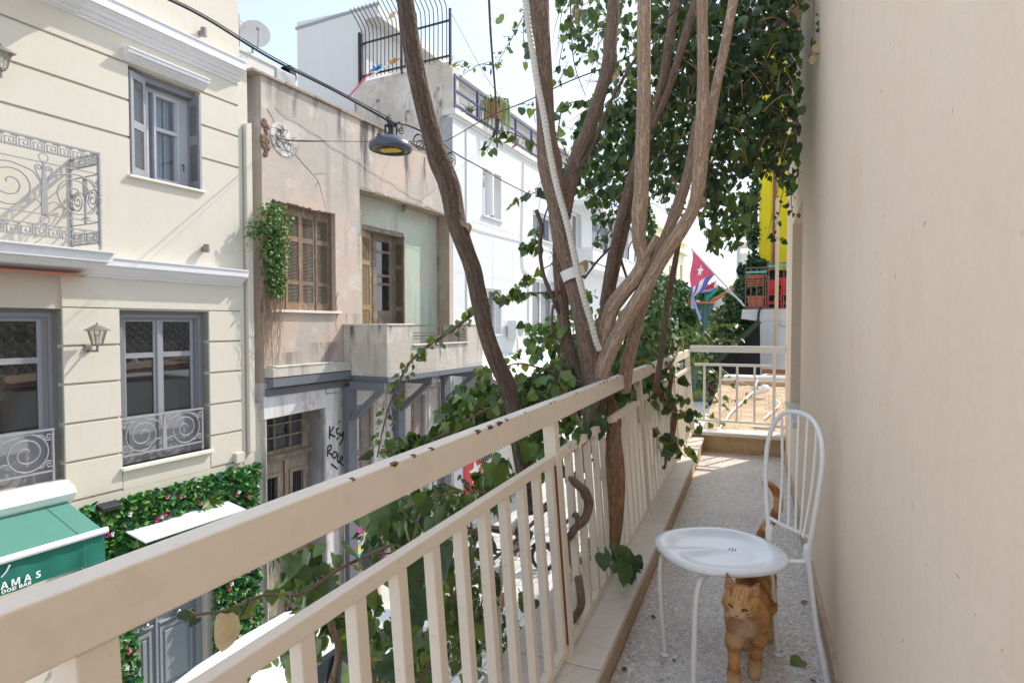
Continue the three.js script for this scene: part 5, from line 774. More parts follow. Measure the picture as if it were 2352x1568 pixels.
{ // roofs behind the old house
  const rb = thing('roof_parapet', 'low white rooftop wall seen above the corner of the old house', 'wall', [9.4, 5.3, -3.3], { f: true }); part(rb, 'block', [bx(8.9, 9.85, 5.3, 7.2, -3.4, -3.0), bx(8.85, 9.9, 7.2, 7.26, -3.45, -2.97)], M.white2);
  const tk = thing('roof_cabin', 'blue grey metal cabin beside the tall white wall', 'cabin', [10.2, 5.3, -3.3], { f: true }); part(tk, 'walls', bx(9.86, 10.75, 5.3, 6.95, -3.5, -3.05, 0.02), mat([0.30, 0.32, 0.40], 0.6)); part(tk, 'upper_box', bx(10.0, 10.6, 6.95, 7.3, -3.5, -3.1, 0.03), mat([0.42, 0.43, 0.44], 0.5)); part(tk, 'hood', new THREE.CylinderGeometry(0.22, 0.22, 0.3, 16, 1, false, 0, Math.PI).rotateX(Math.PI / 2).translate(10.45, 7.3, -3.3), M.black);
  const d = thing('satellite_dish', 'white satellite dish on a pole behind the cream house', 'satellite dish', [9.38, 7, -3.1], { f: true });
  part(d, 'reflector', rot(rot(lathe([[0.001, 0.0], [0.12, 0.012], [0.22, 0.045], [0.31, 0.09], [0.315, 0.085], [0.22, 0.035], [0.1, -0.004], [0.001, -0.012]], 0, 0, 0, 30), 'X', 1.45), 'Y', -0.75).translate(9.38, 7.72, -3.05), M.offw);
  part(d, 'mast', [cyl(0.025, 0.025, 1.9, 9.36, 5.8, -3.12, 8)], M.greyfr2); part(d, 'feed_arm', [tube([[9.38, 7.4, -3.0], [9.2, 7.5, -2.75], [9.15, 7.68, -2.7]], 0.012, 6, 8), ball(0.04, 9.15, 7.7, -2.7, 8)], M.greyfr2);
  for (const [s, h, lab, n] of [[9.06, 8.08, 'tall thin television aerial beside the satellite dish', 5], [9.36, 7.2, 'small aerial with short bars fixed under the satellite dish', 4]]) { const a = thing('aerial', lab, 'aerial', [s, 6, -3.1], { f: true }); part(a, 'mast', cyl(0.016, 0.016, h - 5.6, s + (n === 4 ? 0.03 : 0), 5.6, -3.18, 6), M.greyfr2); part(a, 'elements', [...Array(n)].map((_, i) => bx(s - 0.11 + 0.02 * i, s + 0.11, (n === 4 ? 6.75 : 6.98) + i * 0.075 + (n === 5 && i > 2 ? 0.6 : 0), (n === 4 ? 6.762 : 6.992) + i * 0.075 + (n === 5 && i > 2 ? 0.6 : 0), -3.1, -3.088)), M.greyfr2); }
}
// ---------------------------------------------------------------- yellow house further down
{ const b = thing('yellow_house', 'pale yellow house further down the street with tall windows and an air conditioner', 'building', [38, YS, 0], { f: true });
  const wn = [[33.2, 35.2, 4.9, 6.5], [36.2, 37.4, 4.9, 6.3], [39.5, 42.2, 2.9, 5.2], [39.6, 42.6, 0.2, 2.6], [34.0, 36.5, 1.4, 3.4], [43.3, 44.4, 2.9, 5.6]], wm = mat([0.83, 0.76, 0.52], 0.88, { map: T_.stucco });
  part(b, 'wall', [walls(31.2, 45, YS, 7.3, -0.5, 0, wn)], wm); part(b, 'cornice', [bx(31.2, 45.3, 7.1, 7.4, 0, 0.25), bx(31.2, 45, 6.55, 6.7, 0, 0.1), bx(37.5, 45.2, 6.35, 6.5, 0, 0.3)], wm);
  part(b, 'roof_terrace', bx(31.4, 44, 7.4, 8.2, -1, -0.8), M.greyfr2); part(b, 'end_wall', bx(44.8, 45, YS, 7.2, -8, -0.5), wm);
  for (const [x0, x1, y0, y1] of wn) { const f = part(b, 'window', walls(x0, x1, y0, y1, -0.3, -0.2, [[x0 + 0.12, (x0 + x1) / 2 - 0.06, y0 + 0.12, y1 - 0.12], [(x0 + x1) / 2 + 0.06, x1 - 0.12, y0 + 0.12, y1 - 0.12]]), M.offw); part(f, 'pane', bx(x0 + 0.1, x1 - 0.1, y0 + 0.1, y1 - 0.1, -0.27, -0.26), mat([0.22, 0.24, 0.25], 0.1)); }
  const ac = part(b, 'air_conditioner', bx(39.9, 42.2, 0.98, 1.72, 0.05, 0.4, 0.03), M.white2); part(ac, 'vent', [0, 1, 2, 3, 4, 5].map(i => bx(40.0, 41.3, 1.06 + i * 0.1, 1.11 + i * 0.1, 0.4, 0.41)), M.black); part(b, 'dark_opening', bx(42.4, 43.2, 1.0, 1.65, 0.0, 0.02), M.dark);
  const c = thing('cream_block', 'plain cream block at the end of the yellow house', 'building', [50, YS, 0], { f: true }); part(c, 'wall', bx(45.6, 58, YS, 3.1, -3, 0.2), M.white2); part(c, 'cornice', bx(45.5, 58.1, 2.95, 3.2, -3.1, 0.4), M.offw); part(c, 'window', bx(47, 48, 0, 1.8, 0.2, 0.22), M.greyfr2);
  const cl = thing('wall_creeper', 'dark green creeper covering the front of the yellow house', 'climbing plant', [0, 0, 0]), pal = [[0.02, 0.07, 0.02], [0.035, 0.10, 0.025], [0.06, 0.15, 0.03], [0.10, 0.19, 0.04]], A = [[32.8, 1.2, 1.8, 2.6], [34.8, 2.4, 1.6, 2.2], [36.3, 1.0, 1.4, 1.4], [38.8, 3.6, 2.6, 0.9], [42.8, 3.5, 2.8, 0.9], [45.3, 3.2, 1.4, 0.8], [38.2, 1.6, 0.5, 1.2], [33.5, 4.0, 1.0, 0.8], [32.5, 6.0, 0.2, 1.8]];
  scatter('', '', '', 4200, q => { const a = A[(q() * A.length) | 0], th = q() * 6.28, r = Math.pow(q(), 0.6); return { p: FW(a[0] + a[2] * r * Math.cos(th), a[1] + a[3] * r * Math.sin(th), 0.1 + 0.7 * q() * (1 - r * 0.5)), dir: V(q() - 0.5, q() - 0.7, q() - 0.5), s: 0.14 + 0.14 * q(), c: pal[(q() * 4) | 0] }; }, phys([1, 1, 1], 0.5, { transmission: 0.25, thickness: 0 }), { parent: cl, seed: 71 });
}
{ const a = thing('shop_awning', 'wide pale green shop awning over the street in front of the white house', 'awning', [16, -0.5, 0.8], { f: true });
  const cm = mat([0.72, 0.78, 0.74], 0.7); part(a, 'canopy', [rot(bx(13.15, 20.5, -0.012, 0.0, 0, 2.1), 'X', 0.52, [0, 0, 0]).translate(0, 0.42, 0.05)], cm); part(a, 'valance', bx(13.15, 20.5, -0.86, -0.62, 1.86, 1.87), cm);
  part(a, 'side_gusset', slab([[0.05, 0.42], [0.05, -0.6], [1.86, -0.63]], 0, 0.01).rotateY(-Math.PI / 2).translate(13.15, 0, 0), M.greyfr2); part(a, 'stripe', [bx(15.4, 15.9, 0.002, 0.006, 0.4, 1.6)].map(g => rot(g, 'X', 0.52).translate(0, 0.42, 0.05)), mat([0.7, 0.45, 0.42], 0.8));
  const lb = (p, lab) => { const l = thing('string_bulb', lab, 'light bulb', [0, 0, 0]); part(l, 'bulb', ball(0.035, p.x, p.y, p.z, 10), mat([0.9, 0.72, 0.4], 0.3, { emissive: C(1, 0.62, 0.25), emissiveIntensity: 0.8 })); part(l, 'socket', cyl(0.018, 0.018, 0.05, p.x, p.y + 0.028, p.z, 8), M.black); };
  lb(FW(12.55, -0.62, 0.9), 'lit bulb hanging beside the third steel prop, left of a pair'); lb(FW(13.25, -0.62, 0.9), 'lit bulb under the edge of the pale awning, right of a pair');
}
// ---------------------------------------------------------------- street lamp on its cables
{ const c = AT(897, 331, 7.2), l = thing('street_lamp', 'black disc shaped street lamp hanging from the overhead cables', 'street lamp', [c.x, c.y, c.z], { local: true });
  l.rotation.z = -0.03;
  part(l, 'housing', lathe([[0.05, 0.105], [0.09, 0.10], [0.17, 0.075], [0.235, 0.03], [0.262, -0.015], [0.265, -0.05], [0.255, -0.075], [0.235, -0.082], [0.22, -0.07], [0.0, -0.066]], 0, 0, 0, 48), M.lampgrey);
  part(l, 'glass_ring', lathe([[0.215, -0.072], [0.19, -0.076], [0.0, -0.0761]], 0, 0, 0, 40), mat([0.03, 0.03, 0.032], 0.12));
  part(l, 'led_plate', slab([[-0.13, -0.05], [-0.06, -0.07], [0.06, -0.09], [0.14, -0.05], [0.14, 0.05], [0.06, 0.09], [-0.06, 0.09], [-0.13, 0.06]], 0, 0.004).rotateX(Math.PI / 2).translate(0, -0.0765, 0), M.yellow);
  part(l, 'latch', bx(-0.03, 0.03, 0.0, 0.06, 0.225, 0.252, 0.006), M.lampgrey);
  part(l, 'cage', [...[[-1, -1], [1, -1], [1, 1], [-1, 1]].map(a => bx(a[0] * 0.055 - 0.008, a[0] * 0.055 + 0.008, 0.09, 0.225, a[1] * 0.04 - 0.008, a[1] * 0.04 + 0.008)), bx(-0.064, 0.064, 0.215, 0.232, -0.05, 0.05, 0.004), cyl(0.03, 0.03, 0.14, 0, 0.09, 0, 12), cyl(0.052, 0.04, 0.03, 0, 0.1, 0, 14)], M.black);
  part(l, 'clamp', [tube([[-0.095, 0.31, 0], [-0.06, 0.315, 0], [-0.02, 0.27, 0], [0.03, 0.245, 0], [0.1, 0.235, 0]], [0.013, 0.026, 0.036, 0.026, 0.008], 8, 16), cyl(0.012, 0.012, 0.05, 0, 0.22, 0, 8)], M.black);
  const top = c.clone().add(V(0, 0.27, 0));
  const cab = (name, label, pts, r, m = M.cable) => solo(name, label, 'cable', tube(pts, r, 5, pts.length * 8), m);
  const A0 = AT(300, -40, 6.2), j = AT(1000, 318, 7.6);
  cab('overhead_cable', 'thick bundled black cable sweeping down from the upper left to the street lamp', [A0, AT(450, 30, 6.4), AT(620, 133, 6.7), AT(775, 212, 6.95), top], 0.014);
  cab('overhead_cable', 'thinner cable twisted alongside the bundled cable left of the lamp', [A0.clone().add(V(0, 0.03, 0)), AT(455, 27, 6.42), AT(622, 128, 6.72), AT(780, 210, 6.97), top.clone().add(V(0.02, 0.03, 0))], 0.006);
  cab('overhead_cable', 'cable running on from the lamp past the leaning trunk toward the white house window', [top, AT(935, 287, 7.4), j, AT(1040, 348, 8.4), AT(1105, 385, 10.5), AT(1160, 418, 12.5), AT(1215, 446, 14)], 0.012);
  cab('stay_wire', 'thin stay wire from the old house wall to the lamp', [FW(7.3, 4.42, 0.03), AT(760, 324, 7.6), AT(900, 325, 7.2), AT(1025, 324, 7.0)], 0.004);
  cab('stay_wire', 'twisted stay wire end with hooks at the old house wall', [FW(7.28, 4.43, 0.02), AT(680, 324, 8.0), AT(745, 324, 7.7)], 0.009, mat([0.12, 0.08, 0.06], 0.8));
  cab('stay_wire', 'stay wire rising from behind the leaning trunk to the upper right', [AT(1025, 324, 7.0), AT(1060, 304, 6.4), AT(1125, 267, 5.6), AT(1210, 232, 5), AT(1300, 190, 4.4), AT(1480, 110, 3.7), V(0.29, 3.1, -2.9)], 0.005);
  cab('thin_wire', 'thin grey wire crossing the sky behind the trunks', [FW(12.8, 9.2, -0.1), AT(1140, 212, 14), AT(1215, 250, 18), AT(1300, 280, 24), FW(33, 8, 0)], 0.01, M.greyfr2);
  const loop = (cx, cy, d, rr2, lab) => { const p = AT(cx, cy, d), g = []; for (const [dx, dy, k] of [[0, 0, 1], [0.02, -0.05, 0.72], [-0.015, 0.02, 0.9]]) g.push(new THREE.TorusGeometry(rr2 * k, 0.0055, 5, 28).scale(0.85, 1.1, 1).rotateY(0.5 + dx * 20).translate(p.x + dx, p.y + dy, p.z)); solo('cable_coil', lab, 'cable coil', g, M.cable); };
  loop(962, 325, 7.5, 0.078, 'coil of spare black cable hanging right of the street lamp'); loop(1036, 365, 7.9, 0.07, 'loop of spare cable just right of the leaning trunk'); loop(918, 292, 7.25, 0.045, 'small tangle of cable ties beside the lamp clamp');
}
// ---------------------------------------------------------------- street things
{ const c = thing('parked_car', 'white parked hatchback below the balcony, roof and dark side windows showing between the bars', 'car', [-5.42, YS, -6.05], { local: true }), paint = mat([0.82, 0.82, 0.82], 0.25), gl = mat([0.02, 0.028, 0.03], 0.08), trim = M.black;
  const P = (pts, x0, x1, bv) => slab(pts, 0, x1 - x0 - 2 * bv, bv).rotateY(-Math.PI / 2).translate(x1 - bv, 0, 0).scale(1, 1, 1);
  // outline in (z, y): +z toward the rear
  part(c, 'body', P([[-2.05, 0.32], [2.0, 0.32], [2.06, 0.55], [2.02, 0.92], [1.85, 1.0], [-0.85, 0.98], [-1.75, 0.86], [-2.05, 0.7], [-2.1, 0.5]], -0.84, 0.84, 0.06), paint);
  part(c, 'roof', [P([[-0.40, 1.40], [-0.2, 1.445], [0.5, 1.47], [1.2, 1.45], [1.72, 1.38], [1.6, 1.36], [0.5, 1.42], [-0.3, 1.37]], -0.62, 0.62, 0.03)], paint);
  part(c, 'cabin', P([[-0.98, 0.98], [1.9, 1.0], [1.66, 1.37], [0.5, 1.42], [-0.36, 1.37]], -0.66, 0.66, 0.05), gl);
  for (const s of [-1, 1]) part(c, 'pillar', [[-0.92, -0.40], [0.30, 0.26], [1.72, 1.56]].map(([a, b2]) => bar(V(s * 0.735, 0.98, a), V(s * 0.69, 1.4, b2), 0.05, 0.07)), trim);
  for (const [z, s] of [[-1.3, -1], [-1.3, 1], [1.3, -1], [1.3, 1]]) { const w = part(c, 'wheel', new THREE.TorusGeometry(0.24, 0.085, 10, 28).rotateY(Math.PI / 2).translate(s * 0.76, 0.325, z), trim); part(w, 'rim', cyl(0.2, 0.2, 0.14, 0, -0.07, 0, 20).rotateZ(Math.PI / 2).translate(s * 0.76, 0.325, z), M.alu); }
  for (const s of [-1, 1]) { part(c, 'headlight', ball(0.12, s * 0.6, 0.68, -2.0).scale(1, 1, 1), mat([0.7, 0.72, 0.74], 0.1)); part(c, 'tail_light', bx(s * 0.78 - 0.08, s * 0.78 + 0.02, 0.7, 1.0, 1.95, 2.08, 0.02), M.red); part(c, 'wing_mirror', ball(0.09, s * 0.9, 1.0, -0.6).scale(1, 0.8, 1), paint); part(c, 'door_seam', bx(s * 0.899, s * 0.902, 0.4, 0.97, 0.26, 0.27), trim); }
  part(c, 'roof_seam', bx(-0.6, 0.6, 1.4705, 1.4725, 0.62, 0.632), trim);
}
{ const m = thing('motorcycle', 'black motorcycle parked across the sunlit paving, seen between the bars', 'motorcycle', [-5.0, YS, -12.2], { local: true });
  for (const x of [-0.72, 0.72]) { const w = part(m, 'wheel', new THREE.TorusGeometry(0.265, 0.05, 8, 32).translate(x, 0.315, 0), M.black); part(w, 'rim', [new THREE.TorusGeometry(0.222, 0.014, 6, 28).translate(x, 0.315, 0), ...[...Array(9)].map((_, i) => rot(bx(x - 0.004, x + 0.004, 0.1, 0.53, -0.004, 0.004), 'Z', i * 0.349, [x, 0.315, 0])), cyl(0.05, 0.05, 0.1, 0, -0.05, 0, 12).rotateX(Math.PI / 2).translate(x, 0.315, 0)], M.alu); part(m, 'mudguard', new THREE.TorusGeometry(0.335, 0.025, 6, 18, 1.7).rotateZ(0.8).translate(x, 0.315, 0).scale(1, 1, 2.2), M.black); }
  part(m, 'fork', [-0.08, 0.08].map(z => tube([[0.72, 0.315, z], [0.50, 0.95, z]], 0.022, 8, 1)), M.alu); part(m, 'handlebar', tube([[0.38, 1.04, -0.36], [0.47, 1.05, -0.1], [0.47, 1.05, 0.1], [0.38, 1.04, 0.36]], 0.014, 8, 14), M.black); part(m, 'headlight', ball(0.085, 0.58, 0.9, 0), M.alu);
  part(m, 'frame', [tube([[0.5, 0.9, 0], [0.3, 0.5, 0], [-0.2, 0.35, 0], [-0.72, 0.315, 0.08]], 0.024, 8, 16), tube([[0.5, 0.86, 0], [-0.1, 0.72, 0], [-0.75, 0.74, 0]], 0.024, 8, 12)], M.black); part(m, 'fuel_tank', ball(0.2, 0.22, 0.82, 0, 16).scale(1, 1, 0.75).translate(0, 0, 0), M.black); part(m, 'seat', [new RoundedBoxGeometry(0.68, 0.1, 0.26, 2, 0.045).translate(-0.38, 0.79, 0)], mat([0.02, 0.02, 0.02], 0.6));
  part(m, 'engine', [new RoundedBoxGeometry(0.36, 0.3, 0.28, 2, 0.05).translate(0.06, 0.42, 0), cyl(0.09, 0.09, 0.22, 0.15, 0.48, 0, 14)], M.lampm); part(m, 'exhaust', tube([[0.2, 0.4, 0.16], [0.1, 0.22, 0.18], [-0.3, 0.22, 0.18], [-0.95, 0.36, 0.18]], [0.02, 0.02, 0.045, 0.05], 8, 20), M.alu); part(m, 'tail_light', bx(-0.8, -0.74, 0.72, 0.79, -0.06, 0.06, 0.01), M.red);
}
{ const p = FW(8.55, YS, 0.7), k = thing('barrel', 'pale wooden barrel planter standing on the pavement by the graffiti shutter', 'barrel', [p.x, YS, p.z], { local: true });
  for (let i = 0; i < 16; i++) { const a = i / 16 * 6.283; part(k, 'stave', lathe([[0.225, 0], [0.262, 0.2], [0.272, 0.36], [0.262, 0.52], [0.225, 0.72], [0.2, 0.72], [0.2, 0]], 0, 0, 0, 3).scale(1, 1, 1) && new THREE.LatheGeometry([[0.225, 0], [0.262, 0.2], [0.272, 0.36], [0.262, 0.52], [0.225, 0.72], [0.2, 0.72]].map(q => new THREE.Vector2(...q)), 2, a, 6.283 / 16 * 0.96), i % 2 ? mat([0.62, 0.57, 0.5], 0.8, { map: T_.wood }) : mat([0.70, 0.65, 0.58], 0.8, { map: T_.wood })); }
  for (const [y, r2] of [[0.1, 0.249], [0.62, 0.249], [0.68, 0.238]]) part(k, 'hoop', new THREE.CylinderGeometry(r2, r2 + (y < 0.4 ? -0.006 : 0.006), 0.03, 28, 1, true).translate(0, y, 0), M.rust); part(k, 'lid', cyl(0.215, 0.215, 0.02, 0, 0.69, 0, 24), M.wood);
  const q = FW(5.95, YS + 0.32, 0.6), g = new THREE.IcosahedronGeometry(0.2, 3), a = g.attributes.position; for (let i = 0; i < a.count; i++) { const x = a.getX(i), y = a.getY(i), z = a.getZ(i), n = 1 + 0.35 * (fbm(x + 3, y * 2 + z + 3, 9, 9, 3, 7) - 0.5) * 2; a.setXYZ(i, x * n * 1.3, y * n * 0.8, z * n); } g.computeVertexNormals(); solo('plastic_bag', 'crumpled bright blue plastic bag at the foot of the street door', 'bag', g.translate(q.x, q.y, q.z), mat([0.02, 0.30, 0.62], 0.4));
}

// ---------------------------------------------------------------- right hand neighbours beyond the balcony
{ const b = thing('tiled_roof', 'sunlit clay tile roof just below the far end of the balcony', 'roof', [0.3, -0.05, -8.6]);
  const RY = z => -0.03 + (-6.6 - z) * 0.062, q = rng(15), tm = [[0.55, 0.38, 0.22], [0.50, 0.34, 0.20], [0.60, 0.44, 0.27], [0.46, 0.32, 0.20]].map(c => mat(c, 0.9, { map: T_.patch }));
  const tg = clean(new RoundedBoxGeometry(0.172, 0.016, 0.2, 1, 0.006)), gg = [0, 1, 2].map(k => { const g = tg.clone(), p = g.attributes.position, h = rng(50 + k); const w = 0.006 * h(); for (let i = 0; i < p.count; i++) p.setY(i, p.getY(i) + w * Math.sin(p.getX(i) * 30 + k) + 0.012 * Math.cos(p.getX(i) / 0.172 * Math.PI)); g.computeVertexNormals(); return g; });
  let n = 0; for (let i = 0; i < 27; i++) for (let j = 0; j < 11; j++) { const z = -6.72 - i * 0.15, x = -0.42 + j * 0.178 - (i % 2) * 0.05; if (n++ < 297) put(b, 'tile', gg[(q() * 3) | 0], tm[(q() * 4) | 0], [x, RY(z) + 0.018 + 0.004 * q(), z], [0.15 + 0.03 * q(), (q() - 0.5) * 0.04, 0]); }
  { // the roof goes on behind the end wall of our own house, up to the right
    const im = new THREE.InstancedMesh(new THREE.CylinderGeometry(0.07, 0.08, 0.42, 8, 1, true).rotateX(Math.PI / 2), mat([0.60, 0.56, 0.52], 0.9), 900); im.name = 'upper_roof_tiles'; im.userData.kind = 'stuff'; const d = new THREE.Object3D(), bp = bases.get(b); let k = 0; for (let i = 0; i < 30; i++) for (let j = 0; j < 30; j++) { d.position.set(1.5 + j * 0.2 - bp[0], 0.1 + j * 0.085 - bp[1] + 0.01 * q(), -6.6 - i * 0.285 - bp[2]); d.rotation.set(0, Math.PI / 2, 0.40); d.rotation.order = 'YXZ'; d.rotation.set(0.4, Math.PI / 2, 0); d.updateMatrix(); im.setMatrixAt(k++, d.matrix); } b.add(im);
    part(b, 'upper_roof_deck', bx(0, 6.4, -0.05, 0, -15.2, -6.5).applyMatrix4(new THREE.Matrix4().makeRotationZ(0.4)).translate(1.42, -0.06, 0), mat([0.16, 0.14, 0.125], 0.95));
  }
  part(b, 'roof_deck', bx(-0.52, 1.4, -0.06, -0.005, -2.1, 2.1).rotateX(Math.atan(0.062)).translate(0, RY(-8.65) - 0.02, -8.65), M.terracotta); part(b, 'ridge', [...Array(7)].map((_, i) => new THREE.CylinderGeometry(0.09, 0.1, 0.3, 10, 1, false).rotateZ(Math.PI / 2).translate(-0.4 + i * 0.29, RY(-10.7) + 0.03, -10.72)), tm[3]); part(b, 'mortar', bx(-0.5, 1.4, RY(-10.8) - 0.05, RY(-10.8) + 0.16, -11.2, -10.82, 0.03), M.offw); part(b, 'house_wall', bx(-0.5, 1.4, YS, -0.2, -11.2, -6.75), M.offw); part(b, 'rust_flashing', bx(0.13, 0.9, RY(-10.9) + 0.2, RY(-10.9) + 0.28, -11.0, -10.95), M.rusty);
  const on = (x, y, h = 0.1) => { const d = ray(x, y); const k = (RY(0) + h - EYE.y) / (d.y + 0.062 * d.z); return d.multiplyScalar(k).add(EYE); };
  const r15 = (x, y) => [1535.3 + x / 4.8, 751.3 + y / 4.8]; const pp = a => a.map(([x, y]) => on(...r15(x, y)));
  solo('white_conduit', 'white conduit pipe running up across the tile roof', 'pipe', tube(pp([[545, 1140], [620, 1040], [700, 930], [790, 840], [940, 705]]).concat([ZP(...r15(1000, 570), -10.9), ZP(...r15(1090, 515), -11.3), ZP(...r15(1290, 500), -11.4)]), 0.012, 6, 40), M.alu);
  solo('white_conduit', 'short bent white pipe lying at the right of the tile roof', 'pipe', tube(pp([[1050, 1010], [1150, 920], [1230, 842], [1190, 800]]), 0.01, 6, 24), M.alu);
  const e = on(...r15(1015, 700), 0.14); const l = thing('flood_lamp', 'white cone shaped lamp lying on the tile roof', 'lamp', [e.x, e.y, e.z], { local: true }); part(l, 'shade', rot(lathe([[0.03, -0.09], [0.04, -0.05], [0.055, 0.02], [0.075, 0.09], [0.07, 0.09], [0.03, 0.0]], 0, 0, 0, 20), 'Z', -1.1), M.alu); part(l, 'bulb', ball(0.06, 0.075, 0.035, 0), M.lettering);
}
{ const b = thing('corner_house', 'white rendered house with a red balcony beyond the end of our balcony', 'building', [1, YS, -15.5]);
  part(b, 'wall', [bx(0.135, 3, YS, 1.42, -19, -15)], M.white); part(b, 'balcony_slab', [slab([[-0.29, 1.42], [-0.27, 1.64], [3, 1.66], [3, 1.36], [0.1, 1.36]], -16.3, -14.98)], M.white2); part(b, 'rust_edge', bx(-0.2, 3, 1.655, 1.675, -15.02, -14.96), M.redbrown);
  const r = part(b, 'balcony_railing', [bx(-0.22, 0.27, 2.60, 2.625, -15.0, -14.97), bx(0.25, 1.2, 2.69, 2.71, -15.0, -14.97), bx(-0.2, 0.27, 1.69, 1.705, -15, -14.98), bx(0.3, 1.2, 1.75, 1.765, -15, -14.98), ...[-0.2, -0.085, 0.045, 0.185, 0.235, 0.3, 0.62, 0.9].map((x, i) => bx(x - 0.011, x + 0.011, 1.66, i > 4 ? 2.7 : 2.62, -14.995, -14.975)), bx(-0.2, 0.27, 2.44, 2.47, -15.3, -15.27)], M.redbrown);
  void r; part(b, 'turquoise_shelf', [bx(-0.18, 0.26, 2.485, 2.525, -15.05, -14.9), bx(0.27, 1.2, 2.61, 2.65, -15.05, -14.9)], mat([0.06, 0.50, 0.40], 0.5)); part(b, 'orange_panel', [bx(-0.18, 0.2, 2.38, 2.47, -15.3, -15.2), ...[0, 1, 2].map(i => bx(-0.17, 0.2, 2.2 + i * 0.06, 2.24 + i * 0.06, -15.4, -15.38))], M.terracotta);
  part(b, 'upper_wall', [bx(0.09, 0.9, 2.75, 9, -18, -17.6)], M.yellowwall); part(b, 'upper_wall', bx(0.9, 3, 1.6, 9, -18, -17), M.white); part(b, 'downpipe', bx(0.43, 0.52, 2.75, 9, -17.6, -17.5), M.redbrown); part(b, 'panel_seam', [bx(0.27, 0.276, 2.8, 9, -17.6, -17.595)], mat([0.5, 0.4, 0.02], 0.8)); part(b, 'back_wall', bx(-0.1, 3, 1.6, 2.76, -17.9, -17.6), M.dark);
  part(b, 'black_cable', tube([ZP(...[1551.7 + 905 / 4.571, 490 + 985 / 4.571], -14.9), ZP(...[1551.7 + 880 / 4.571, 490 + 1020 / 4.571], -14.9), ZP(...[1551.7 + 878 / 4.571, 490 + 1300 / 4.571], -14.9), ZP(...[1551.7 + 880 / 4.571, 490 + 1700 / 4.571], -14.9)], 0.03, 6, 20), M.black); part(b, 'thin_cable', tube([V(0.5, 1.3, -14.96), V(0.6, 1.24, -14.95), V(0.75, 1.25, -14.96)], 0.01, 5, 8), M.greyfr2);
  solo('bamboo_pole', 'tall bamboo pole standing in front of the red balcony', 'pole', [tube([ZP(1786, 455, -14.7), ZP(1785, 640, -14.7), ZP(1782, 800, -14.7), ZP(1780, 880, -14.7)], 0.04, 8, 20), ...[510, 575, 690, 760, 830].map(y => { const p = ZP(1784.5 - (y - 600) * 0.012, y, -14.7); return cyl(0.045, 0.045, 0.03, p.x, p.y, p.z, 10); })], mat([0.62, 0.48, 0.28], 0.6));
  const pl = thing('planter', 'terracotta window box on the red balcony floor', 'planter', [0.02, 1.68, -15.2]); part(pl, 'trough', [slab([[-0.12, 1.69], [0.16, 1.69], [0.19, 1.92], [-0.15, 1.92]], -15.25, -15.05, 0.01)], M.terracotta); part(pl, 'rim', bx(-0.17, 0.21, 1.90, 1.955, -15.28, -15.02, 0.012), M.terracotta);
  const ch = thing('red_chairs', 'stack of shiny red plastic chairs on the red balcony', 'chairs', [0.55, 1.67, -15.3]); for (let i = 0; i < 2; i++) { const x = 0.42 + i * 0.2, t = 0.05 * i; part(ch, 'chair', [bx(x - 0.14, x + 0.16, 1.98, 2.02, -15.45, -15.15, 0.01), rot(bx(x - 0.14, x + 0.16, 2.02, 2.35 + t, -15.46, -15.43, 0.01), 'X', -0.1, [x, 2.02, -15.45]), ...[[-0.13, -15.17], [0.14, -15.17], [-0.13, -15.43], [0.14, -15.43]].map(([dx, z]) => bar(V(x + dx, 2.0, z), V(x + dx * 1.25, 1.67, z), 0.035)), rot(bx(x - 0.16, x - 0.13, 1.67, 2.3, -15.16, -15.1, 0.01), 'Z', -0.08, [x, 1.9, 0]), bx(x - 0.14, x + 0.16, 2.12, 2.2 , -15.14, -15.1, 0.01), bx(x - 0.14, x + 0.16, 1.78, 1.82, -15.14, -15.1, 0.01)], M.red); }
  const mk = (n, list, s0, s1, pal) => q => { const a = list[(q() * list.length) | 0], u = V(q() * 2 - 1, q() * 2 - 1, q() * 2 - 1); if (u.length() > 1) u.normalize().multiplyScalar(0.95); return { p: V(a[0] + u.x * a[3], a[1] + u.y * a[4], a[2] + u.z * a[5]), dir: V(q() - 0.5, q() * 0.9 - 0.7, q() - 0.5), s: s0 + (s1 - s0) * q(), c: pal[(q() * pal.length) | 0] }; };
  const dk = [[0.02, 0.075, 0.02], [0.035, 0.11, 0.025], [0.055, 0.15, 0.03], [0.02, 0.06, 0.02]], lt = [[0.10, 0.17, 0.04], [0.17, 0.24, 0.07], [0.22, 0.28, 0.10], [0.07, 0.14, 0.03]], lm = phys([1, 1, 1], 0.5, { transmission: 0.3, thickness: 0 });
  const iv = thing('ivy', 'ivy hanging down the left edge of the yellow wall', 'climbing plant', [0, 0, 0]); scatter('', '', '', 1500, mk(0, [[-0.03, 5.2, -17.6, 0.11, 0.9, 0.15], [-0.05, 4.2, -17.5, 0.12, 0.8, 0.15], [-0.06, 3.4, -17.5, 0.14, 0.6, 0.2], [0.05, 2.9, -17.3, 0.3, 0.18, 0.3], [-0.25, 2.75, -17, 0.2, 0.15, 0.2]], 0.06, 0.12, dk), lm, { parent: iv, seed: 81 });
  const t1 = thing('street_tree', 'bushy green tree between the flag and the dark awning', 'tree', [-0.6, YS, -17.5]); part(t1, 'trunk', tube([[-0.7, YS, -17.6], [-0.65, -1, -17.6], [-0.5, 1.2, -17.5]], [0.12, 0.09, 0.04], 8, 10), M.barkD);
  scatter('', '', '', 2600, mk(0, [[-0.75, 1.25, -17.3, 0.45, 0.55, 0.5], [-0.45, 1.75, -17.2, 0.35, 0.5, 0.4], [-0.95, 0.8, -17, 0.4, 0.4, 0.5], [-0.25, 2.3, -17.4, 0.25, 0.35, 0.3]], 0.07, 0.15, lt), lm, { parent: t1, seed: 82, pname: 'crown' });
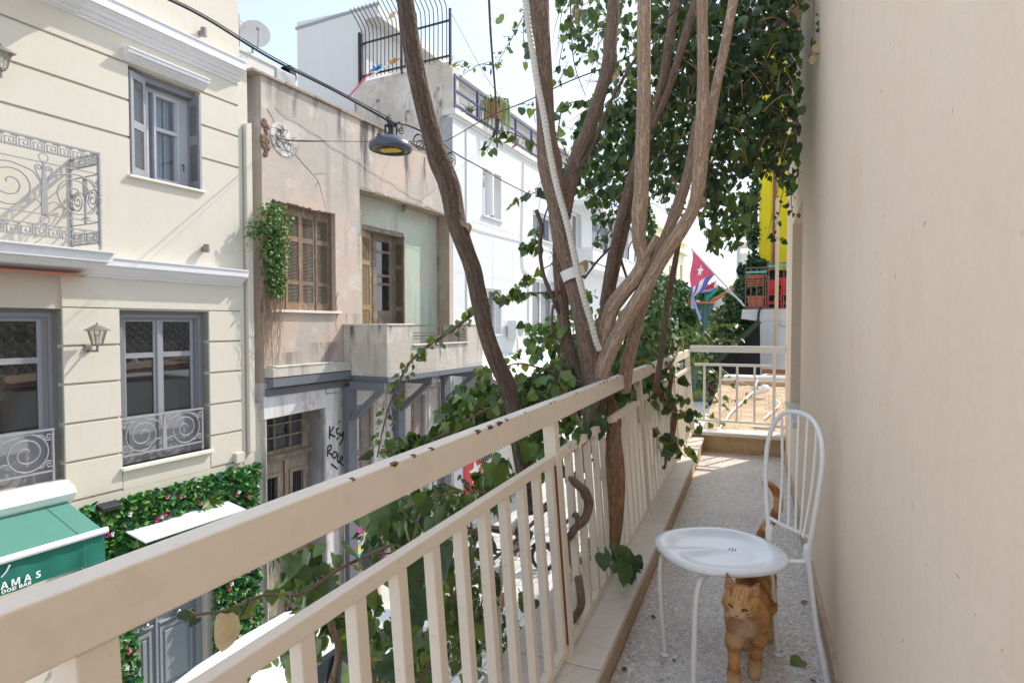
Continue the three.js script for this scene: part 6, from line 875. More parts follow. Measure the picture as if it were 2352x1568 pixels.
  const t2 = thing('shade_tree', 'dark bush in the shade behind the olive awning', 'bush', [0, 0, 0]); scatter('', '', '', 2600, mk(0, [[-0.15, 1.9, -16.6, 0.35, 0.7, 0.25], [-0.2, 1.1, -16.5, 0.35, 0.6, 0.25], [0.1, 2.3, -16.9, 0.3, 0.3, 0.2], [-0.45, 0.5, -16.2, 0.5, 0.6, 0.3], [-0.9, 0.1, -15.8, 0.5, 0.5, 0.3]], 0.07, 0.14, dk), lm, { parent: t2, seed: 83 });
  const aw = thing('olive_awning', 'steep dark olive awning over the shaded courtyard, beside the white wall', 'awning', [-0.4, 0.6, -13]); part(aw, 'canopy', [bar(V(0.10, 1.34, -12.6), V(-1.02, 0.18, -12.6), 0.085, 0.1).scale(1, 1, 1), slab([[0.10, 1.36], [-1.05, 0.18], [-1.08, 0.22], [0.07, 1.40]], -14.6, -12.6)], mat([0.035, 0.055, 0.03], 0.85)); part(aw, 'shade_backdrop', slab([[0.12, 1.3], [-0.98, 0.17], [-0.98, -0.6], [0.12, -0.9]], -14.4, -14.35), M.dark);  // added black sheet paints the deep shade under the awning
  const st2 = thing('steel_stair', 'grey steel stair tower with landings behind the flag', 'steel tower', [-0.4, YS, -22]); part(st2, 'post', [bx(-0.6, -0.47, YS, 5.5, -22.05, -21.95), bx(0.3, 0.42, YS, 5.5, -22.6, -22.5)], mat([0.48, 0.50, 0.54], 0.5)); part(st2, 'landing', [bx(-0.5, 0.4, 3.27, 3.75, -22.8, -22), bx(-0.5, 0.5, 3.98, 4.14, -22.6, -22)], M.offw); part(st2, 'handrail', [bx(-0.5, 0.4, 4.45, 4.49, -22.05, -22), bx(-0.5, 0.4, 4.75, 4.79, -22.05, -22)], mat([0.48, 0.50, 0.54], 0.5));
  const bu = thing('string_bulb', 'glowing bulb in front of the bushy tree beside the olive awning', 'light bulb', [0, 0, 0]), bp = ZP(1692, 749, -13.4); part(bu, 'bulb', ball(0.035, bp.x, bp.y, bp.z), mat([0.9, 0.75, 0.5], 0.3, { emissive: C(1, 0.7, 0.35), emissiveIntensity: 1 })); part(bu, 'socket', cyl(0.018, 0.018, 0.05, bp.x, bp.y + 0.028, bp.z, 8), M.black);
  // houses and hill at the end of the street
  const h1 = thing('gabled_house', 'small cream house with red roof at the end of the street', 'house', [-1.5, YS, -46]); part(h1, 'wall', slab([[-3.0, YS], [1, YS], [1, 3.4], [-1.2, 3.9], [-2.75, 2.9], [-2.75, 1.9], [-3.0, 1.9]], -50, -45), M.white2); part(h1, 'roof', [bar(V(-2.95, 2.95, -45.2), V(-1.2, 3.98, -45.2), 0.16, 1.2), bar(V(-1.2, 3.98, -45.2), V(1.2, 3.4, -45.2), 0.16, 1.2)], M.terracotta); part(h1, 'wall_lamp', [bx(-2.3, -2.2, 2.0, 2.05, -45, -44.6), lathe([[0.02, 0.1], [0.25, -0.05], [0.24, -0.07]], -2.2, 2.0, -44.5, 12)], M.black);
  const h2 = thing('green_shed', 'blue green boarded shed at the end of the street', 'shed', [-4, YS, -44]); part(h2, 'wall', bx(-4.4, -2.7, YS, 2.75, -44.5, -43.8), mat([0.08, 0.17, 0.16], 0.8)); part(h2, 'roof', bx(-4.5, -2.6, 2.75, 2.9, -44.8, -43.5), M.terracotta); part(h2, 'board', [0, 1, 2, 3, 4].map(i => bx(-4.4 + i * 0.34, -4.36 + i * 0.34, YS, 2.75, -43.8, -43.76)), mat([0.05, 0.11, 0.11], 0.8));
  const wd = thing('far_trees', 'hazy trees on the rise at the end of the street', 'trees', [0, 0, 0], { kind: 'stuff' }); scatter('', '', '', 3000, mk(0, [[-5, 3.2, -60, 5, 1.6, 2], [-9, 3.6, -70, 6, 2.2, 2], [0, 4.2, -70, 5, 1.5, 2], [-3.5, 3.4, -52, 1, 1.2, 1], [-4.3, 1.4, -42, 0.5, 1.2, 0.5]], 0.4, 0.8, lt.concat(dk)), lm, { parent: wd, seed: 84 });
  const hill = new THREE.SphereGeometry(1, 30, 12).scale(60, 9, 25).translate(-10, YS - 1, -110); const hl = solo('hill', 'low hazy hill closing the end of the street', 'hill', hill, mat([0.10, 0.14, 0.06], 1), { kind: 'structure' }); void hl;
}
{ // flags
  const cloth = (A, B, Cc, D, fold, n = 26) => { const g = new THREE.PlaneGeometry(1, 1, n, n), p = g.attributes.position, uv = g.attributes.uv; for (let i = 0; i < p.count; i++) { const u = uv.getX(i), v = 1 - uv.getY(i), a = A.clone().lerp(B, u), e = Cc.clone().lerp(D, u), q = a.lerp(e, v); q.z += fold * Math.sin(u * 8 + v * 5) * (0.3 + v) ; q.y -= 0.05 * Math.sin(v * 3.14) * u; q.x += 0.02 * Math.sin(v * 9 + u * 3); p.setXYZ(i, q.x, q.y, q.z); } g.computeVertexNormals(); g.userData.uv = true; return g; };
  const R = (x, y, z) => ZP(1551.7 + x / 4.571, 490 + y / 4.571, z);
  const mkc = fn => { const c = document.createElement('canvas'); c.width = c.height = 256; fn(c.getContext('2d')); const t = new THREE.CanvasTexture(c); t.colorSpace = THREE.SRGBColorSpace; return phys([1, 1, 1], 0.9, { map: t, transmission: 0.35, thickness: 0 }); };
  const f = thing('flag', 'large red white and blue flag with a white star, hung from a slanted pole', 'flag', [0, 0, 0]);
  part(f, 'cloth', cloth(R(175, 388, -13.3), R(415, 640, -14), R(150, 905, -13.4), R(195, 890, -13.7), 0.05), mkc(g => { // across: hoist from the tip down; down: the fly
    for (let i = 0; i < 5; i++) { g.fillStyle = i % 2 ? '#f2eef2' : '#6d6bb8'; g.fillRect(i * 51.2, 0, 52, 256); } g.fillStyle = '#df5b76'; g.beginPath(); g.moveTo(0, 0); g.lineTo(256, 0); g.lineTo(128, 150); g.lineTo(0, 205); g.fill(); g.fillStyle = '#fff'; g.beginPath(); for (let i = 0; i < 10; i++) { const a = i * Math.PI / 5 + 0.5, r = i % 2 ? 15 : 38; g.lineTo(118 + r * Math.cos(a), 58 + r * Math.sin(a)); } g.fill(); }));  // print paled so the glare washing it out sits in the colours
  part(f, 'pole', tube([R(168, 372, -13.25), R(725, 972, -15)], 0.022, 8, 1), M.alu); part(f, 'ribbon', [tube([R(175, 900, -13.5), R(185, 1000, -13.5)], [0.03, 0.045], 6, 4), tube([R(190, 890, -13.5), R(225, 1010, -13.5), R(262, 1110, -13.5)], [0.02, 0.035], 6, 6)], mat([0.42, 0.42, 0.66], 0.9));
  const f2 = thing('flag', 'smaller pale blue, green and red flag behind the large flag', 'flag', [0, 0, 0]);
  part(f2, 'cloth', cloth(R(300, 770, -14.3), R(440, 690, -14.5), R(235, 840, -14.3), R(430, 815, -14.5), 0.02, 12), mkc(g => { g.fillStyle = '#aab0dc'; g.fillRect(0, 0, 256, 256); g.fillStyle = '#f0e8ea'; g.fillRect(90, 0, 166, 130); g.fillStyle = '#e03848'; g.beginPath(); g.moveTo(60, 20); g.lineTo(240, 10); g.lineTo(200, 140); g.lineTo(80, 150); g.fill(); })); part(f2, 'cloth', cloth(R(300, 880, -14.3), R(440, 760, -14.5), R(330, 930, -14.3), R(430, 815, -14.5), 0.02, 12), mat([0.02, 0.36, 0.27], 0.9));
  part(f2, 'pole', tube([R(430, 735, -14.4), R(700, 925, -15)], 0.012, 8, 1), M.alu);
}

// ---------------------------------------------------------------- bougainvillea: trunks, crown, sprays
const limbPts = (arr, X) => { // outline widths are read across the picture; X a plane beside the railing, or {d} metres ahead of the eye
  const P = [], r = [], n = arr.length; arr.forEach(([x, y, w], i) => {
    const t = i / (n - 1), c = X.d ? 0 : X.length > 2 ? X[i] : Array.isArray(X) ? mix(X[0], X[1], t) : X, p = X.d ? AT(x, y, mix(X.d[0], X.d[1], t)) : XP(x, y, c), d = p.clone().sub(EYE).dot(AX.f);
    const a = arr[Math.max(0, i - 1)], b = arr[Math.min(n - 1, i + 1)], dx = b[0] - a[0], dy = b[1] - a[1], f = Math.max(0.62, Math.abs(dy) / Math.hypot(dx, dy));
    P.push(p); r.push(w / 2 * d / F0 * (w > 1 ? f : 1)); }); return [P, r]; };
const knots = s => { const q = rng(s), k = [...Array(7)].map(() => [q(), q() * 6.28, 0.1 + 0.16 * q()]); return (t, a) => { let v = 0.045 * Math.sin(a * 3 + t * 9 + s) + 0.03 * Math.sin(a * 5 - t * 23); for (const [kt, ka, h] of k) v += h * Math.exp(-(((t - kt) / 0.025) ** 2) - (1 - Math.cos(a - ka)) * 4); return v; }; };
function limb(par, name, arr, X, m, s) { const [P, r] = limbPts(arr, X); return part(par, name, tube(P, r, 16, arr.length * 9, { lump: knots(s) }), m); }
{ const t = thing('leaning_tree', 'bare brown leaning trunk outside the railing, left of the other trunks', 'tree', [-0.75, 0, -1.95]);
  limb(t, 'trunk', [[921, -40, 40], [930, 0, 40], [955, 167, 43], [997, 333, 43], [1032, 425, 44], [1048, 508, 50], [1058, 540, 46], [1087, 625, 38], [1116, 758, 39], [1140, 830, 38], [1165, 885, 40], [1182, 960, 38], [1191, 1010, 38], [1206, 1090, 40], [1220, 1150, 42], [1226, 1180, 40]], [-1.0, -0.76], M.barkE, 3);
  part(t, 'stub', [tube([XP(1058, 535, -0.9), XP(1075, 520, -0.9)], [0.03, 0.014], 10, 3)], M.barkA);
}
const tree = thing('bougainvillea', 'many stemmed bougainvillea rising beside the railing into a dense crown over the balcony', 'tree', [-0.76, 0, -2.9]);
{ const B = M.barkA, L = M.barkB;
  const T = [
    ['trunk', [[1360, 950, 54], [1362, 880, 52], [1352, 800, 50], [1342, 747, 44], [1325, 674, 44], [1308, 600, 44], [1288, 527, 46], [1280, 470, 54], [1262, 380, 42], [1253, 280, 42], [1247, 184, 44], [1240, 60, 46], [1236, -60, 46]], { d: [2.85, 2.75] }, M.barkA, 11],
    ['limb', [[1292, 500, 40], [1304, 440, 38], [1320, 380, 36], [1346, 310, 33], [1370, 240, 31], [1392, 170, 30], [1405, 80, 29], [1414, -50, 28]], { d: [2.85, 3.0] }, B, 12],
    ['limb', [[1350, 900, 34], [1333, 862, 32], [1313, 820, 30], [1296, 747, 29], [1289, 674, 29], [1283, 600, 28], [1284, 540, 26], [1288, 490, 20]], { d: [2.9, 2.95] }, B, 13],
    ['limb', [[1376, 880, 44], [1384, 800, 42], [1392, 760, 38], [1404, 710, 38], [1424, 681, 40], [1464, 632, 38], [1480, 594, 36], [1468, 550, 34], [1468, 500, 32], [1472, 441, 31], [1476, 330, 31], [1479, 221, 31], [1480, 100, 30], [1480, -60, 30]], { d: [2.86, 2.72] }, L, 14],
    ['limb', [[1368, 920, 44], [1378, 862, 42], [1402, 803, 40], [1430, 747, 38], [1474, 676, 37], [1500, 630, 36], [1528, 582, 34], [1568, 524, 36], [1592, 480, 36], [1602, 441, 32], [1612, 313, 26], [1616, 184, 25], [1614, 60, 24], [1613, -60, 24]], { d: [2.82, 2.7] }, L, 15],
    ['limb', [[1606, 440, 26], [1618, 350, 22], [1630, 287, 22], [1642, 221, 22], [1664, 110, 22], [1685, 0, 21], [1696, -60, 20]], { d: [2.76, 2.9] }, L, 16],
    ['limb', [[1432, 900, 34], [1440, 840, 31], [1458, 766, 29], [1478, 692, 27], [1511, 593, 26], [1541, 515, 26], [1574, 423, 26], [1590, 350, 22], [1600, 280, 18]], { d: [3.05, 2.85] }, L, 17],
    ['limb', [[1372, 800, 24], [1385, 725, 21], [1397, 656, 19], [1412, 563, 19], [1437, 460, 23], [1460, 380, 22], [1480, 310, 18], [1499, 290, 16], [1534, 210, 18], [1576, 74, 20], [1600, 0, 20], [1615, -60, 20]], { d: [3.05, 3.0] }, B, 18],
    ['limb', [[1395, 740, 20], [1405, 667, 18], [1421, 589, 21], [1439, 508, 23], [1452, 405, 23], [1475, 330, 20], [1506, 258, 22], [1532, 129, 22], [1548, 18, 19], [1555, -60, 19]], { d: [3.1, 3.05] }, B, 19],
    ['limb', [[1505, 900, 14], [1521, 803, 13], [1534, 692, 13], [1553, 593, 15], [1562, 545, 12], [1570, 500, 9]], { d: [3.2, 2.9] }, B, 20],
    ['cut_stub', [[1480, 590, 22], [1497, 566, 20], [1509, 543, 17]], { d: [2.78, 2.72] }, L, 21],
    ['cut_stub', [[1592, 480, 22], [1612, 468, 26], [1619, 455, 16]], { d: [2.76, 2.72] }, L, 22],
    ['trunk', [[1376, 880, 46], [1392, 920, 44], [1405, 950, 38], [1410, 1004, 32], [1414, 1070, 36], [1416, 1130, 42], [1415, 1200, 42], [1412, 1235, 34], [1410, 1262, 22]], [-0.74, -0.72, -0.68, -0.6, -0.555, -0.545, -0.54, -0.54, -0.54], M.barkC, 23],
    ['trunk', [[1370, 860, 50], [1366, 920, 50], [1358, 980, 40], [1346, 1040, 30], [1330, 1085, 24], [1314, 1110, 21]], { d: [2.84, 2.4] }, B, 24],
    ['root', [[1270, 1085, 16], [1296, 1092, 20], [1324, 1110, 22], [1344, 1130, 22], [1352, 1160, 22], [1343, 1192, 21], [1322, 1212, 20], [1296, 1236, 18], [1260, 1250, 14]], [-0.74, -0.68, -0.565, -0.545, -0.545, -0.55, -0.57, -0.66, -0.74], M.barkA, 25],
    ['root', [[1280, 1215, 12], [1305, 1196, 16], [1326, 1186, 18], [1328, 1206, 17], [1314, 1226, 15], [1290, 1250, 12]], [-0.72, -0.66, -0.56, -0.56, -0.58, -0.7], M.barkA, 26],
    ['root', [[1226, 1172, 20], [1262, 1160, 22], [1274, 1140, 22], [1270, 1115, 15], [1273, 1092, 12]], -0.72, M.barkC, 27],
    ['root', [[1272, 1146, 16], [1236, 1188, 12], [1190, 1235, 13], [1141, 1278, 13], [1094, 1312, 12], [1062, 1340, 9]], -0.70, B, 28],
    ['root', [[1222, 1225, 9], [1190, 1262, 10], [1150, 1272, 8], [1100, 1262, 6]], -0.74, B, 29],
    ['root', [[1306, 1240, 16], [1316, 1290, 18], [1332, 1348, 20], [1334, 1392, 18], [1314, 1425, 16], [1280, 1480, 16]], [-0.74, -0.66, -0.565, -0.56, -0.6, -0.74], M.barkA, 30],
    ['branch', [[1232, 482, 9], [1243, 516, 10], [1240, 573, 9], [1248, 629, 9], [1268, 680, 10], [1284, 720, 8]], { d: [2.9, 2.9] }, M.barkD, 31],
    ['branch', [[1276, 900, 8], [1290, 840, 8], [1278, 790, 8], [1268, 752, 7], [1270, 700, 6]], { d: [2.9, 2.9] }, M.barkA, 32],
    ['branch', [[1380, 700, 7], [1400, 580, 8], [1440, 470, 8], [1395, 260, 7]].slice(0, 2), -0.95, M.barkD, 33],
    ['branch', [[1322, 395, 10], [1360, 340, 9], [1400, 240, 8], [1450, 150, 8], [1500, 75, 7], [1560, 15, 6], [1600, -30, 6]], { d: [2.85, 2.9] }, M.barkD, 34],
    ['branch', [[1440, 640, 6], [1420, 560, 7], [1446, 420, 7], [1453, 300, 7], [1452, 180, 6]].reverse(), -1.05, M.barkD, 35],
    ['branch', [[1342, 640, 6], [1372, 600, 7], [1410, 560, 7], [1440, 525, 6]], { d: [3.0, 3.1] }, M.barkD, 36],
  ];
  for (const [n, a, X, m, s] of T) limb(tree, n, a, X, m, s);
  part(tree, 'red_petal_smear', tube([AT(1280, 672, 2.86), AT(1290, 668, 2.86)], [0.012, 0.008], 6, 3), mat([0.25, 0.01, 0.015], 0.7));
}
{ const [P] = limbPts([[1196, -60, 1], [1207, 0, 1], [1214, 60, 1], [1222, 110, 1], [1233, 184, 1], [1248, 258, 1], [1263, 350, 1], [1278, 423, 1], [1303, 515, 1], [1316, 572, 1], [1330, 640, 1], [1343, 690, 1], [1358, 740, 1], [1370, 785, 1], [1378, 805, 1]], { d: [2.66, 2.76] });
  const h = thing('corrugated_hose', 'white corrugated hose taped to the thick trunk', 'hose', [-0.8, 0, -2.6]);
  part(h, 'hose', tube(P, 0.0148, 10, 620, { lump: (t, a, L) => 0.075 * Math.sin(L * 2 * Math.PI / 0.0195) }), M.hose);
  const [q] = limbPts([[1302, 640, 1], [1318, 632, 1], [1336, 622, 1]], -0.74); part(h, 'tape', [rot(new THREE.CylinderGeometry(0.058, 0.055, 0.05, 20, 1, true), 'Z', 0.32, [0, 0, 0]).translate(AT(1317, 630, 2.79).x, AT(1317, 630, 2.79).y, AT(1317, 630, 2.79).z)], M.tape); void q;
  const h2 = thing('corrugated_hose', 'lower piece of white corrugated hose hanging outside the bars by the twisted roots', 'hose', [-0.8, 0, -2]);
  const [P2] = limbPts([[1196, 1190, 1], [1176, 1215, 1], [1160, 1262, 1], [1150, 1330, 1], [1144, 1400, 1], [1146, 1480, 1], [1150, 1590, 1]], -0.76); part(h2, 'hose', tube(P2, 0.0105, 8, 300, { lump: (t, a, L) => 0.13 * Math.sin(L * 2 * Math.PI / 0.0105) }), M.hose);
  const [P3] = limbPts([[1316, 1215, 1], [1316, 1300, 1], [1290, 1390, 1], [1268, 1440, 1], [1258, 1500, 1], [1262, 1600, 1]], -0.70); part(h2, 'hose', tube(P3, 0.0095, 8, 300, { lump: (t, a, L) => 0.13 * Math.sin(L * 2 * Math.PI / 0.0105) }), M.hose);
}
// crown: leaves through a real volume above the far half of the balcony
const inPoly = (x, y, p) => { let c = false; for (let i = 0, j = p.length - 1; i < p.length; j = i++) if ((p[i][1] > y) !== (p[j][1] > y) && x < (p[j][0] - p[i][0]) * (y - p[i][1]) / (p[j][1] - p[i][1]) + p[i][0]) c = !c; return c; };
{ const pal = [[0.055, 0.125, 0.024], [0.042, 0.10, 0.025], [0.10, 0.18, 0.03], [0.028, 0.072, 0.026], [0.16, 0.24, 0.04], [0.055, 0.10, 0.035]], lm = phys([1, 1, 1], 0.5, { transmission: 0.45, thickness: 0, map: T_.leaf });
  const D1 = [[1487, 268], [1530, 215], [1575, 170], [1640, 110], [1690, 60], [1720, 0], [1730, -200], [1900, -200], [1884, 0], [1862, 166], [1840, 258], [1838, 368], [1822, 420], [1806, 420], [1780, 380], [1730, 390], [1690, 420], [1640, 470], [1600, 400], [1560, 430], [1495, 440]];
  const D2 = [[1270, -20], [1330, -40], [1720, -40], [1700, 80], [1600, 170], [1490, 270], [1490, 470], [1420, 560], [1360, 500], [1330, 420], [1300, 430], [1275, 380], [1380, 180], [1300, 100]], D3 = [[1600, 420], [1740, 420], [1735, 500], [1700, 560], [1650, 585], [1615, 540]], D5 = [[1500, -40], [1730, -40], [1700, 60], [1640, 150], [1560, 230], [1500, 280]], D4 = [[1340, 230], [1490, 230], [1490, 470], [1300, 440]];
  const pick = (poly, b, q) => { for (let k = 0; k < 60; k++) { const x = mix(b[0], b[1], q()), y = mix(b[2], b[3], q()); if (inPoly(x, y, poly)) return [x, y]; } return [1650, 300]; };
  const clumps = []; const qc = rng(901); for (let i = 0; i < 170; i++) { const [x, y] = pick(D1, [1480, 1900, -200, 540], qc); const d = 3.15 + 2.2 * qc(); clumps.push(AT(x, y, d)); }
  const lim = p => p.x < 0.25 - 0.03;
  scatter('', '', '', 6600, q => { let p; for (let k = 0; k < 20; k++) { if (q() < 0.55) { p = clumps[(q() * clumps.length) | 0].clone().add(V((q() + q() - 1) * 0.28, (q() + q() - 1) * 0.26, (q() + q() - 1) * 0.3)); } else { const [x, y] = pick(D1, [1480, 1900, -200, 540], q); p = AT(x, y, 3.05 + 2.4 * q()); } if (lim(p)) break; } if (!lim(p)) p.x = 0.1; return { p, dir: V(q() - 0.5, -0.25 - q() * 0.7, q() - 0.5), s: 0.022 + 0.045 * q() * q() + 0.006, c: pal[(q() * 6) | 0].map(v => v * (0.75 + 0.5 * q())) }; }, lm, { parent: tree, seed: 91, pname: 'crown' });
  scatter('', '', '', 1500, q => { const k = q(), [x, y] = k < 0.5 ? pick(D2, [1270, 1720, -40, 560], q) : k < 0.62 ? pick(D3, [1600, 1820, 440, 590], q) : pick(D4, [1300, 1490, 230, 470], q); const p = AT(x, y, 3.2 + 1.4 * q()); if (p.x > 0.22) p.x = 0.15; return { p, dir: V(q() - 0.5, -0.35 - q() * 0.7, q() - 0.5), s: 0.03 + 0.034 * q(), c: pal[(q() * 6) | 0].map(v => v * 1.15) }; }, lm, { parent: tree, seed: 92, pname: 'crown' });
  scatter('', '', '', 1100, q => { const [x, y] = q() < 0.75 ? pick(D5, [1490, 1730, -40, 280], q) : pick(D2, [1270, 1720, -40, 560], q); return { p: AT(x, y, 3.1 + 1.4 * q()), dir: V(q() - 0.5, -0.3 - q() * 0.7, q() - 0.5), s: 0.03 + 0.036 * q(), c: pal[(q() * 6) | 0] }; }, lm, { parent: tree, seed: 94, pname: 'crown' });
  const q = rng(93), tw = []; for (let i = 0; i < 330; i++) { const [x, y] = pick(D1, [1480, 1900, -200, 540], q), d = 3.0 + 1.4 * q(), a = AT(x, y, d); if (a.x > 0.15) continue; const e = a.clone().add(V((q() - 0.5) * 0.3, (q() - 0.6) * 0.4, (q() - 0.5) * 0.3)); tw.push(tube([a, a.clone().lerp(e, 0.5).add(V(0, 0.03, 0)), e], [0.0035, 0.0015], 4, 5)); }
  for (let i = 0; i < 130; i++) { const [x, y] = pick(D2, [1270, 1720, -40, 560], q), a = AT(x, y, 3.2 + q()); const e = a.clone().add(V((q() - 0.5) * 0.4, (q() - 0.6) * 0.4, (q() - 0.5) * 0.3)); tw.push(tube([a, a.clone().lerp(e, 0.5).add(V(0, 0.03, 0)), e], [0.003, 0.0014], 4, 5)); }
  part(tree, 'twigs', tw, M.twigL, { kind: 'stuff' });
  for (const [x, y, d, s] of [[1324, 26, 3.2, 0.062], [1412, 178, 3.3, 0.075], [1192, 325, 3.2, 0.075], [1817, 30, 3.2, 0.085], [1875, 110, 2.95, 0.06], [1872, 135, 2.98, 0.05], [1620, 535, 4.2, 0.05], [1745, 455, 4.2, 0.055], [1822, 268, 3.6, 0.055], [1752, 253, 3.6, 0.05], [1342, 610, 2.9, 0.06], [1582, 112, 3.4, 0.045], [1571, 125, 3.4, 0.045], [1714, 52, 3.3, 0.045], [1800, 55, 3.4, 0.04], [1774, 40, 3.5, 0.04], [903, 35, 2.9, 0.05], [1790, 52, 3.6, 0.05], [1835, 60, 3.3, 0.04], [1560, 560, 4.4, 0.03], [1815, 250, 3.7, 0.06]]) { const p = AT(x, y, d), a = q() * 6.28; put(tree, 'bract', bractG, bractM[(q() * 3) | 0], [p.x, p.y + s * 0.4, p.z], leafQ(V(Math.cos(a) * 0.4, -1, Math.sin(a) * 0.4), q() * 6.28), s); }
  // 250 nearest leaves of the crown as leaves of their own
  for (let i = 0; i < 200; i++) { const k = q(); const [x, y] = k < 0.5 ? pick(D1, [1480, 1900, -100, 540], q) : k < 0.75 ? pick(D2, [1270, 1720, -40, 560], q) : pick(D3, [1600, 1820, 440, 590], q); const p = AT(x, y, 3.0 + 0.4 * q()); if (p.x > 0.24) continue; addLeaf(tree, p, V(q() - 0.5, -0.4 - q() * 0.6, q() - 0.5), q() * 6.28, 0.035 + 0.03 * q(), leafM[(q() * 4) | 0]); }
}
const ATs = a => a.map(([x, y, d]) => AT(x, y, d)), XPs = (a, c) => a.map(([x, y]) => XP(x, y, c));
{ // sprays of the tree above the rail
  const S = (a, r0, r1, n, sz, o) => spray(tree, ATs(a), r0, r1, n, sz, o);
  S([[1122, -30, 2.9], [1126, 60, 2.9], [1130, 121, 2.9], [1138, 221, 2.9], [1142, 339, 2.9]], 0.0065, 0.004, 3, 0.05, { bark: M.barkD, spread: 0.04, seed: 1 });
  S([[1210, 20, 3.4], [1180, 80, 3.4], [1134, 158, 3.4]], 0.003, 0.0015, 26, 0.038, { seed: 2 }); S([[1138, 150, 2.9], [1100, 148, 2.9], [1085, 158, 2.9], [1065, 170, 2.9]], 0.003, 0.001, 12, 0.034, { seed: 3, spread: 0.05 });
  S([[1222, -20, 3.0], [1204, 40, 3.0], [1203, 100, 3.0], [1210, 150, 3.0]], 0.003, 0.0015, 10, 0.06, { seed: 4 });
  S([[1330, -20, 3.2], [1316, 40, 3.2], [1296, 90, 3.2], [1282, 160, 3.2]], 0.004, 0.002, 12, 0.05, { seed: 5 }); S([[1310, -20, 3.1], [1313, 80, 3.1], [1320, 150, 3.1], [1345, 220, 3.1]], 0.004, 0.002, 7, 0.04, { seed: 6, bark: M.barkD });
  S([[1145, 300, 3.0], [1175, 305, 3.0], [1210, 322, 3.0], [1240, 338, 3.0], [1275, 362, 3.0]], 0.003, 0.004, 18, 0.055, { seed: 7 }); S([[1140, 290, 3.0], [1125, 330, 3.0], [1118, 350, 3.0]], 0.003, 0.001, 10, 0.05, { seed: 8 });
  S([[1230, 280, 3.2], [1220, 240, 3.2], [1200, 245, 3.2]], 0.002, 0.001, 6, 0.065, { seed: 9 });
  S([[1290, 250, 3.3], [1280, 320, 3.3], [1285, 380, 3.3], [1310, 400, 3.3]], 0.004, 0.002, 24, 0.055, { seed: 10 }); S([[1300, 240, 3.2], [1330, 232, 3.2], [1370, 240, 3.2]], 0.003, 0.0015, 18, 0.055, { seed: 11 });
  S([[1282, 190, 3.0], [1295, 165, 3.0], [1306, 140, 3.0]], 0.003, 0.001, 7, 0.06, { seed: 14 }); S([[1400, 30, 3.5], [1380, 60, 3.5], [1372, 105, 3.5]], 0.003, 0.001, 12, 0.05, { seed: 15 });
  S([[1257, 440, 3.0], [1235, 440, 3.0], [1200, 455, 3.0], [1184, 462, 3.0]], 0.003, 0.001, 16, 0.06, { seed: 16 }); S([[1243, 516, 3.0], [1230, 545, 3.0], [1236, 570, 3.0]], 0.003, 0.001, 12, 0.058, { seed: 17 }); S([[1238, 570, 3.0], [1215, 565, 3.0], [1190, 562, 3.0]], 0.003, 0.001, 15, 0.055, { seed: 18 }); S([[1245, 620, 3.0], [1270, 600, 3.0], [1262, 570, 3.0]], 0.003, 0.001, 10, 0.05, { seed: 19 });
  S([[1276, 671, 3.0], [1230, 673, 3.0], [1180, 676, 3.0], [1140, 690, 3.0], [1126, 668, 3.0]], 0.005, 0.0015, 30, 0.06, { seed: 20 }); S([[1190, 672, 3.0], [1200, 640, 3.0], [1232, 632, 3.0]], 0.003, 0.001, 15, 0.065, { seed: 21, m: [leafM[0], leafM[2], leafM[4]] });
  S([[1300, 740, 2.9], [1268, 770, 2.9], [1240, 790, 2.9], [1230, 800, 2.9]], 0.003, 0.001, 10, 0.085, { seed: 22, m: [leafM[2], leafM[4]] }); S([[1360, 560, 3.2], [1385, 540, 3.2], [1395, 580, 3.2]], 0.003, 0.001, 12, 0.05, { seed: 23 }); S([[1410, 620, 3.3], [1345, 600, 3.3], [1350, 630, 3.3]], 0.003, 0.001, 9, 0.04, { seed: 24 });
  S([[1640, 470, 4.2], [1650, 520, 4.2], [1642, 570, 4.2]], 0.003, 0.001, 22, 0.062, { seed: 25, spread: 0.06 }); S([[1690, 470, 4.3], [1690, 510, 4.3], [1680, 545, 4.3]], 0.003, 0.001, 22, 0.062, { seed: 26, spread: 0.06 }); S([[1800, 430, 4.4], [1790, 490, 4.4], [1780, 540, 4.4], [1792, 552, 4.4]], 0.003, 0.001, 14, 0.06, { seed: 27, spread: 0.06 }); S([[1838, 380, 4.3], [1818, 450, 4.3], [1822, 500, 4.3]], 0.006, 0.002, 14, 0.055, { seed: 28 });
  S([[1870, -20, 3.0], [1868, 80, 3.0], [1862, 130, 3.0]], 0.003, 0.001, 10, 0.05, { seed: 29 }); S([[1820, 300, 3.3], [1790, 420, 3.3], [1760, 560, 3.3]], 0.0025, 0.0015, 3, 0.04, { seed: 30, bark: M.twigL });
}
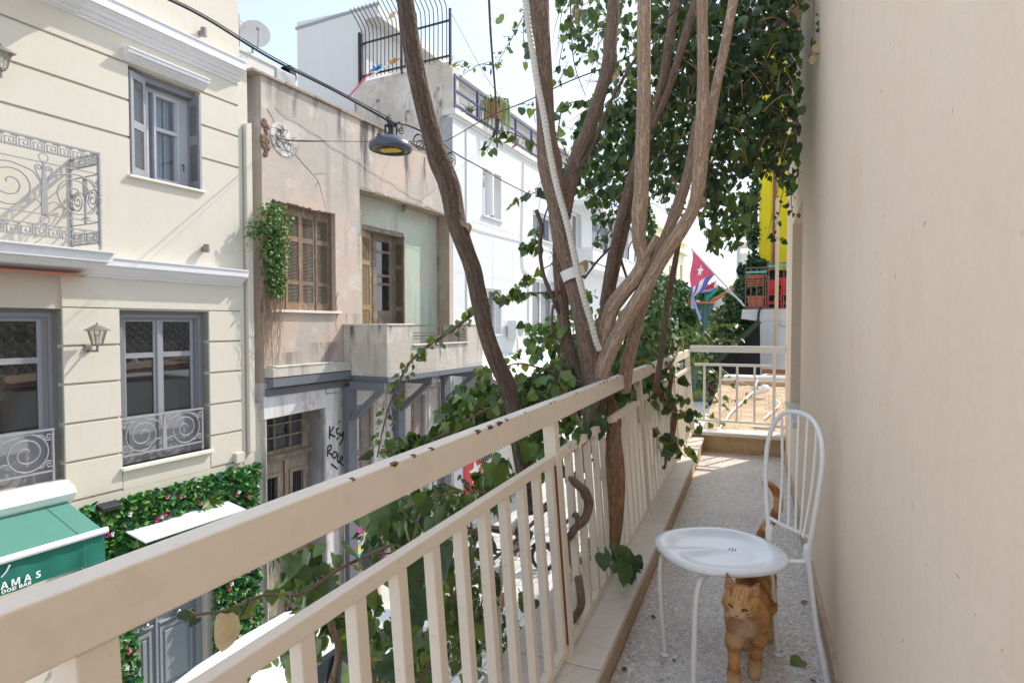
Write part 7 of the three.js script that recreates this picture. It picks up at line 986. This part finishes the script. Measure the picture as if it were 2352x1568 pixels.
{ // vine along the outside of the railing, between the bars and over the street
  const v = thing('railing_vine', 'leafy vine growing outside the near railing with large heart shaped leaves between the bars', 'climbing plant', [-0.75, 0, -1.2]);
  const S = (a, c, r0, r1, n, sz, o) => spray(v, XPs(a, c), r0, r1, n, sz, o);
  S([[440, 1412], [522, 1400], [598, 1368], [693, 1363], [766, 1314], [831, 1281], [900, 1250]], -0.74, 0.0018, 0.0035, 30, 0.026, { seed: 41, spread: 0.025 });
  S([[755, 1420], [777, 1495], [763, 1563], [740, 1620]], -0.74, 0.006, 0.008, 0, 0.03, { bark: M.barkA, seed: 42 }); S([[1068, 1330], [1030, 1400], [1010, 1480], [960, 1570]], -0.8, 0.008, 0.006, 16, 0.045, { bark: M.barkA, seed: 43, spread: 0.05 });
  S([[1110, 1210], [1060, 1225], [1010, 1235], [940, 1262], [860, 1275]], -0.74, 0.004, 0.002, 12, 0.03, { seed: 44 }); S([[880, 1190], [930, 1168], [980, 1150], [1030, 1132], [1090, 1128], [1120, 1136]], -0.8, 0.003, 0.0015, 36, 0.032, { seed: 45, spread: 0.04 });
  S([[1036, 1330], [1040, 1400], [1060, 1450], [1050, 1520]], -0.8, 0.006, 0.004, 26, 0.05, { seed: 46, spread: 0.05 }); S([[1100, 1300], [1110, 1350], [1100, 1420], [1090, 1480]], -0.8, 0.004, 0.002, 24, 0.05, { seed: 47, spread: 0.05 }); S([[1170, 1430], [1190, 1460], [1215, 1500], [1240, 1540]], -0.85, 0.003, 0.0015, 22, 0.045, { seed: 48, spread: 0.05 });
  S([[1100, 1210], [1090, 1250], [1110, 1290]], -0.8, 0.003, 0.001, 12, 0.045, { seed: 49 }); S([[1190, 1350], [1210, 1385], [1240, 1400]], -0.8, 0.002, 0.001, 7, 0.04, { seed: 50 }); S([[1130, 1360], [1170, 1392], [1196, 1380]], -0.66, 0.002, 0.001, 0, 0.03, { seed: 51, bark: M.twigL });
  S([[830, 1500], [860, 1560], [850, 1620]], -0.78, 0.004, 0.003, 14, 0.05, { seed: 52, spread: 0.05 }); S([[960, 1320], [955, 1400], [940, 1470], [950, 1560]], -0.78, 0.004, 0.003, 10, 0.045, { seed: 53 });
  const q = rng(66), big = (a, X, m) => a.forEach(([x, y, s, dx = 0]) => { const p = XP(x, y - s * 0.42, X), d = p.clone().sub(EYE).dot(AX.f), sz = s * d / F0 * 1.04; put(v, 'leaf', leafG[(q() * 3) | 0], m ? m[(q() * m.length) | 0] : leafM[(q() * 4) | 0], [p.x, p.y, p.z], leafQ(V(dx + (q() - 0.5) * 0.5, -1, (q() - 0.5) * 0.6), (q() - 0.5) * 1.6 + 1.2), sz); });
  big([[674, 1295, 56], [713, 1292, 62], [793, 1268, 60, 0.8], [758, 1343, 62], [714, 1371, 56], [622, 1306, 42], [624, 1368, 34], [728, 1330, 38], [695, 1387, 44], [663, 1425, 28], [701, 1479, 40], [731, 1484, 40], [735, 1318, 50], [690, 1320, 44], [648, 1300, 34], [770, 1290, 40], [745, 1385, 36]], -0.76);
  big([[866, 1184, 66, -0.4], [884, 1210, 44], [933, 1222, 60], [951, 1237, 48], [1006, 1178, 48], [974, 1167, 42], [963, 1146, 34], [997, 1143, 34], [900, 1165, 36], [920, 1180, 34], [1059, 1251, 46], [1032, 1284, 98], [1085, 1284, 84], [951, 1324, 100], [942, 1390, 84], [840, 1374, 60], [890, 1330, 40], [985, 1200, 34], [1020, 1160, 30]], -0.78);
  big([[857, 1456, 84], [883, 1524, 90], [947, 1441, 56], [703, 1467, 42], [733, 1482, 42], [1030, 1345, 42], [1038, 1403, 42], [1027, 1415, 38], [1094, 1400, 48], [960, 1429, 56], [1044, 1430, 42], [1172, 1467, 32], [1202, 1475, 30], [1205, 1512, 34], [1199, 1388, 30], [1237, 1388, 26], [1237, 1412, 24], [985, 1480, 44], [1060, 1480, 40], [910, 1580, 70], [800, 1560, 60], [560, 1568, 50]], -0.8);
  big([[1143, 1091, 52], [1108, 1108, 38], [1146, 1056, 34], [1170, 1068, 36], [1140, 1181, 30], [1097, 1231, 34], [1122, 1075, 30]], -0.8);
  const p = XP(517, 1408, -0.74); put(v, 'dry_bract', bractG, bractM[2], [p.x, p.y, p.z], leafQ(V(0.1, -1, 0.1), 1.4), 0.052); const p2 = XP(1150, 1360, -0.76); put(v, 'dry_bract', bractG, bractM[1], [p2.x, p2.y, p2.z], leafQ(V(0.2, -1, 0.3), 1), 0.05);
}
{ const v = [...scene.children].find(o => o.name === 'railing_vine'), pal = [[0.10, 0.185, 0.03], [0.15, 0.245, 0.034], [0.06, 0.13, 0.03], [0.24, 0.32, 0.045]];
  const bl = [[1040, 1400, 2.0, 0.11], [1090, 1440, 2.1, 0.12], [960, 1440, 1.7, 0.09], [1180, 1490, 2.2, 0.09], [870, 1500, 1.5, 0.07], [930, 1175, 1.9, 0.07], [1000, 1165, 2.0, 0.08], [715, 1340, 1.45, 0.05], [1100, 1370, 2.2, 0.1], [1030, 1490, 1.9, 0.11], [1110, 1120, 2.3, 0.08], [1240, 1020, 2.4, 0.1], [1270, 990, 2.6, 0.1], [870, 1190, 1.8, 0.06], [1050, 1290, 2.1, 0.07], [770, 1400, 1.45, 0.05], [950, 1560, 1.7, 0.1], [1190, 1560, 2.3, 0.1], [900, 1230, 1.75, 0.07], [960, 1250, 1.8, 0.07], [1040, 1170, 2.1, 0.07], [1150, 1090, 2.4, 0.07], [1260, 1050, 2.6, 0.09], [690, 1300, 1.4, 0.05], [680, 1470, 1.35, 0.05], [820, 1400, 1.5, 0.05]];
  scatter('', '', '', 1500, q => { const b = bl[(q() * bl.length) | 0], p = AT(b[0], b[1], b[2] * (0.95 + 0.25 * q())).add(V(q() * 2 - 1, q() * 2 - 1, q() * 2 - 1).multiplyScalar(b[3])); if (p.x > -0.68) p.x = -0.70 - 0.12 * q(); return { p, dir: V(q() - 0.5, -0.3 - q() * 0.7, q() - 0.5), s: 0.026 + 0.05 * q() * q(), c: pal[(q() * 4) | 0] }; }, phys([1, 1, 1], 0.5, { transmission: 0.4, thickness: 0, map: T_.leaf }), { parent: v, seed: 97 });
}
{ const v = thing('rail_top_vine', 'vine with small bright leaves above the top rail, beside the leaning trunk', 'climbing plant', [-0.95, 0.9, -2.2]);
  const S = (a, d, r0, r1, n, sz, o) => spray(v, a.map(([x, y]) => AT(x, y, d)), r0, r1, n, sz, o), br = [leafM[0], leafM[2], leafM[4], leafM[2]];
  S([[1110, 700], [1080, 725], [1035, 760], [975, 800], [939, 835], [915, 880], [893, 935], [876, 1000], [866, 1050]], 2.7, 0.009, 0.003, 92, 0.042, { seed: 101, spread: 0.045, m: br });
  S([[1300, 880], [1280, 862], [1229, 842], [1199, 835], [1169, 839], [1150, 850]], 2.8, 0.006, 0.003, 8, 0.045, { seed: 102 }); S([[1160, 845], [1170, 815], [1190, 810]], 2.8, 0.002, 0.001, 12, 0.045, { seed: 103 }); S([[1185, 887], [1218, 869], [1259, 844], [1286, 823], [1310, 800]], 2.8, 0.004, 0.005, 16, 0.04, { seed: 104 }); S([[1098, 901], [1120, 880], [1137, 860]], 2.6, 0.003, 0.002, 8, 0.04, { seed: 105 }); S([[1118, 880], [1110, 850], [1100, 845]], 2.6, 0.002, 0.001, 15, 0.045, { seed: 106, m: br });
  S([[870, 1040], [930, 1020], [990, 1010], [1040, 985], [1090, 955], [1140, 930], [1180, 925]], 2.3, 0.005, 0.004, 56, 0.055, { seed: 107, spread: 0.05 }); S([[1040, 1000], [1060, 960], [1080, 930], [1110, 915]], 2.4, 0.004, 0.002, 36, 0.05, { seed: 108, spread: 0.05, m: br }); S([[1060, 960], [1090, 930], [1130, 920], [1160, 912]], 2.4, 0.004, 0.002, 22, 0.075, { seed: 109, spread: 0.04 });
  S([[1195, 930], [1220, 910], [1250, 900], [1290, 890]], 2.5, 0.003, 0.002, 26, 0.06, { seed: 110, spread: 0.045 }); S([[1270, 880], [1300, 870], [1320, 880]], 2.6, 0.003, 0.002, 16, 0.065, { seed: 111 });
  const q = rng(67), big = (a, d) => a.forEach(([x, y, s]) => { const p = AT(x, y - s * 0.4, d); put(v, 'leaf', leafG[(q() * 4) | 0], leafM[(q() * 4) | 0], [p.x, p.y, p.z], leafQ(V((q() - 0.5), -1, q() - 0.5), q() * 6), s * d / F0); });
  big([[1085, 920, 30], [1105, 925, 30], [1128, 920, 32], [1225, 905, 30], [1212, 925, 26], [1285, 880, 32], [1298, 862, 28], [1275, 905, 28], [893, 1020, 28], [912, 1018, 26], [1232, 1000, 40], [1218, 1035, 46], [1250, 1010, 34], [1262, 985, 36], [1243, 1045, 34], [1258, 1030, 36], [1216, 990, 30], [1230, 1060, 30], [1205, 1010, 28], [1258, 965, 30], [1222, 830, 22], [1310, 1031, 30]], 2.15);
}
{ const v = thing('kerb_vine', 'dark leaves and stems hanging beside the middle post and on the marble kerb', 'climbing plant', [-0.65, 0.15, -2.4]);
  const q = rng(68), big = (a, X, dir = [0, -1, 0]) => a.forEach(([x, y, s, dx]) => { const p = XP(x, y - s * 0.4, X), d = p.clone().sub(EYE).dot(AX.f); put(v, 'leaf', leafG[(q() * 4) | 0], leafM[[0, 1, 3, 3][(q() * 4) | 0]], [p.x, p.y, p.z], leafQ(V((dx || 0) + (q() - 0.5) * 0.6 + dir[0], dir[1], (q() - 0.5) * 0.6 + dir[2]), q() * 6), s * d / F0); });
  big([[1349, 1115, 32], [1381, 1117, 40], [1381, 1085, 30], [1312, 1031, 28], [1364, 1262, 26], [1361, 1279, 32], [1383, 1276, 36], [1346, 1232, 28], [1352, 1245, 26], [1340, 1000, 46], [1325, 965, 46], [1368, 985, 56], [1352, 955, 50], [1385, 935, 40], [1320, 1010, 40], [1400, 1280, 40], [1342, 1290, 22], [1345, 1195, 22], [1352, 1140, 24]], -0.63);
  big([[1385, 1285, 38], [1400, 1300, 40], [1424, 1290, 42], [1450, 1300, 44], [1440, 1312, 44], [1460, 1290, 38], [1416, 1282, 40], [1396, 1278, 40], [1420, 1270, 40], [1440, 1290, 46], [1462, 1306, 48], [1432, 1316, 44], [1450, 1325, 40], [1412, 1300, 34], [1405, 1262, 34], [1445, 1272, 34]], -0.50, [0.25, -0.7, 0.5]);
  S2([[1320, 990], [1345, 1020], [1356, 1060], [1335, 1090]]); S2([[1356, 1060], [1372, 1040], [1365, 1010], [1352, 1000]]); S2([[1366, 1100], [1380, 1102], [1395, 1090]]); S2([[1350, 1268], [1372, 1262], [1400, 1268], [1430, 1270]]);
  function S2(a) { spray(v, XPs(a, -0.63), 0.006, 0.003, 0, 0.03, { bark: M.barkA }); }
}
{ const v = thing('corner_vine', 'woody vine with sunlit leaves climbing over the far corner of the railings', 'climbing plant', [-0.6, 0.15, -4.8]);
  const X = (a, c, m, s) => limb(v, 'stem', a, c, m, s);
  X([[1548, 845, 9], [1540, 880, 10], [1537, 907, 14], [1549, 948, 15], [1544, 994, 15], [1535, 1023, 12], [1525, 1075, 8]], -0.575, M.barkC, 41); X([[1500, 860, 10], [1512, 890, 11], [1526, 920, 12], [1540, 940, 12]], -0.59, M.barkC, 42); X([[1498, 900, 6], [1510, 950, 7], [1505, 1000, 7], [1490, 1060, 8], [1482, 1110, 8]], -0.62, M.barkC, 43); X([[1560, 800, 6], [1545, 830, 7], [1530, 850, 6]], -0.6, M.barkA, 44); X([[1545, 776, 5], [1546, 800, 5], [1543, 835, 6], [1540, 850, 5]], -0.62, M.barkA, 45); X([[1568, 775, 5], [1570, 800, 4], [1568, 825, 4]], -0.62, M.twigL, 46); X([[1470, 765, 6], [1478, 790, 7], [1473, 830, 8]], -0.72, M.barkC, 47);
  const S = (a, d, r0, r1, n, sz, o) => spray(v, a.map(([x, y]) => AT(x, y, d)), r0, r1, n, sz, o), br = [leafM[0], leafM[2], leafM[4], leafM[4]];
  S([[1490, 880], [1510, 900], [1545, 915], [1580, 920]], 4.1, 0.004, 0.002, 30, 0.085, { seed: 121, spread: 0.07 }); S([[1550, 940], [1575, 950], [1590, 985]], 4.2, 0.004, 0.002, 24, 0.08, { seed: 122, spread: 0.07 }); S([[1540, 1000], [1560, 1030], [1575, 1050]], 4.0, 0.004, 0.002, 26, 0.085, { seed: 123, spread: 0.08 }); S([[1510, 980], [1505, 1010], [1520, 1040]], 3.9, 0.004, 0.002, 18, 0.08, { seed: 124, spread: 0.06 }); S([[1480, 880], [1485, 905], [1500, 930]], 3.9, 0.004, 0.002, 12, 0.08, { seed: 125, spread: 0.05 }); S([[1560, 870], [1540, 860], [1510, 850]], 4.3, 0.004, 0.002, 20, 0.085, { seed: 126, spread: 0.07 });
  S([[1560, 860], [1600, 850], [1640, 870], [1670, 885]], 6.4, 0.005, 0.002, 34, 0.075, { seed: 127, spread: 0.12, m: br }); S([[1580, 900], [1620, 910], [1660, 930]], 6.2, 0.005, 0.002, 30, 0.075, { seed: 128, spread: 0.12, m: br }); S([[1600, 950], [1635, 960], [1660, 985]], 6.1, 0.004, 0.002, 20, 0.07, { seed: 129, spread: 0.1, m: br }); S([[1590, 880], [1620, 880], [1645, 900]], 6.4, 0.005, 0.002, 20, 0.07, { seed: 130, spread: 0.12, m: [leafM[0], leafM[1], leafM[3]] });
  S([[1555, 790], [1590, 765], [1640, 750], [1690, 745]], 6.6, 0.006, 0.002, 48, 0.075, { seed: 131, spread: 0.12, m: br }); S([[1560, 800], [1600, 790], [1650, 780], [1690, 785]], 6.5, 0.005, 0.002, 46, 0.075, { seed: 132, spread: 0.1, m: br }); S([[1580, 820], [1600, 835], [1590, 860]], 6.3, 0.004, 0.002, 36, 0.075, { seed: 133, spread: 0.1, m: br }); S([[1650, 840], [1690, 870], [1730, 890]], 6.4, 0.003, 0.002, 10, 0.07, { seed: 134, spread: 0.05, m: br, bark: M.alu }); S([[1660, 910], [1700, 920], [1730, 905]], 6.3, 0.003, 0.001, 10, 0.06, { seed: 135, spread: 0.06, m: br });
  const pal = [[0.08, 0.165, 0.035], [0.12, 0.22, 0.04], [0.20, 0.30, 0.055], [0.045, 0.105, 0.034]], lm = phys([1, 1, 1], 0.5, { transmission: 0.32, thickness: 0 });
  const blobs = [[1400, 930, 3.6, 0.16], [1430, 880, 3.9, 0.2], [1340, 890, 3.4, 0.14], [1480, 820, 4.4, 0.24], [1460, 770, 4.6, 0.2], [1520, 790, 4.8, 0.25], [1560, 760, 5.0, 0.2], [1400, 820, 4.6, 0.2], [1330, 800, 4.6, 0.22], [1300, 900, 3.2, 0.12], [1500, 900, 4.2, 0.16], [1550, 900, 4.4, 0.14], [1250, 780, 4.6, 0.14], [1320, 720, 5, 0.2], [1270, 930, 3.1, 0.12], [1480, 720, 5.4, 0.22], [1210, 900, 3.0, 0.1], [1575, 880, 5.6, 0.18], [1585, 930, 5.5, 0.14], [1590, 790, 6.4, 0.2], [1060, 960, 2.5, 0.1], [1110, 930, 2.6, 0.1], [1160, 930, 2.7, 0.1], [1230, 905, 2.8, 0.1], [1290, 880, 3.0, 0.1], [960, 1030, 2.3, 0.06], [1420, 900, 3.5, 0.14], [1450, 840, 4.0, 0.18], [1350, 850, 3.6, 0.14], [1530, 850, 4.6, 0.2], [1310, 830, 3.8, 0.12]];
  scatter('', '', '', 3600, q => { const b = blobs[(q() * blobs.length) | 0], o = AT(b[0], b[1], b[2]), u = V(q() * 2 - 1, q() * 2 - 1, q() * 2 - 1).multiplyScalar(b[3]); const p = o.add(u); if (p.x > -0.62 && p.z > -6.2) p.x = -0.68 - 0.25 * q(); return { p, dir: V(q() - 0.5, -0.3 - q() * 0.7, q() - 0.5), s: 0.03 + 0.04 * q(), c: pal[(q() * 4) | 0] }; }, lm, { parent: v, seed: 95 });
}

renderer.render(scene, camera);
